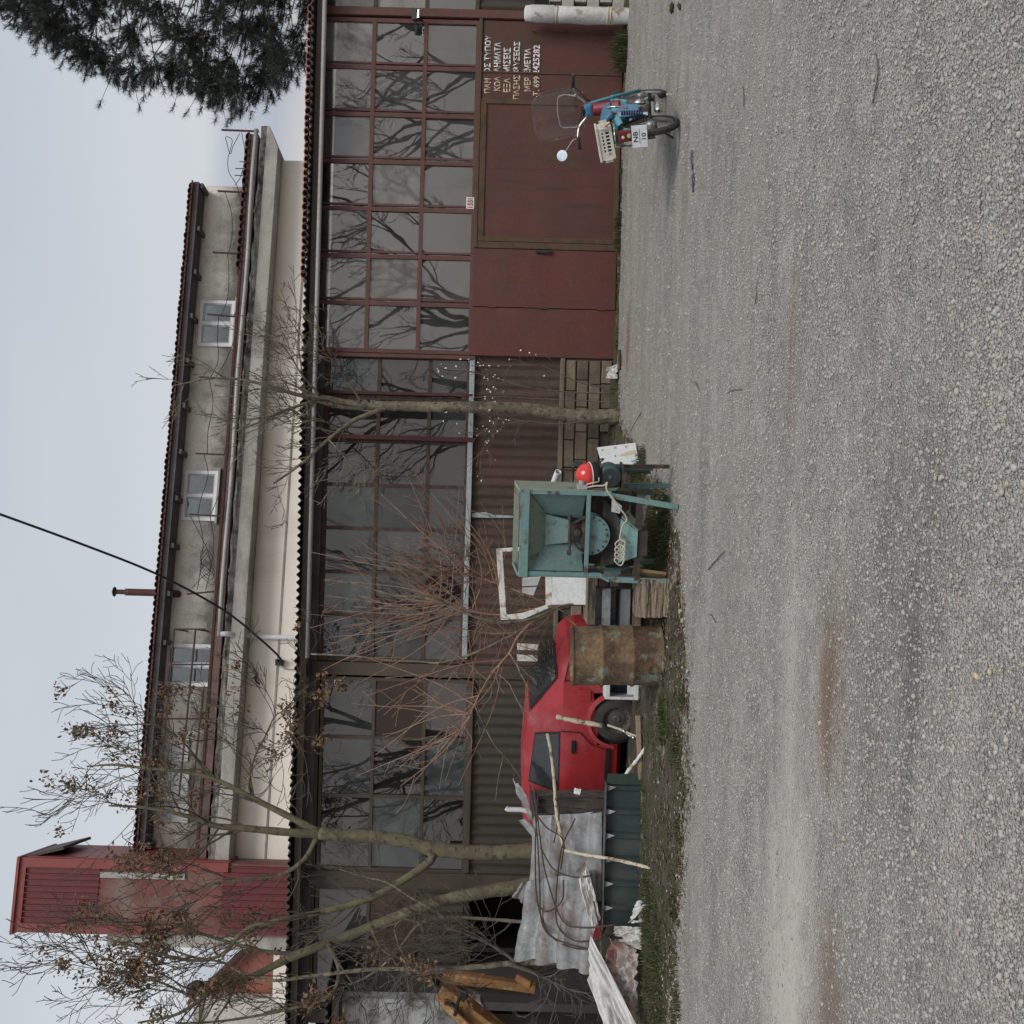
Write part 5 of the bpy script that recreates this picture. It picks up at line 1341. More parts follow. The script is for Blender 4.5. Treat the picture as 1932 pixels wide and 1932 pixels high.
# feed mechanism
mb = mb_(); mb.span(-.10, .075, .09, .12, .835, .99); mb.span(-.19, .155, .06, .085, .835, .865); mb.bar((.15, .05, .84), (.085, .05, .97), .03, .02); mb.bar((-.20, .05, .84), (-.09, .05, .95), .03, .02); mb.build('feed_bracket', M['grease'], mill, bevel=.003)
mb = mb_(); mb.tube([(.13, .03, .985), (-.215, .03, .975)], .011, 8); mb.tube([(.12, .03, .985), (.17, .04, .985)], .02, 8); mb.tube([(-.19, .03, .96), (-.19, .03, 1.0)], .022, 8); mb.build('feed_shaft', M['grease'], mill)
mb = mb_(); mb.lathe([(.0, -.02), (.035, -.02), (.035, .02), (.02, .024), (0, .024)], (0, .06, .91), (0, -1, 0), 14); mb.build('hub_nut', M['grease'], mill, smooth=True, angle=40)
# half drum below the bar
mb = mb_(); mb.prism([(-.02 + .195 * math.cos(math.pi * (1 + k / 20)), .05, .793 + .195 * math.sin(math.pi * (1 + k / 20))) for k in range(21)], (0, .15, 0)); mb.build('mill_drum', M['teal'], mill)
for k in range(9):
    a = math.pi * (1.08 + .84 * k / 8)
    mb = mb_(); mb.lathe([(0, .012), (.009, .01), (.011, 0)], (-.02 + .175 * math.cos(a), .05, .80 + .175 * math.sin(a)), (0, -1, 0), 6); mb.build('rim_bolt', M['grease'], mill)
mb_().span(-.36, .36, .30, .33, .40, .80).build('back_plate', M['grease'], mill)
# legs
for (x0, x1, x2, y0, y1) in ((.385, .375, .29, 0, -.05), (-.395, -.43, -.43, 0, -.05)):
    mb = mb_(); mb.bar((x0, y0 + .02, .70), (x1 + (.02 if x0 > 0 else 0), y0, .60), .045, .03, (0, 1, 0)); mb.bar((x1, y0, .62), (x2, y1, -.01), .052, .03, (0, 1, 0)); mb.build('leg', M['teal'], mill, bevel=.003)
for x0, x2 in ((.39, .40), (-.40, -.36)):
    mb = mb_(); mb.bar((x0, .44, .70), (x2, .50, .0), .045, .03, (0, 1, 0)); mb.build('leg', M['teal_dark'], mill, bevel=.003)
mb = mb_(); mb.bar((.33, -.01, .345), (-.43, -.02, .335), .04, .05, (0, 0, 1)); mb.bar((.35, .44, .345), (-.40, .44, .345), .04, .05, (0, 0, 1)); mb.bar((-.42, 0, .42), (-.40, .45, .42), .04, .1); mb.build('lower_rail', M['grease'], mill)
mb = mb_(); mb.prism([(-.42, -.03, .66), (-.45, -.05, .60), (-.40, .3, .34), (-.37, .3, .60)], (.014, 0, 0)); mb.build('leg_gusset', M['teal'], mill)
# outlet chute
mb = mb_(); mb.prism([(.15, .03, .505), (.05, -.07, .352), (-.19, -.07, .352), (-.28, .03, .512)], (0, .012, 0)); mb.build('chute_front', M['teal'], mill)
mb = mb_(); mb.prism([(.16, .03, .50), (.055, -.07, .352), (.055, .03, .30), (.19, .22, .42)], (.012, 0, 0)); mb.build('chute_side', M['teal_olive'], mill)
mb = mb_(); mb.span(-.18, .05, -.05, .2, .255, .345); mb.build('chute_mouth', M['grease'], mill)
mb = mb_(); mb.prism([(.32, .22, .66), (.12, .10, .50), (-.28, .10, .50), (-.38, .22, .66)], (0, .02, 0)); mb.build('inner_chute', M['black_dusty'], mill)
# motor on its bracket, cooling grille facing out
mo = mb_(); mo.lathe([(0, -.02), (.088, -.02), (.104, -.005), (.108, .02), (.108, .24), (.09, .26), (0, .26)], (.53, .13, .615), (0, 1, 0), 24)
motor = mo.build('motor', M['motor_green'], mill, smooth=True, angle=35)
mb = mb_()
for k in range(9): mb.span(.53 - math.sqrt(max(0, .08 ** 2 - (.018 * (k - 4)) ** 2)), .53 + math.sqrt(max(0, .08 ** 2 - (.018 * (k - 4)) ** 2)), .103, .112, .615 + .018 * (k - 4) - .004, .615 + .018 * (k - 4) + .004)
mb.build('grille', M['black_dusty'], motor)
mb = mb_(); mb.lathe([(0, 0), (.02, 0), (.02, .012), (0, .014)], (.53, .105, .615), (0, -1, 0), 10); mb.build('fan_boss', M['motor_green'], motor)
mb = mb_()
for k in range(14):
    a = 2 * math.pi * k / 14; mb.bar((.53 + .108 * math.cos(a), .16, .615 + .108 * math.sin(a)), (.53 + .108 * math.cos(a), .36, .615 + .108 * math.sin(a)), .014, .006, (math.cos(a), 0, math.sin(a)))
mb.build('cooling_fins', M['motor_green'], motor)
mb = mb_(); mb.span(.42, .64, .13, .38, .485, .505); mb.bar((.60, .15, .49), (.42, .15, .40), .03, .02); mb.bar((.60, .35, .49), (.60, .42, .02), .035, .035); mb.build('motor_bracket', M['grease'], mill)
mb = mb_(); mb.span(.415, .46, .02, .15, .83, .925); mb.build('switch_box', M['gutter'], mill, bevel=.006)
mb = mb_(); mb.lathe([(.03, 0), (.03, .035), (0, .035)], (.46, .085, .88), (1, 0, 0), 12); mb.build('switch_knob', M['gutter'], mill)
mb = mb_(); mb.tube(catmull([(.44, .03, .83), (.46, .0, .76), (.47, -.02, .68), (.50, -.03, .655), (.44, -.05, .66), (.36, -.06, .60), (.27, -.07, .53), (.17, -.07, .46), (.1, -.08, .5), (-.05, -.08, .52), (-.12, -.09, .50)]), .0085, 6)
for k in range(4):
    mb.tube(catmull([(-.02 - .05 * k, -.09, .515), (-.07 - .05 * k, -.10, .56), (-.12 - .05 * k, -.10, .50), (-.05 - .05 * k, -.11, .47), (-.02 - .05 * k, -.09, .52)]), .0075, 6)
mb.build('power_cable', M['cream_cable'], mill, smooth=True)
mb = mb_(); mb.tube(catmull([(.47, .02, .84), (.49, .0, .78), (.50, .02, .73), (.53, .08, .725)]), .007, 6); mb.build('motor_lead', M['cream_cable'], mill, smooth=True)

# helmet on the motor
M['helmet_red'] = pm('glossy_red_helmet', (.62, .035, .030), (.55, .03, .028), 3, rough=.22, bump=0, coat=.6)
hc = TM @ V((.535, .17, .815))
hel = thing('helmet', 'bright red and black motorcycle helmet resting on the mill motor', 'helmet', hc - V((0, 0, .1)))
prof = [(.0, .125)] + [(.122 * math.sin(a), .125 * math.cos(a)) for a in [math.pi * .5 * k / 8 for k in range(1, 9)]]
ax = V((-.12, -.2, 1)).normalized()
MB().lathe(prof + [(.121, -.01), (.115, -.012)], hc, ax, 26).build('shell', M['helmet_red'], hel, smooth=True)
MB().lathe([(.116, 0), (.121, -.02), (.118, -.06), (.105, -.095), (.09, -.097), (.085, -.05)], hc, ax, 26).build('lower_shell', M['black'], hel, smooth=True)
MB().ring(hc - ax * .012, ax, .120, .006, 26, 6).build('edge_trim', M['white_plastic'], hel, smooth=True)
mb = MB(); mb.tube(catmull([hc + V((.11, -.03, -.04)), hc + V((.14, -.09, -.08)), hc + V((.15, -.1, -.13)), hc + V((.12, -.06, -.1))]), .007, 6); mb.build('strap', M['black'], hel)

def board(name, corners, th, m, label=None, cat=None, parent=None, group=None, bevel=.003):
    c = [V(p) for p in corners]; n = (c[1] - c[0]).cross(c[3] - c[0]).normalized()
    if n.y < 0: n = -n
    o = MB().prism(c, n * th).build(name, m, parent, bevel=bevel)
    if label: tag(o, label, cat, group)
    return o
# perforated white board leaning beside the motor
g1, g2 = G(1199, 835, .03), G(1207, 880, .03)
t1, t2 = P(1126, 844, g1.y + .16), P(1139, 890, g2.y + .16)
wb = thing('perforated_board', 'white board with round holes and bare tan patch leaning by the motor', 'board', (g1 + g2) / 2)
c = [t1, g1, g2, t2]
board('panel', [c[0], c[3], c[2], c[1]], .022, M['board_white'], parent=wb)
def bp(u, v): return (c[0].lerp(c[3], u)).lerp(c[1].lerp(c[2], u), v)
bn = (c[1] - c[0]).cross(c[3] - c[0]).normalized(); bn = bn if bn.y < 0 else -bn
for u, v in ((.15, .12), (.12, .46), (.12, .74), (.88, .22), (.75, .84), (.95, .08)):
    MB().lathe([(0, 0), (.019, 0), (.019, .004), (.012, .005), (.012, .002), (0, .002)], bp(u, v) - bn * .001, bn, 14).build('hole_grommet', M['gutter'], wb)
for u, v in ((.42, .42), (.86, .38), (.5, .96)):
    MB().prism([bp(u, v), bp(u + .03, v + .02), bp(u + .06, v - .01), bp(u + .02, v - .03)], bn * .002).build('chip', M['black'], wb)
MB().prism([bp(.38, .62), bp(.30, .93), bp(.46, .95), bp(.50, .7), bp(.46, .55)], bn * .0015).build('bare_patch', M['tan'], wb)

# green stand and pipe behind the motor
st = thing('green_stand', 'dark green steel channel stand behind the mill motor', 'stand', G(1180, 880, .06))
M['stand_green'] = pm('dark_green_steel', (.025, .05, .042), (.035, .055, .045), 4, rough=.6, bump=.15, spot=((.06, .045, .03), 8, .62, .72))
b0 = P(1080, 905, 11.0)
mb = MB(); mb.span(b0.x - .13, b0.x + .17, 10.95, 11.05, .78, .85); mb.build('top_channel', M['stand_green'], st)
for dx in (-.11, .15):
    mb = MB(); mb.span(b0.x + dx - .03, b0.x + dx + .03, 10.97, 11.03, .05, .79); mb.build('leg', M['stand_green'], st)
    mb = MB(); mb.span(b0.x + dx - .028, b0.x + dx + .028, 10.55, 11.0, .84, .92); mb.build('arm', M['stand_green'], st)
mb = MB(); mb.span(b0.x + .05, b0.x + .16, 10.5, 10.62, .52, .64); mb.bar((b0.x + .1, 10.56, .5), (b0.x + .1, 10.9, .1), .04, .04); mb.build('gear_box', M['motor_green'], st, bevel=.01)
pa, pbb = P(1053, 890, 10.45), P(1036, 935, 10.75)
mb = MB(); d = (pa - pbb).normalized(); o_ = pbb - d * .18
mb.lathe([(.034, 0), (.034, (pa - o_).length), (.027, (pa - o_).length), (.027, .02)], o_, d, 16)
tag(mb.build('plastic_pipe', M['white_plastic'], smooth=True, angle=40), 'short white plastic pipe lying on the green stand', 'pipe')
mb = MB(); mb.bar(P(1018, 880, 10.9), P(1048, 886, 10.9), .02, .02); mb.bar(P(1048, 886, 10.9), P(1020, 905, 10.9), .02, .02); mb.bar(P(1048, 886, 10.9), V((P(1048, 886, 10.9).x, 10.95, .83)), .02, .02); mb.build('angle_prop', M['iron'], st)
tag(MB().bar(TM @ V((-.40, .06, .06)), TM @ V((-.36, .02, .33)), .03, .09).build('wedge_plank', pm('bare_tan_plank', (.34, .235, .14), (.27, .18, .105), 6, (.4, 1, 1), rough=.85, bump=.3)), 'short tan plank wedged beside a mill leg', 'plank')
tag(MB().prism([TM @ V((.34, .02, .60)), TM @ V((.22, .0, .60)), TM @ V((.20, .02, .52)), TM @ V((.27, .03, .50)), TM @ V((.31, .03, .55))], (0, .004, 0)).build('paper_scrap', M['board_white']), 'torn white paper scrap stuck inside the mill frame', 'paper')

# ------------------------------------------------------------------ timber block, trough, boards, window frame
def rough_box(lo, hi, amp, seed=0, n=9):
    lo, hi = V(lo), V(hi); bm = bmesh.new(); bmesh.ops.create_cube(bm, size=1)
    bmesh.ops.subdivide_edges(bm, edges=bm.edges[:], cuts=n, use_grid_fill=True)
    for v in bm.verts:
        c = v.co.copy(); r = 1 - .06 * max(0, (abs(c.x) + abs(c.y) + abs(c.z)) - 1.2)
        p = V((lo.x + (c.x * r + .5) * (hi.x - lo.x), lo.y + (c.y * r + .5) * (hi.y - lo.y), lo.z + (c.z * r + .5) * (hi.z - lo.z)))
        q = V((p.x * 3, p.y * 9, p.z * 34 + seed)); d = mnoise.noise(q) + .6 * mnoise.noise(q * 2.7)
        v.co = p + c.normalized() * d * amp
    mb = MB(); mb.add([v.co for v in bm.verts], [tuple(v.index for v in f.verts) for f in bm.faces]); bm.free(); return mb
tb = thing('timber_block', 'weathered grey timber block with a crumbling pale top', 'block', G(1278, 1125, .03))
bx0, bx1 = P(1240, 1162, 9.75).x, P(1240, 1094, 9.75).x; bz = P(1207, 1128, 9.75).z
M['old_wood'] = pm('cracked_grey_timber', (.26, .205, .15), (.17, .135, .10), 4, (.25, 1, 1.5), rough=.95, bump=.8, bsc=22, spot=((.07, .055, .045), 8, .6, .7, (.2, 1, 1)), rnd=.15)
z = .0
for k, h in enumerate((.105, .115, .13)):
    fn = None
    rough_box((bx0 + rng.uniform(-.015, .01), 9.68 + rng.uniform(-.02, .01), z + .001), (bx1 + rng.uniform(-.01, .015), 10.02, z + h - .003), .014, k).build('timber', M['old_wood'], tb); z += h
fn = lambda u, v: (bx0 + .01 + (bx1 - bx0 - .02) * u, 9.70 + .32 * v, bz + .02 + .02 * mnoise.noise(V((u * 8, v * 8, 1))) + .012 * mnoise.noise(V((u * 25, v * 25, 1))))
MB().sheet(fn, 14, 14, .05).build('mortar_cap', M['concrete'], tb)
trg = thing('steel_trough', 'dark ribbed steel trough lying between barrel and mill', 'trough', P(1195, 1140, 10.05))
M['steel_dull'] = pm('dull_blue_grey_steel', (.16, .17, .18), (.10, .105, .11), 4, (1, 1, 3), rough=.42, metal=.5, bump=.06, spot=((.06, .05, .045), 5, .6, .75))
a, b = P(1120, 1180, 10.15), P(1120, 1108, 10.15)
pr = [(0, 0), (.10, -.17), (.115, -.175), (.15, -.04), (.36, .02), (.37, -.17)]
zt = P(1121, 1140, 10.1).z
mb = MB()
prof = [(9.98, zt), (10.02, zt - .07), (9.99, zt - .15), (10.22, zt - .17), (10.22, zt - .23), (10.0, zt - .25), (9.98, zt - .34), (10.05, zt - .37)]
for (y0, z0), (y1, z1) in zip(prof, prof[1:]):
    mb.prism([(a.x, y0, z0), (b.x, y0, z0), (b.x, y1, z1), (a.x, y1, z1)], (0, .006, .003))
mb.build('folded_sheet', M['steel_dull'], trg)
mb = MB(); mb.prism([(b.x + .003, 9.98, zt), (b.x + .003, 10.25, zt - .02), (b.x + .003, 10.25, zt - .37), (b.x + .003, 9.98, zt - .36)], (.006, 0, 0)); mb.build('end_plate', M['dark_iron'], trg)
wp = thing('board_pile', 'dark weathered boards stacked behind the timber block', 'boards', (P(1150, 1120, 10.8).x, 10.8, .1))
xb0, xb1 = P(1130, 1178, 10.8).x, P(1130, 1072, 10.8).x
for k in range(6):
    MB().span(xb0 + rng.uniform(-.03, .03), xb1 + rng.uniform(-.03, .03), 10.55 + rng.uniform(0, .1), 11.2, .08 + k * .112, .08 + k * .112 + .10).build('plank', M['old_wood'] if k % 2 else M['brown_frame'], wp, bevel=.006)
tag(board('melamine_sheet', [P(1041, 1141, 11.05), P(1042, 1074, 11.05), P(1112, 1074, 10.95), P(1113, 1141, 10.95)], .03, M['board_white']), 'pale grey melamine sheet standing on the board pile behind the mill', 'panel')
wf = thing('casement_frame', 'flaking white wooden window casement leaning above the pale panel', 'window frame', P(1040, 1105, 11.1))
DW = 11.12
def wbar(p, q, w, nm='rail', m='white_old', th=.045): MB().bar(P(p[0], p[1], DW), P(q[0], q[1], DW), w, th, (0, 1, 0)).build(nm, M[m], wf, bevel=.005)
MB().prism([P(936, 1035, DW), P(945, 1170, DW), P(956, 1164, DW), P(948, 1040, DW)], (0, .045, 0)).build('top_rail', M['white_old'], wf, bevel=.004)
MB().prism([P(957, 1160, DW), P(946, 1170, DW), P(988, 1168, DW), P(1036, 1147, DW), P(1030, 1142, DW), P(985, 1157, DW)], (0, .045, 0)).build('stile', M['white_old'], wf, bevel=.004)
MB().prism([P(938, 1035, DW), P(950, 1041, DW), P(1034, 1038, DW), P(1034, 1029, DW)], (0, .045, 0)).build('stile', M['white_old'], wf, bevel=.004)
MB().prism([P(1028, 1030, DW), P(1030, 1145, DW), P(1042, 1140, DW), P(1041, 1030, DW)], (0, .045, 0)).build('bottom_rail', M['white_old'], wf, bevel=.004)
for y in (1088, 1107): MB().bar(P(955, y + 2, DW + .03), P(1030, y - 2, DW + .03), .014, .02, (0, 1, 0)).build('glazing_bar', M['brown_frame'], wf)
tag(board('paper_sheet', [P(985, 1092, 11.25), P(985, 1118, 11.25), P(1006, 1124, 11.25), P(1024, 1078, 11.25), P(990, 1074, 11.25)], .006, M['board_white'], bevel=0), 'crumpled white sheet with dark creases behind the casement', 'sheet')
for y in (1222, 1243):
    tag(board('white_picket', [P(975, y - 8, 12.9), P(1015, y - 6, 12.9), P(1014, y + 5, 12.9), P(976, y + 4, 12.9)], .03, M['white_old'], bevel=0), 'white painted slat end showing behind the red car', 'slat', group='white slats behind the car')

# ------------------------------------------------------------------ rusty barrel
bc = G(1263, 1237, .0); bc.z = top_z(bc.x, bc.y) - .01
M['barrel'] = pm('rusted_barrel_paint', (.175, .118, .064), (.12, .078, .046), 5, (1, 1, .8), rough=.88, bump=.4, bsc=40, spot=((.085, .058, .042), 6, .54, .66), spot2=((.20, .215, .165), 4.5, .63, .70), mott=.35)
bar_ = thing('oil_barrel', 'rusty ochre oil barrel standing at the gravel edge', 'barrel', bc)
h, r = .86, .285
pf = [(0, .012), (r - .012, .012), (r - .01, 0), (r + .004, .0), (r + .004, .016), (r - .004, .022)]
for zc_ in (.285, .575): pf += [(r - .003, zc_ - .03), (r + .012, zc_ - .008), (r + .012, zc_ + .008), (r - .003, zc_ + .03)]
pf += [(r - .004, h - .022), (r + .004, h - .016), (r + .004, h), (r - .01, h), (r - .012, h - .018), (0, h - .02)]
ax = V((-.03, .01, 1)).normalized()
MB().lathe(pf, bc, ax, 40, wob=lambda a, z: .012 * mnoise.noise(V((math.cos(a) * 1.5, math.sin(a) * 1.5, z * 3)))).build('drum', M['barrel'], bar_, smooth=True, angle=35)
MB().lathe([(0, .0), (.03, .0), (.03, .012), (.02, .018), (0, .018)], bc + ax * (h - .02) + V((.15, -.1, 0)), ax, 12).build('bung', M['iron'], bar_)

# ------------------------------------------------------------------ red car
M['car_red'] = pm('faded_red_car_paint', (.42, .030, .036), (.36, .028, .034), 1.0, rough=.42, bump=.05, bsc=30, spot=((.42, .12, .12), 2.2, .56, .85), spot2=((.20, .025, .028), 5, .66, .8), coat=.15, spec=.5)
M['car_glass'] = pm('dusty_dark_car_glass', (.030, .032, .035), (.055, .055, .055), 2.5, rough=.09, bump=.01, spec=.7)
M['car_black'] = pm('black_car_trim', (.016, .016, .018), (.025, .025, .027), 6, rough=.5, bump=.05)
M['rim_steel'] = pm('black_steel_rim', (.075, .074, .072), (.11, .10, .09), 7, rough=.6, bump=.1)
yaw = math.radians(15)
rear, far = V((math.cos(yaw), -math.sin(yaw), 0)), V((math.sin(yaw), math.cos(yaw), 0))
wheel_c = P(1163, 1352, 12.05)
Rm = Matrix((rear, far, V((0, 0, 1)))).transposed().to_4x4()
CO = wheel_c - (Rm @ V((1.15, -.70, 0))); CO.z = wheel_c.z - .27
TC = Matrix.Translation(CO) @ Rm
car = thing('red_car', 'old red hatchback wedged behind the barrel and sheet heap', 'car', CO)
ST = [  # l, bottom, belt z, belt w, roof rail w, rail z, top z
    (-1.86, .30, .62, .70, .60, .66, .67), (-1.80, .24, .70, .76, .66, .75, .77), (-1.0, .20, .84, .80, .70, .90, .93), (-.38, .18, .87, .80, .56, 1.30, 1.34), (.30, .18, .89, .80, .56, 1.33, 1.37),
    (1.00, .19, .90, .795, .555, 1.30, 1.335), (1.10, .20, .905, .79, .55, 1.26, 1.29), (1.60, .28, .91, .77, .66, .945, .955), (1.78, .32, .88, .75, .66, .92, .93), (1.86, .36, .80, .73, .62, .84, .85), (1.88, .42, .62, .70, .55, .64, .65)]
def ring_(l, zb, zbelt, wb_, wr, zr, zt):
    half = [(.62, zb), (.76, zb + .06), (.80 * wb_ / .8, zb + .30), (wb_ + .008, zbelt - .12), (wb_, zbelt), (wr + .02, zr - .01), (wr - .04, zr + .015), (wr * .5, zt - .006), (0, zt)]
    return [(l, -w, z) for w, z in half] + [(l, w, z) for w, z in half[::-1][1:]]
fine = []
for (p, q) in zip(ST, ST[1:]):
    k = 4 if abs(q[0] - p[0]) > .3 else 1
    for i in range(k): fine.append(tuple(a + (b - a) * i / k for a, b in zip(p, q)))
fine.append(ST[-1])
mb = MB(TC); rings = [ring_(*s) for s in fine]; N = len(rings[0]); vs_ = [p for r_ in rings for p in r_]; fs = []
for i in range(len(rings) - 1):
    for k in range(N - 1):
        m1 = .5 * (rings[i][k][0] + rings[i + 1][k][0])
        zlow = rings[i][k + 1][2]
        # wheel openings: leave out low side faces near the wheels
        if (k in (0, 1, 2) or k in (N - 2, N - 3, N - 4)) and (abs(m1 - 1.15) < .30 or abs(m1 + 1.2) < .30) and k in (0, 1, N - 2, N - 3): continue
        fs.append((i * N + k, i * N + k + 1, (i + 1) * N + k + 1, (i + 1) * N + k))
fs.append(tuple(range(N))); fs.append(tuple((len(rings) - 1) * N + k for k in range(N))[::-1])
mb.add(vs_, fs); body = mb.build('body', M['car_red'], car, smooth=True, angle=32)
def surf(l, t):
    """near side point: t 0 belt .. 1 roof rail"""
    for (p, q) in zip(ST, ST[1:]):
        if p[0] <= l <= q[0]:
            s = [a + (b - a) * (l - p[0]) / (q[0] - p[0]) for a, b in zip(p, q)]
            return V((l, -(s[3] + (s[4] + .02 - s[3]) * t), s[2] + (s[5] - .01 - s[2]) * t))
def cpanel(pts, th, nm, m, par=None, off=.006):
    c = [V(p) for p in pts]; n = (c[1] - c[0]).cross(c[2] - c[0]).normalized()
    if n.y > 0 and abs(n.y) > .2: n = -n
    if abs(n.y) <= .2 and n.x < 0: n = -n
    return MB(TC).prism([p + n * off for p in c], n * th).build(nm, M[m], par or car)
dw = [surf(.98, .06), surf(.88, .80), surf(.22, .90), surf(.18, .06)]
cpanel(dw, .004, 'window_seal', 'car_black', off=.002)
cpanel([p.lerp(sum(dw, V()) / 4, .07) for p in dw], .004, 'side_window', 'car_glass', off=.006)
fw = [surf(.10, .06), surf(.12, .90), surf(-.32, .86), surf(-.72, .08)]
cpanel([p.lerp(sum(fw, V()) / 4, .05) for p in fw], .004, 'side_window', 'car_glass', off=.004)
rw = [V((1.12, -.51, 1.268)), V((1.575, -.62, .965)), V((1.575, .62, .965)), V((1.12, .51, 1.268))]
cpanel(rw, .012, 'window_seal', 'car_black', off=.004)
cpanel([p.lerp(sum(rw, V()) / 4, .10) for p in rw], .004, 'rear_window', 'car_glass', off=.017)
# crease, sill strip, handle, door gaps
MB(TC).bar((-1.5, -.812, .745), (1.80, -.765, .745), .012, .008).build('body_crease', M['car_red'], body)
MB(TC).bar((-.85, -.80, .36), (.78, -.80, .36), .02, .05).build('rubbing_strip', M['car_black'], car)
MB(TC).box((.80, -.812, .765), (.16, .025, .055)).build('door_handle', M['car_black'], car, bevel=.008)
mb = MB(TC); gap = [(.99, -.803, .92), (.99, -.812, .70), (.84, -.812, .56), (.78, -.81, .40)]
for p, q in zip(gap, gap[1:]): mb.bar(p, q, .007, .012, (0, 1, 0))
mb.bar((.14, -.815, .88), (.14, -.812, .26), .007, .012, (0, 1, 0)); mb.build('door_gap', M['car_black'], car)
mb = MB(TC); mb.bar((1.60, -.775, .90), (1.84, -.755, .86), .008, .008); mb.bar((1.62, -.778, .905), (1.66, -.79, .55), .007, .010, (0, 1, 0)); mb.bar((-1.0, -.81, .80), (-1.05, -.81, .26), .007, .012, (0, 1, 0)); mb.bar((1.12, -.565, 1.29), (1.12, .565, 1.29), .008, .008); mb.build('panel_gap', M['car_black'], car)
MB(TC).box((1.45, -.797, .66), (.14, .008, .14)).build('fuel_flap', M['car_red'], car, bevel=.004)
MB(TC).span(1.80, 1.93, -.70, .70, .40, .56).build('rear_bumper', M['car_black'], car, bevel=.03)
for s in (-1, 1): MB(TC).span(1.86, 1.895, s * .45, s * .66, .60, .74).build('tail_light', pm('tail_lamp_red', (.30, .02, .02), rough=.3, bump=0), car, bevel=.01)
# arches and wheels
for l in (1.15, -1.2):
    mb = MB(TC)
    for q in range(16):
        a0, a1 = math.pi * (.02 + .96 * q / 16), math.pi * (.02 + .96 * (q + 1) / 16)
        for ra, rb, y0, y1 in ((.315, .36, -.825, -.80),):
            mb.prism([(l + ra * math.cos(a0), y0, .27 + ra * math.sin(a0)), (l + rb * math.cos(a0), y0 + .012, .27 + rb * math.sin(a0)), (l + rb * math.cos(a1), y0 + .012, .27 + rb * math.sin(a1)), (l + ra * math.cos(a1), y0, .27 + ra * math.sin(a1))], (0, .03, 0))
    mb.build('wheel_arch', M['car_red'], car, smooth=True, angle=30)
    MB(TC).lathe([(.0, 0), (.33, 0), (.33, .5), (0, .5)], (l, -.74, .29), (0, 1, 0), 24).build('wheel_well', M['black'], car)
    for s in (-1, 1):
        w = thing('wheel', None, None, TC @ V((l, s * .70, .27))); w.parent = car; w.location = wloc(w) - wloc(car)
        yc = s * .73; o_ = s
        MB(TC).lathe([(.165, -.07), (.255, -.075), (.275, -.05), (.278, 0), (.275, .05), (.255, .075), (.165, .07)], (l, yc, .27), (0, s, 0), 36).build('tyre', M['black_dusty'], w, smooth=True)
        MB(TC).lathe([(0, .04), (.035, .045), (.05, .03), (.085, .03), (.11, .015), (.14, .02), (.15, .05), (.172, .06), (.172, -.05), (0, -.05)], (l, yc, .27), (0, s, 0), 30).build('rim', M['rim_steel'], w, smooth=True, angle=40)
        for q in range(12):
            a = 2 * math.pi * q / 12; MB(TC).lathe([(0, .0), (.009, 0), (.009, .004), (0, .004)], (l + .125 * math.cos(a), yc + s * .018, .27 + .125 * math.sin(a)), (0, s, 0), 8).build('rim_hole', M['black'], w)
# heap of dry twigs caught on the car's tail
hp_ = MB()
for k in range(150):
    c = TC @ V((1.35 + rng.gauss(0, .14), .15 + rng.gauss(0, .22), 1.10 - rng.random() * .08)); d = V((rng.gauss(0, 1), rng.gauss(0, .5), rng.gauss(0.25, .5)))
    hp_.tube(path(c, d, rng.uniform(.15, .5), 3, .2, 0), [.006, .005, .004, .003], 3, cap=False)
tag(hp_.build('twig_heap', M['black_dusty']), 'dark tangle of dry twigs lying on the rear of the red car', 'twigs', kind='stuff')

# white cabinet piece by the wheel
cb = thing('white_cabinet', 'small white metal cabinet carcass between barrel and car wheel', 'cabinet', G(1205, 1302, .08))
c0 = P(1172, 1303, 11.2)
w_, h_ = .17, .36
mb = MB(); zb_ = c0.z - h_ / 2
mb.span(c0.x - w_ / 2, c0.x + w_ / 2, 11.12, 11.16, zb_, zb_ + .05); mb.span(c0.x - w_ / 2, c0.x - w_ / 2 + .03, 11.12, 11.4, zb_ + .05, zb_ + h_); mb.span(c0.x - w_ / 2 + .03, c0.x + w_ / 2 + .1, 11.12, 11.4, zb_ + h_ - .05, zb_ + h_); mb.span(c0.x + w_ / 2 + .07, c0.x + w_ / 2 + .1, 11.12, 11.4, zb_, zb_ + h_ - .05); mb.span(c0.x - .03, c0.x + .1, 11.13, 11.15, zb_ + .05, zb_ + .12); mb.span(c0.x - w_ / 2, c0.x + w_ / 2 + .1, 11.2, 11.4, .04, zb_)
mb.build('carcass', M['board_white'], cb, bevel=.004)
MB().span(c0.x - w_ / 2 + .03, c0.x + w_ / 2 + .07, 11.36, 11.39, zb_ + .02, zb_ + h_ - .05).build('back', pm('dark_blue_panel', (.03, .035, .055), rough=.6), cb)

# ------------------------------------------------------------------ sheet heap
def gsheet(name, bl, br_, tl, tr_, pitch_n, amp, m, label, cat='metal sheet', nu=28, wave=.02, torn=0.0, seed=0, group=None):
    """corners in space: ribs run from the b-l/t-l side to the b-r/t-r side"""
    bl, br_, tl, tr_ = V(bl), V(br_), V(tl), V(tr_)
    nrm = (br_ - bl).cross(tl - bl).normalized()
    if nrm.y > 0: nrm = -nrm
    def fn(u, v):
        du = torn * mnoise.noise(V((v * 7, seed, 2))) * (u - .5) * 2
        uu = u + du
        p = bl.lerp(br_, uu).lerp(tl.lerp(tr_, uu), v)
        s = math.sin(2 * math.pi * pitch_n * v); s = max(-.7, min(.7, s)) / .7
        return p + nrm * (amp * s + wave * mnoise.noise(V((u * 2.2 + seed, v * 2.6, seed * 3))) + .3 * wave * mnoise.noise(V((u * 7 + seed, v * 5, 1))))
    o = MB().sheet(fn, nu, max(6, int(pitch_n * 10)), .003).build(name, m, smooth=True, angle=45)
    return tag(o, label, cat, group)
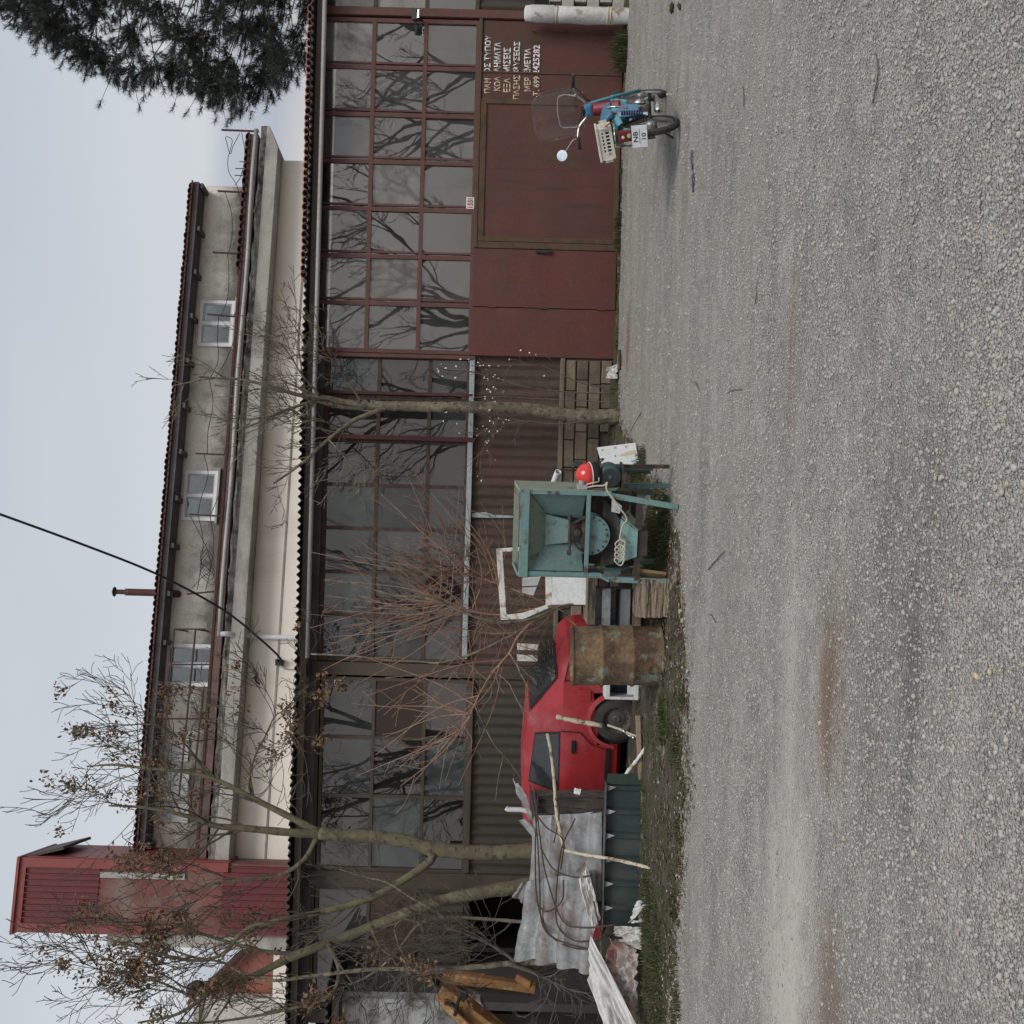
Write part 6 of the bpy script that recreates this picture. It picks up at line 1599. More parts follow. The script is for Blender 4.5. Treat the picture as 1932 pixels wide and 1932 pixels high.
gsheet('galvanised_sheet', P(1134, 1700, 11.0), P(1136, 1532, 11.05), P(1004, 1700, 12.0), P(1014, 1540, 12.05), 3.4, .065, M['galv'], 'upper galvanised roofing sheet of the heap nearest the car', seed=1, torn=.02)
gsheet('galvanised_sheet', P(1119, 1836, 10.9), P(1124, 1640, 10.92), P(976, 1808, 11.9), P(1000, 1664, 11.9), 3.4, .065, M['galv'], 'rust stained galvanised roofing sheet with ragged end below the leaning tree', seed=2, torn=.06, wave=.04)
gsheet('galvanised_sheet', P(1000, 1715, 12.02), P(1003, 1690, 12.02), P(967, 1690, 12.15), P(985, 1662, 12.1), 2.5, .02, M['galv'], 'small corrugated offcut propped under the leaning tree', nu=6, seed=3)
gsheet('torn_flashing', P(1012, 1560, 12.0), P(985, 1485, 12.1), P(1000, 1550, 12.15), P(965, 1462, 12.2), .6, .01, M['galv'], 'torn pale metal flashing curling up beside the car roof', nu=20, wave=.05, torn=.12, seed=4)
tag(MB().tube(catmull([P(955, 1524, 12.1), P(960, 1527, 12.1), P(985, 1528, 12.1), P(1000, 1533, 12.1)]), .03, 8).build('plastic_bottle', M['board_white'], smooth=True), 'clear plastic tube end sticking out of the flashing', 'tube')
for k, (x0, y0, x1, y1) in enumerate(((990, 1545, 1022, 1580), (1005, 1560, 1040, 1600))):
    gsheet('flashing_strip', P(x1, y1, 11.9), P(x0, y0, 12.0), P(x1 - 14, y1 + 4, 11.95), P(x0 - 12, y0 + 3, 12.05), .6, .008, M['galv'], ('folded grey flashing strip between torn flashing and sheet heap', 'lower folded flashing strip lying against the upper galvanised sheet')[k], nu=8, seed=5 + k)
# dark green trapezoid fence panels
gp = thing('green_sheet_fence', 'low dark green trapezoid sheet fence below the galvanised sheets', 'fence', G(1228, 1610, .05))
gx0, gx1 = P(1180, 1752, 10.85).x, P(1180, 1480, 10.85).x
zb0, zt0 = .07, P(1141, 1600, 10.85).z
k = 6; w_ = (gx1 - gx0) / k
for i in range(k):
    x = gx0 + i * w_
    mb = MB(); pf = [(x, 10.88), (x + .70 * w_, 10.88), (x + .76 * w_, 10.845), (x + .92 * w_, 10.845), (x + w_ + .004, 10.88)]
    for (xa, ya), (xb, yb) in zip(pf, pf[1:]): mb.prism([(xa, ya, zb0 - .03), (xb, yb, zb0 - .03), (xb, yb, zt0), (xa, ya, zt0)], (0, .004, 0))
    mb.build('sheet_panel', M['green_sheet'], gp)
    mb = MB(); mb.prism([(x + .70 * w_, 10.84, zt0 - .0), (x + .98 * w_, 10.84, zt0 + .0), (x + .92 * w_, 10.80, zt0 - .10)], (0, .004, 0)); mb.build('flashing_tongue', M['galv'], gp)
MB().span(gx0, gx1 + .02, 10.80, 10.93, zt0 + .001, zt0 + .012).build('top_flashing', M['steel_dull'], gp)
MB().prism([(gx1, 10.845, zb0), (gx1 + .09, 10.93, zb0), (gx1 + .09, 10.93, zt0 - .02), (gx1, 10.845, zt0)], (0, .006, 0)).build('end_sheet', M['stand_green'], gp)
# crumpled white and pink sheets at the near end
def crumple(name, corners, m, label, amp=.06, nu=26, nv=14, seed=0, cat='metal sheet', fr=3.0):
    c = [V(p) for p in corners]; nrm = (c[1] - c[0]).cross(c[3] - c[0]).normalized()
    def fn(u, v):
        p = c[0].lerp(c[1], u).lerp(c[3].lerp(c[2], u), v)
        n1 = mnoise.noise(V((u * fr + seed, v * fr * .7, seed))); n2 = abs(mnoise.noise(V((u * fr * 2.3 + seed, v * fr * 1.8, 4))))
        e = .12 * mnoise.noise(V((u * 9, v * 9, seed)))
        return p + nrm * (amp * n1 + amp * .9 * n2) + (c[1] - c[0]) * (e * (v - .5) * .4)
    return tag(MB().sheet(fn, nu, nv, .003).build(name, m), label, cat)
M['sheet_white'] = pm('dirty_white_sheet', (.58, .58, .56), (.50, .50, .48), 1.6, rough=.55, bump=.05, spot=((.30, .27, .24), 2.5, .6, .8))
M['sheet_pink'] = pm('faded_pink_grey_sheet', (.42, .35, .33), (.34, .31, .30), 1.6, rough=.6, bump=.08, spot=((.24, .12, .10), 2, .56, .7))
crumple('crumpled_sheet', [P(1115, 1765, 10.75), P(1110, 1850, 10.5), P(1150, 1960, 9.9), P(1215, 1960, 9.85)], M['sheet_white'], 'long white bent sheet sliding off the heap towards the yard', .05, seed=3, fr=2)
crumple('crumpled_sheet', [P(1150, 1765, 10.7), P(1140, 1880, 10.6), P(1195, 1935, 10.35), P(1212, 1800, 10.4)], M['sheet_pink'], 'crumpled pink grey sheet metal under the white bent sheet', .17, 40, 24, seed=8, fr=3.4)
crumple('plastic_film', [P(1160, 1745, 10.75), P(1160, 1775, 10.75), P(1212, 1790, 10.5), P(1215, 1750, 10.5)], M['sheet_white'], 'crumpled white plastic film bunched at the end of the green fence', .07, seed=12, cat='plastic', fr=4)
crumple('plastic_film', [P(1185, 1742, 10.6), P(1200, 1700, 10.55), P(1243, 1672, 10.05), P(1240, 1690, 10.05)], M['sheet_white'], 'twisted white plastic film trailing onto the grass', .05, seed=15, cat='plastic', fr=4)
crumple('plastic_film', [P(1192, 1742, 10.6), P(1212, 1718, 10.5), P(1228, 1702, 10.2), P(1226, 1736, 10.2)], M['sheet_white'], 'small white plastic rag below the twisted film', .05, 14, 10, seed=17, cat='plastic', fr=4)
crumple('plastic_film', [P(1108, 1635, 10.85), P(1092, 1660, 10.9), P(1120, 1760, 10.85), P(1135, 1730, 10.8)], M['sheet_white'], 'torn white foil strip hanging along the sheet edge', .05, seed=19, cat='plastic', fr=4)
tag(MB().bar(P(1140, 1765, 10.7), P(1205, 1775, 10.65), .02, .02).build('steel_strut', M['dark_iron']), 'thin dark steel strut propping the sheet heap', 'strut')
# bent rusty rods
rod = thing('bent_rods', 'tangle of thin bent rusty rods draped over the sheet heap', 'rods', P(1130, 1770, 10.7))
RD = [[(1000, 1480), (1012, 1560), (1018, 1660), (1022, 1740), (1050, 1775), (1090, 1790), (1125, 1785), (1135, 1760)], [(1008, 1485), (1020, 1590), (1030, 1650), (1060, 1735), (1100, 1750), (1160, 1745)], [(1015, 1500), (1010, 1600), (1014, 1700), (1040, 1765), (1110, 1790), (1135, 1782), (1120, 1700)],
      [(1085, 1545), (1060, 1600), (1050, 1680), (1052, 1745), (1085, 1775), (1128, 1772)], [(1020, 1600), (1045, 1640), (1085, 1655), (1115, 1652)], [(1040, 1490), (1055, 1530), (1045, 1590)], [(1000, 1520), (1030, 1560), (1062, 1585), (1058, 1640)], [(1012, 1700), (1030, 1720), (1060, 1700), (1063, 1660)]]
for pts in RD: MB().tube(catmull([P(x, y, 11.75 - 1.15 * (x - 990) / 145) for x, y in pts], 8), .0085, 6).build('rod', M['iron'], rod, smooth=True)
# peeling poles
M['birch'] = pm('peeling_pale_pole', (.55, .49, .37), (.42, .36, .26), 8, rough=.85, bump=.4, spot=((.16, .12, .08), 9, .6, .68))
def pole(pts, D, r, label, name='pole', m='birch'):
    q = catmull([P(x, y, D if not isinstance(D, tuple) else D[0] + (D[1] - D[0]) * i / (len(pts) - 1)) for i, (x, y) in enumerate(pts)], 6)
    return tag(MB().tube(q, [r * (1 + .15 * math.sin(i * 2.1)) for i in range(len(q))], 8).build(name, M[m], smooth=True), label, 'pole')
pole([(1033, 1384), (1040, 1420), (1046, 1475), (1050, 1530), (1064, 1604)], (11.5, 11.2), .020, 'crooked pale pole lying across the car window and sheet')
pole([(1064, 1604), (1100, 1612), (1150, 1620), (1205, 1632), (1253, 1645)], (11.2, 9.95), .018, 'pale pole slanting from the sheet heap to the gravel')
pole([(1050, 1352), (1080, 1359), (1136, 1369)], (11.3, 11.2), .026, 'thick pale stick leaning on the red car door')
pole([(1146, 1368), (1170, 1376), (1190, 1385), (1203, 1390)], (11.2, 11.0), .013, 'thin pale stick below the car wheel')
pole([(1172, 1478), (1185, 1455), (1197, 1440), (1212, 1420), (1222, 1405)], (11.0, 10.8), .020, 'white twisted strip beside the green fence', m='white_old')
tag(MB().bar(P(1203, 1350, 10.95), P(1209, 1486, 10.9), .05, .045).build('ground_plank', pm('pinkish_tan_plank', (.33, .24, .18), (.25, .18, .13), 5, (.3, 1, 1), rough=.9, bump=.3)), 'pinkish tan plank lying below the red car', 'plank')
tag(MB().tube(catmull([P(1176, 1378, 11.1), P(1188, 1388, 11.1), P(1196, 1392, 11.0)]), .016, 8).build('bolt_rod', M['chrome'], smooth=True), 'short shiny rod under the car wheel', 'rod')
# dark panel standing in for the shade in the gap between car and sheets
M['dark_shade_rust'] = pm('gap_shade_and_rust', (.065, .05, .042), (.04, .034, .03), 4, rough=.9, bump=.4)  # darkness of the shaded gap, also rusty steel on the digger
crumple('gap_shade_panel', [P(1010, 1535, 12.3), P(1010, 1490, 12.25), P(1150, 1492, 11.5), P(1150, 1540, 11.5)], M['dark_shade_rust'], 'added dark panel standing in for the shaded gap between car and galvanised sheet', .06, seed=22, fr=3)
crumple('pale_rag', [P(1082, 1497, 11.4), P(1084, 1486, 11.4), P(1096, 1490, 11.35), P(1094, 1500, 11.35)], M['board_white'], 'pale rag caught behind the car door', .03, 8, 8, seed=25, cat='rag')

# ------------------------------------------------------------------ orange digger arm
M['orange'] = pm('rusty_orange_paint', (.36, .185, .062), (.28, .145, .06), 4, rough=.75, bump=.2, spot=((.16, .095, .05), 3, .54, .68), spot2=((.48, .36, .20), 5, .62, .72))
dg = thing('digger_arm', 'rusty orange digger arm with black hoses before the plastered annex', 'digger', (P(1000, 1960, 12.9).x, 12.9, 0))
def ob(p, q, w, h, D0, D1, nm, m='orange', par=None): return MB().bar(P(p[0], p[1], D0), P(q[0], q[1], D1), w, h, (0, 1, 0)).build(nm, M[m], par or dg, bevel=.02)
ob((836, 1868), (985, 1985), .20, .26, 13.2, 12.6, 'boom')
ob((838, 1890), (905, 1955), .10, .12, 13.0, 12.5, 'ram_cylinder')
ob((802, 1838), (915, 1850), .13, .16, 13.4, 13.2, 'stick'); ob((905, 1849), (1012, 1864), .11, .14, 13.2, 13.1, 'stick')
ob((862, 1858), (1000, 1872), .10, .10, 13.5, 13.4, 'stick_plate', 'dark_shade_rust')
ob((812, 1850), (858, 1885), .04, .04, 13.2, 13.1, 'ram_rod', 'steel_dull')
ob((975, 1842), (1003, 1858), .09, .09, 12.9, 12.8, 'link_bar', 'orange')
mb = MB(); mb.lathe([(0, -.14), (.05, -.14), (.05, .14), (0, .14)], P(822, 1855, 13.25), (0, 1, 0), 14); mb.build('pivot_pin', M['dark_iron'], dg, smooth=True, angle=40)
for pts in ([(838, 1893), (855, 1896), (862, 1905), (875, 1920), (880, 1940)], [(862, 1905), (858, 1915), (868, 1880), (880, 1878), (872, 1888)], [(820, 1860), (815, 1845), (822, 1838), (835, 1842)]):
    MB().tube(catmull([P(x, y, 12.75) for x, y in pts], 8), .022, 8).build('hose', M['black'], dg, smooth=True)
mb = MB(); mb.box((P(1000, 1990, 12.7).x - .3, 12.8, .55), (1.2, .8, 1.15)); mb.build('chassis', M['dark_shade_rust'], dg, bevel=.03)

# ------------------------------------------------------------------ small things on the ground
crumple('plastic_bag', [V((G(1167, 716).x, 15.35, .03)), V((G(1167, 690).x, 15.33, .03)), V((G(1167, 695).x, 15.5, .17)), V((G(1167, 714).x, 15.5, .16))], M['sheet_white'], 'crumpled white plastic bag lying near the gate corner', .06, 14, 12, seed=31, cat='bag', fr=4)
tag(MB().tube(catmull([V((G(1178, 690).x, 15.1, .02)), V((G(1178, 675).x, 15.12, .025)), V((G(1176, 655).x, 15.2, .02))]), .025, 8).build('iron_offcut', M['iron'], smooth=True), 'rusty iron offcut lying before the gate corner', 'metal')
STK = [((1400, 735), (1372, 742), 'dark twig lying on gravel below the gate door'), ((1425, 573), (1430, 530), 'long dark twig on gravel straight out from the gate'), ((1404, 200), (1400, 160), 'curved twig on gravel beyond the motorbike'), ((1652, 195), (1660, 100), 'long bent twig on the coarse gravel patch'), ((1312, 720), (1320, 735), 'short twig near the red stained gravel'), ((1212, 778), (1190, 815), 'forked twig beside the pale tree foot'), ((1340, 1075), (1368, 1040), 'broken twig on gravel before the mill'), ((1340, 1160), (1352, 1175), 'chip of bark on gravel before the timber block')]
for (a, b, lab) in STK:
    p, q = G(*a), G(*b); m_ = p.lerp(q, .5) + V((rng.uniform(-.03, .03), rng.uniform(-.05, .05), 0))
    pts = [V((k.x, k.y, gz(k.x, k.y) + .010)) for k in catmull([p, m_, q], 4)]
    tag(MB().tube(pts, lerp_list(.0045, .0025, len(pts)), 5).build('twig', M['dark_iron'] if rng.random() < .5 else M['twig']), lab, 'twig')
for x, y, lab in ((1308, 303, 'blue plastic scrap trodden into gravel by the motorbike'), (1310, 345, 'small blue plastic shred on the gravel')):
    p = G(x, y); crumple('plastic_scrap', [p + V((-.09, -.02, .012)), p + V((.09, -.03, .015)), p + V((.08, .03, .02)), p + V((-.08, .02, .012))], pm('blue_plastic_scrap', (.05, .06, .14), rough=.6), lab, .012, 8, 4, seed=x, cat='plastic')
for x, y, r, lab in ((1872, 1268, .016, 'small round ochre stone on the coarse gravel'), (1845, 1275, .015, 'pale pebble next to the ochre stone'), (1272, 15, .05, 'dark clod of earth before the whitewashed post'), (1284, 12, .045, 'second dark clod before the whitewashed post'), (1645, 2, .03, 'pale stone at the edge of the coarse gravel')):
    p = G(x, y); n_ = stones(np.array([(p.x, p.y, gz(p.x, p.y) + r * .4)]), np.array([r]), 'stone', M['tan'] if 'ochre' in lab else (M['soil'] if 'dark' in lab else M['concrete']), None); tag(n_, lab, 'stone')
# ------------------------------------------------------------------ motorbike (local: x forward, y to its own left, z up)
rw_ = G(1281, 230)
fwd = V((math.sin(math.radians(35)), math.cos(math.radians(35)), 0))
WB = 1.20
bike_o = V((rw_.x, rw_.y, gz(rw_.x, rw_.y)))
yaw_b = math.atan2(fwd.y, fwd.x)
TB = Matrix.Translation(bike_o) @ Matrix.Rotation(yaw_b, 4, 'Z') @ Matrix.Rotation(math.radians(-9), 4, 'X')
bike = thing('motorbike', 'small blue and red motorbike with windshield parked before the gate', 'motorbike', bike_o)
M['bike_blue'] = pm('bike_blue_paint', (.045, .19, .34), (.04, .16, .29), 3, rough=.35, bump=.02, coat=.3)
M['bike_cyan'] = pm('faded_cyan_paint', (.10, .33, .40), (.09, .28, .34), 3, rough=.45, bump=.03)
M['bike_red'] = pm('dark_red_plastic', (.20, .018, .026), (.16, .016, .022), 3, rough=.35, bump=.02)
M['tail_red'] = pm('tail_lens_red', (.17, .022, .022), (.14, .02, .02), 3, rough=.25, bump=0)
M['shock_blue'] = pm('blue_spring', (.012, .035, .11), (.02, .045, .12), 3, rough=.4, bump=0)
M['crate'] = pm('cream_crate_plastic', (.62, .59, .51), (.56, .53, .46), 4, rough=.55, bump=.04)
M['plate'] = pm('plate_white', (.66, .68, .70), (.60, .62, .64), 5, rough=.5, bump=0)
M['windshield'] = glass_mat('scratched_acrylic', (.93, .92, .90), (.55, .52, .48), .05, extra=.45, rough=.08)
M['mirror_face'] = pm('mirror_glass', (.92, .93, .95), (.9, .92, .94), 3, rough=.03, metal=1, bump=0)
def bb(): return MB(TB)
def wheel(x, R, nm_sp=28, steer=0.0):
    w = thing('wheel', None, None, TB @ V((x, 0, R))); w.parent = bike; w.location = wloc(w) - wloc(bike)
    ax = V((math.sin(steer) * -1, math.cos(steer), 0)); c = V((x, 0, R))
    bb().ring(c, ax, R - .033, .034, 44, 10, 1.0).build('tyre', M['black_dusty'], w, smooth=True)
    kn = bb()
    u = V((math.cos(steer), math.sin(steer), 0))
    for k in range(40):
        a = 2 * math.pi * k / 40; d = u * math.cos(a) + V((0, 0, 1)) * math.sin(a)
        for s in (-1, 1): kn.box(c + d * (R - .003) + ax * (s * .014), (.012, .012, .012))
    kn.build('tread', M['black_dusty'], w)
    bb().lathe([(R - .072, -.018), (R - .058, -.022), (R - .060, 0), (R - .058, .022), (R - .072, .018), (R - .076, 0), (R - .072, -.018)], c, ax, 40).build('rim', M['alu'], w, smooth=True)
    h = bb(); h.lathe([(0, -.05), (.03, -.05), (.055, -.035), (.06, 0), (.055, .035), (.03, .05), (0, .05)], c, ax, 18); h.build('hub', M['alu'], w, smooth=True)
    s_ = bb()
    for k in range(nm_sp):
        a = 2 * math.pi * k / nm_sp; d0 = u * math.cos(a + .5 * (-1) ** k) + V((0, 0, 1)) * math.sin(a + .5 * (-1) ** k); d1 = u * math.cos(a) + V((0, 0, 1)) * math.sin(a)
        s_.tube([c + d0 * .055 + ax * (.03 * (-1) ** k), c + d1 * (R - .07)], .0022, 4, cap=False)
    s_.build('spokes', M['chrome'], w)
RW = .275
wheel(0, RW); wheel(WB, RW, steer=.10)
# swing arm, frame, engine
mb = bb()
for s in (-1, 1): mb.tube([(0, s * .085, RW), (.42, s * .075, .34)], .018, 8)
mb.build('swing_arm', M['dark_iron'], bike, smooth=True)
mb = bb(); mb.tube(catmull([(.42, 0, .36), (.55, 0, .50), (.72, 0, .55), (.90, 0, .66), (.98, 0, .82)]), .032, 10); mb.tube(catmull([(.40, .07, .38), (.20, .09, .56), (-.02, .09, .62), (-.14, .08, .62)]), .014, 8); mb.tube(catmull([(.40, -.07, .38), (.20, -.09, .56), (-.02, -.09, .62), (-.14, -.08, .62)]), .014, 8)
mb.build('frame', M['bike_cyan'], bike, smooth=True)
mb = bb(); mb.lathe([(0, -.10), (.085, -.10), (.10, -.07), (.10, .07), (.085, .10), (0, .10)], (.52, 0, .33), (0, 1, 0), 18); mb.box((.66, 0, .34), (.22, .13, .12)); mb.build('engine', M['alu'], bike, smooth=True, angle=40)
mb = bb()
for k in range(8): mb.box((.70 + k * .018, 0, .36 + k * .004), (.006, .15, .14))
mb.build('cooling_fins', M['alu'], bike)
mb = bb(); mb.lathe([(0, 0), (.06, 0), (.07, .03), (0, .05)], (.50, -.10, .34), (0, -1, 0), 16); mb.build('clutch_cover', M['chrome'], bike, smooth=True)
mb = bb(); mb.tube(catmull([(.78, -.06, .28), (.66, -.12, .18), (.45, -.15, .17), (.30, -.155, .18)]), .016, 8); mb.lathe([(.018, 0), (.042, .06), (.045, .40), (.03, .46), (.012, .47)], (.32, -.155, .18), (-1, -.04, .06), 16); mb.build('exhaust', M['chrome'], bike, smooth=True)
mb = bb(); mb.box((.12, .10, .30), (.40, .02, .11)); mb.build('chain_case', M['black_dusty'], bike, bevel=.02)
# shocks with springs
for s in (-1, 1):
    a, b = V((.02, s * .115, .30)), V((.14, s * .115, .585))
    mb = bb(); mb.tube([a, b], .016, 8); mb.build('shock_absorber', M['chrome'], bike)
    mb = bb(); n_ = 80; d = (b - a); u = d.orthogonal().normalized(); w = d.normalized().cross(u)
    mb.tube([a.lerp(b, .15 + .75 * i / n_) + (u * math.cos(i * .7) + w * math.sin(i * .7)) * .030 for i in range(n_)], .0075, 6); mb.build('spring', M['shock_blue'], bike, smooth=True)
# bodywork
fn = lambda u, v: (-.16 + .34 * u, .10 * math.cos(math.pi * v) * (1 + .3 * math.sin(math.pi * u)), .56 + .05 * u + .075 * math.sin(math.pi * v))
bb().sheet(fn, 12, 12, .006).build('tail_body', M['bike_cyan'], bike, smooth=True)
for s in (-1, 1):
    mb = bb(); mb.prism([(.05, s * .10, .40), (.36, s * .12, .36), (.44, s * .12, .50), (.30, s * .11, .60), (.05, s * .10, .60)], (0, s * .012, 0)); mb.build('side_cover', M['bike_blue'], bike, bevel=.006)
fn = lambda u, v: (.02 + .60 * u, .125 * math.cos(math.pi * v) * (1 - .35 * u), .635 + .07 * math.sin(math.pi * v) + .02 * math.sin(u * 3) - .02 * u)
bb().sheet(fn, 14, 12, .05).build('seat', pm('blue_seat_cover', (.06, .17, .27), (.05, .14, .23), 4, rough=.5, bump=.05), bike, smooth=True)
# front: leg shield, fork, mudguard, headlamp, bars
fn = lambda u, v: (.93 - .05 * math.cos(math.pi * (v - .5)) - .10 * (1 - u), (.085 - .02 * u) * (2 * v - 1), .52 + .30 * u)
bb().sheet(fn, 10, 12, .008).build('leg_shield', M['bike_red'], bike, smooth=True)
mb = bb()
for s in (-1, 1): mb.tube([(WB, s * .065, RW), (WB - .10, s * .065, .55), (WB - .22, s * .05, .86)], .017, 8)
mb.build('fork', M['bike_cyan'], bike, smooth=True)
fn = lambda u, v: (WB + (RW + .035) * math.cos(math.pi * (.25 + .75 * u)), .05 * math.cos(math.pi * v), RW + (RW + .035) * math.sin(math.pi * (.25 + .75 * u)) + .02 * math.sin(math.pi * v))
bb().sheet(fn, 18, 6, .004).build('front_mudguard', M['bike_cyan'], bike, smooth=True)
fn = lambda u, v: ((RW + .035) * math.cos(math.pi * (.2 + .60 * u)), .055 * math.cos(math.pi * v), RW + (RW + .035) * math.sin(math.pi * (.2 + .60 * u)) + .02 * math.sin(math.pi * v))
bb().sheet(fn, 18, 6, .004).build('rear_mudguard', M['bike_cyan'], bike, smooth=True)
mb = bb(); mb.lathe([(0, -.10), (.05, -.09), (.075, -.03), (.08, .02), (.07, .03), (0, .035)], (WB - .17, 0, .88), (1, 0, 0), 18); mb.build('headlamp', M['bike_red'], bike, smooth=True)
mb = bb(); mb.box((.95, 0, .86), (.14, .13, .10)); mb.build('handle_cover', M['bike_blue'], bike, bevel=.03)
mb = bb(); mb.lathe([(0, 0), (.045, 0), (.05, -.03), (0, -.03)], (.92, 0, .935), (-.3, 0, 1), 16); mb.build('speedometer', M['black'], bike, smooth=True, angle=40)
mb = bb(); bars = catmull([(.86, .36, .99), (.90, .27, 1.0), (.95, .16, .97), (.96, .08, .89), (.96, 0, .87), (.96, -.08, .89), (.95, -.16, .97), (.90, -.27, 1.0), (.86, -.36, .99)]); mb.tube(bars, .0125, 8); mb.build('handlebar', M['chrome'], bike, smooth=True)
for s in (-1, 1):
    mb = bb(); mb.tube([(.90, s * .26, 1.0), (.86, s * .38, .99)], .019, 10); mb.build('grip', M['black'], bike, smooth=True)
    mb = bb(); mb.tube(catmull([(.92, s * .25, 1.0), (.97, s * .27, 1.0), (.95, s * .38, .985)]), .006, 6); mb.build('brake_lever', M['chrome'], bike)
    mb = bb(); mb.tube(catmull([(.93, s * .16, .98), (.99, s * .17, 1.08), (1.0, s * .16, 1.16), (1.0, s * .10, 1.18)]), .008, 6); mb.build('screen_bracket', M['chrome'], bike)
mb = bb(); mb.tube(catmull([(1.0, .10, 1.18), (1.0, 0, 1.19), (1.0, -.10, 1.18)]), .008, 6); mb.build('screen_bracket', M['chrome'], bike)
# windshield: rounded sheet
def wsh(u, v):
    hw = .255 * (1 - max(0, (u - .72) / .28) ** 2 * .35) * (1 - max(0, (.2 - u) / .2) ** 2 * .35)
    y = hw * (2 * v - 1)
    return (1.04 - .16 * u - .9 * y * y, y, .90 + .56 * u)
bb().sheet(wsh, 24, 20, .003).build('windshield', M['windshield'], bike, smooth=True)
ed = [V(wsh(0, i / 12)) for i in range(13)] + [V(wsh(i / 12, 1)) for i in range(13)] + [V(wsh(1, 1 - i / 12)) for i in range(13)] + [V(wsh(1 - i / 12, 0)) for i in range(13)]
bb().tube(ed, .0022, 5).build('screen_edge', M['windshield'], bike, smooth=True)
# mirror on the left bar
mb = bb(); mb.tube(catmull([(.91, .27, 1.0), (.91, .29, 1.06), (.90, .37, 1.13), (.90, .41, 1.17)]), .006, 6); mb.build('mirror_stalk', M['chrome'], bike)
mc = V((.89, .43, 1.19)); md = V((-1, -.45, .28)).normalized()
mb = bb(); mb.lathe([(0, -.02), (.05, -.016), (.062, 0), (.062, .006)], mc, md, 22); mir = mb.build('mirror', M['black'], bike, smooth=True)
mb = bb(); mb.lathe([(.059, .004), (.04, .006), (0, .007)], mc, md, 22); mb.build('mirror_face', M['mirror_face'], mir, smooth=True)
# cables, rear rack, lamp, plate
for k in range(4):
    s = (-1) ** k; mb = bb(); mb.tube(catmull([(.92, s * .22, .99), (1.02, s * (.10 + .03 * k), .95), (1.03, s * .06, .82), (.98, s * .05, .62)]), .005, 5); mb.build('control_cable', M['black'], bike)
mb = bb()
for s in (-1, 1): mb.tube(catmull([(.10, s * .10, .65), (-.05, s * .11, .655), (-.24, s * .10, .655), (-.26, s * .06, .655)]), .009, 8)
mb.tube([(-.26, .06, .655), (-.26, -.06, .655)], .009, 8); mb.tube([(-.1, .11, .655), (-.1, -.11, .655)], .007, 8); mb.tube(catmull([(-.20, .10, .655), (-.2, .11, .60), (-.16, .12, .54), (-.12, .14, .50)]), .008, 6); mb.build('rear_rack', M['chrome'], bike, smooth=True)
mb = bb(); mb.tube(catmull([(.30, -.12, .66), (.28, -.16, .68), (.22, -.17, .60), (.20, -.15, .48)]), .010, 8); mb.tube(catmull([(.0, .12, .60), (-.02, .15, .58), (-.05, .15, .48), (.0, .12, .46)]), .008, 8); mb.build('grab_rail', M['chrome'], bike, smooth=True)
mb = bb(); mb.box((-.235, 0, .555), (.06, .11, .14)); tl = mb.build('tail_lamp', M['tail_red'], bike, bevel=.015)
mb = bb(); mb.lathe([(0, 0), (.022, 0), (.022, .008), (0, .012)], (-.265, -.005, .515), (-1, 0, 0), 14); mb.build('reflector', M['tan'], tl)
mb = bb(); mb.lathe([(0, 0), (.016, 0), (.012, .008), (0, .01)], (-.265, .005, .575), (-1, 0, 0), 12); mb.build('lamp_highlight', M['plate'], tl)
# number plate facing back
TP = TB @ Matrix.Translation((-.335, -.005, .42)) @ Matrix.Rotation(math.radians(8), 4, 'Y')
MB(TP).box((0, 0, 0), (.004, .21, .15)).build('number_plate', M['plate'], bike, bevel=.006)
pl = [o for o in bike.children if o.name.startswith('number_plate')][0]
MB(TP).box((-.0032, 0, .0), (.001, .14, .004)).build('plate_line', M['ink'], pl)
def plate_text(txt, y0, y1, z0, z1):
    cu = bpy.data.curves.new('print', 'FONT'); cu.body = txt; cu.size = 1; cu.offset = .01; cu.resolution_u = 3
    t = bpy.data.objects.new('t', cu); COL.objects.link(t)
    me = bpy.data.meshes.new_from_object(t.evaluated_get(bpy.context.evaluated_depsgraph_get())); bpy.data.objects.remove(t)
    co = np.zeros(len(me.vertices) * 3, dtype=np.float32); me.vertices.foreach_get('co', co); co = co.reshape(-1, 3); lo, hi = co.min(0), co.max(0)
    out = []
    for p in co:
        q = TP @ V((-.0045, y0 + (p[0] - lo[0]) / (hi[0] - lo[0]) * (y1 - y0), z0 + (p[1] - lo[1]) / (hi[1] - lo[1]) * (z1 - z0)))
        out.append(q - wloc(pl))
    me.vertices.foreach_set('co', np.array(out, dtype=np.float32).ravel()); me.materials.clear(); me.materials.append(M['ink']); me.update()
    link('print', me, None, pl, wloc(pl))
plate_text('NB', .05, -.05, .018, .062); plate_text('10', .03, -.03, -.06, -.018)
MB(TP).box((.04, 0, .07), (.08, .05, .03)).build('plate_bracket', M['dark_iron'], bike)
mb = bb(); mb.tube([(.40, .10, .24), (.30, .26, .0)], .011, 8); mb.build('side_stand', M['dark_iron'], bike)
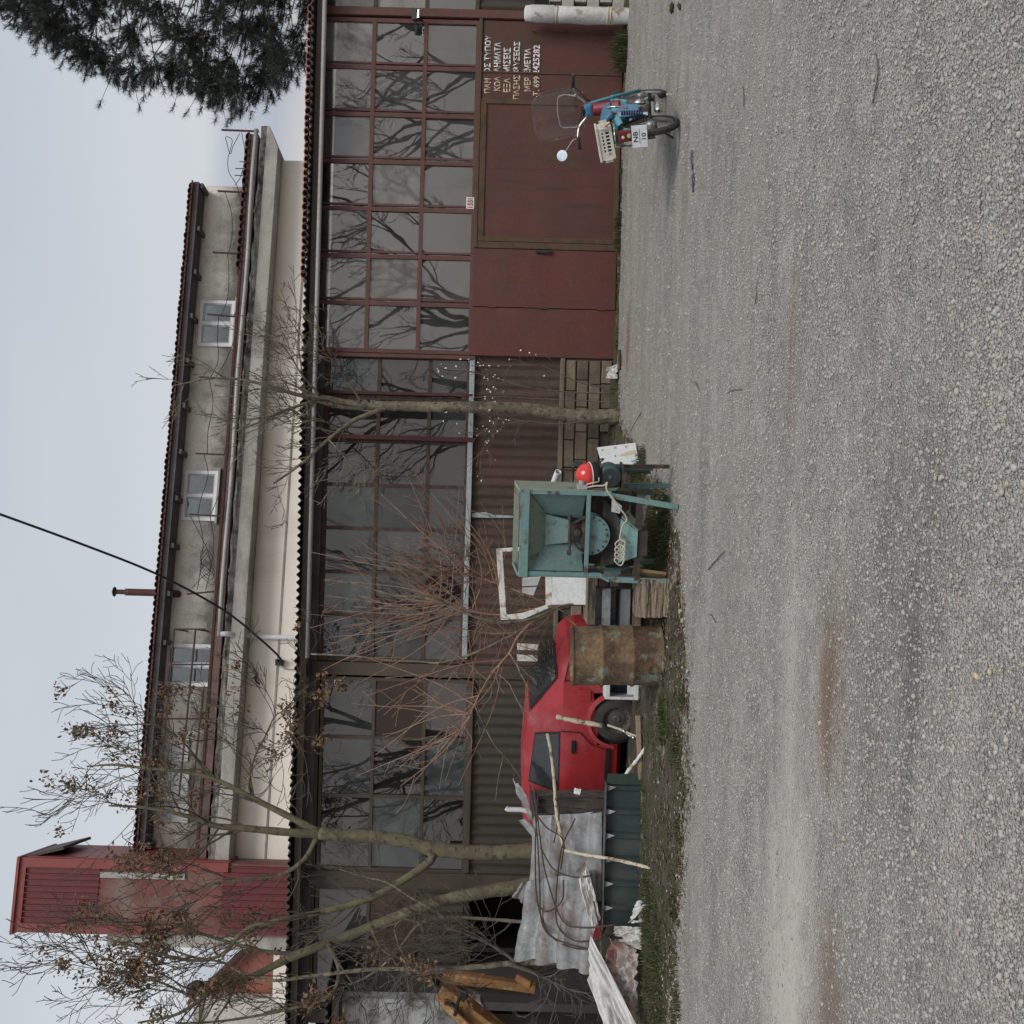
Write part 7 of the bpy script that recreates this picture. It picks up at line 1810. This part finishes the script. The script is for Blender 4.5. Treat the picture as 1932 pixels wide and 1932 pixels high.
mb = bb(); mb.tube([(.46, .20, .24), (.46, -.20, .24)], .010, 8); mb.tube([(.46, .20, .24), (.46, .13, .24)], .018, 8); mb.tube([(.46, -.20, .24), (.46, -.13, .24)], .018, 8); mb.build('foot_peg', M['black'], bike)

# crate strapped behind the seat
TK = TB @ Matrix.Translation((-.15, .045, .672)) @ Matrix.Rotation(math.radians(4), 4, 'Z') @ Matrix.Rotation(math.radians(-5), 4, 'X')
crate = thing('plastic_crate', 'cream slotted plastic crate tied on the motorbike rack', 'crate', TK @ V((0, 0, 0)))
W2, L2, H2 = .15, .12, .145
def side(a, b, nm):
    mb = MB(TK); a, b = V(a), V(b); n_ = 9
    up = V((0, 0, 1)); t_ = .008
    mb.bar(a + up * .015, b + up * .015, t_, .03); mb.bar(a + up * .075, b + up * .075, t_, .022); mb.bar(a + up * (H2 - .02), b + up * (H2 - .02), t_, .045)
    for k in range(n_ + 1):
        p = a.lerp(b, k / n_); mb.bar(p + up * .03, p + up * (H2 - .04), t_ * .9, .012 if 0 < k < n_ else .06, (b - a).normalized())
    mb.build(nm, M['crate'], crate)
side((-L2, W2, 0), (-L2, -W2, 0), 'end_wall'); side((L2, W2, 0), (L2, -W2, 0), 'end_wall'); side((-L2, W2, 0), (L2, W2, 0), 'side_wall'); side((-L2, -W2, 0), (L2, -W2, 0), 'side_wall')
MB(TK).box((0, 0, .006), (2 * L2, 2 * W2, .01)).build('floor', M['crate'], crate)
mb = MB(TK)
for s in (-1, 1): mb.bar((-L2 - .012, s * (W2 + .005), H2), (L2 + .012, s * (W2 + .005), H2), .02, .02)
for s in (-1, 1): mb.bar((s * (L2 + .005), -W2 - .012, H2), (s * (L2 + .005), W2 + .012, H2), .02, .02)
mb.build('rim', M['crate'], crate, bevel=.004)
mb = MB(TK); mb.box((0, .01, .065), (.16, .20, .09)); tag(mb.build('black_bag', M['black'], bevel=.03), 'dark bag lying inside the cream crate', 'bag')
tag(MB(TK).tube(catmull([(-L2, -W2, .06), (-L2 - .02, -W2 - .03, .02), (-.05, -W2 - .02, -.03)]), .008, 6).build('crate_cord', pm('orange_cord', (.40, .10, .05), rough=.7)), 'orange cord tying the crate to the motorbike', 'cord')
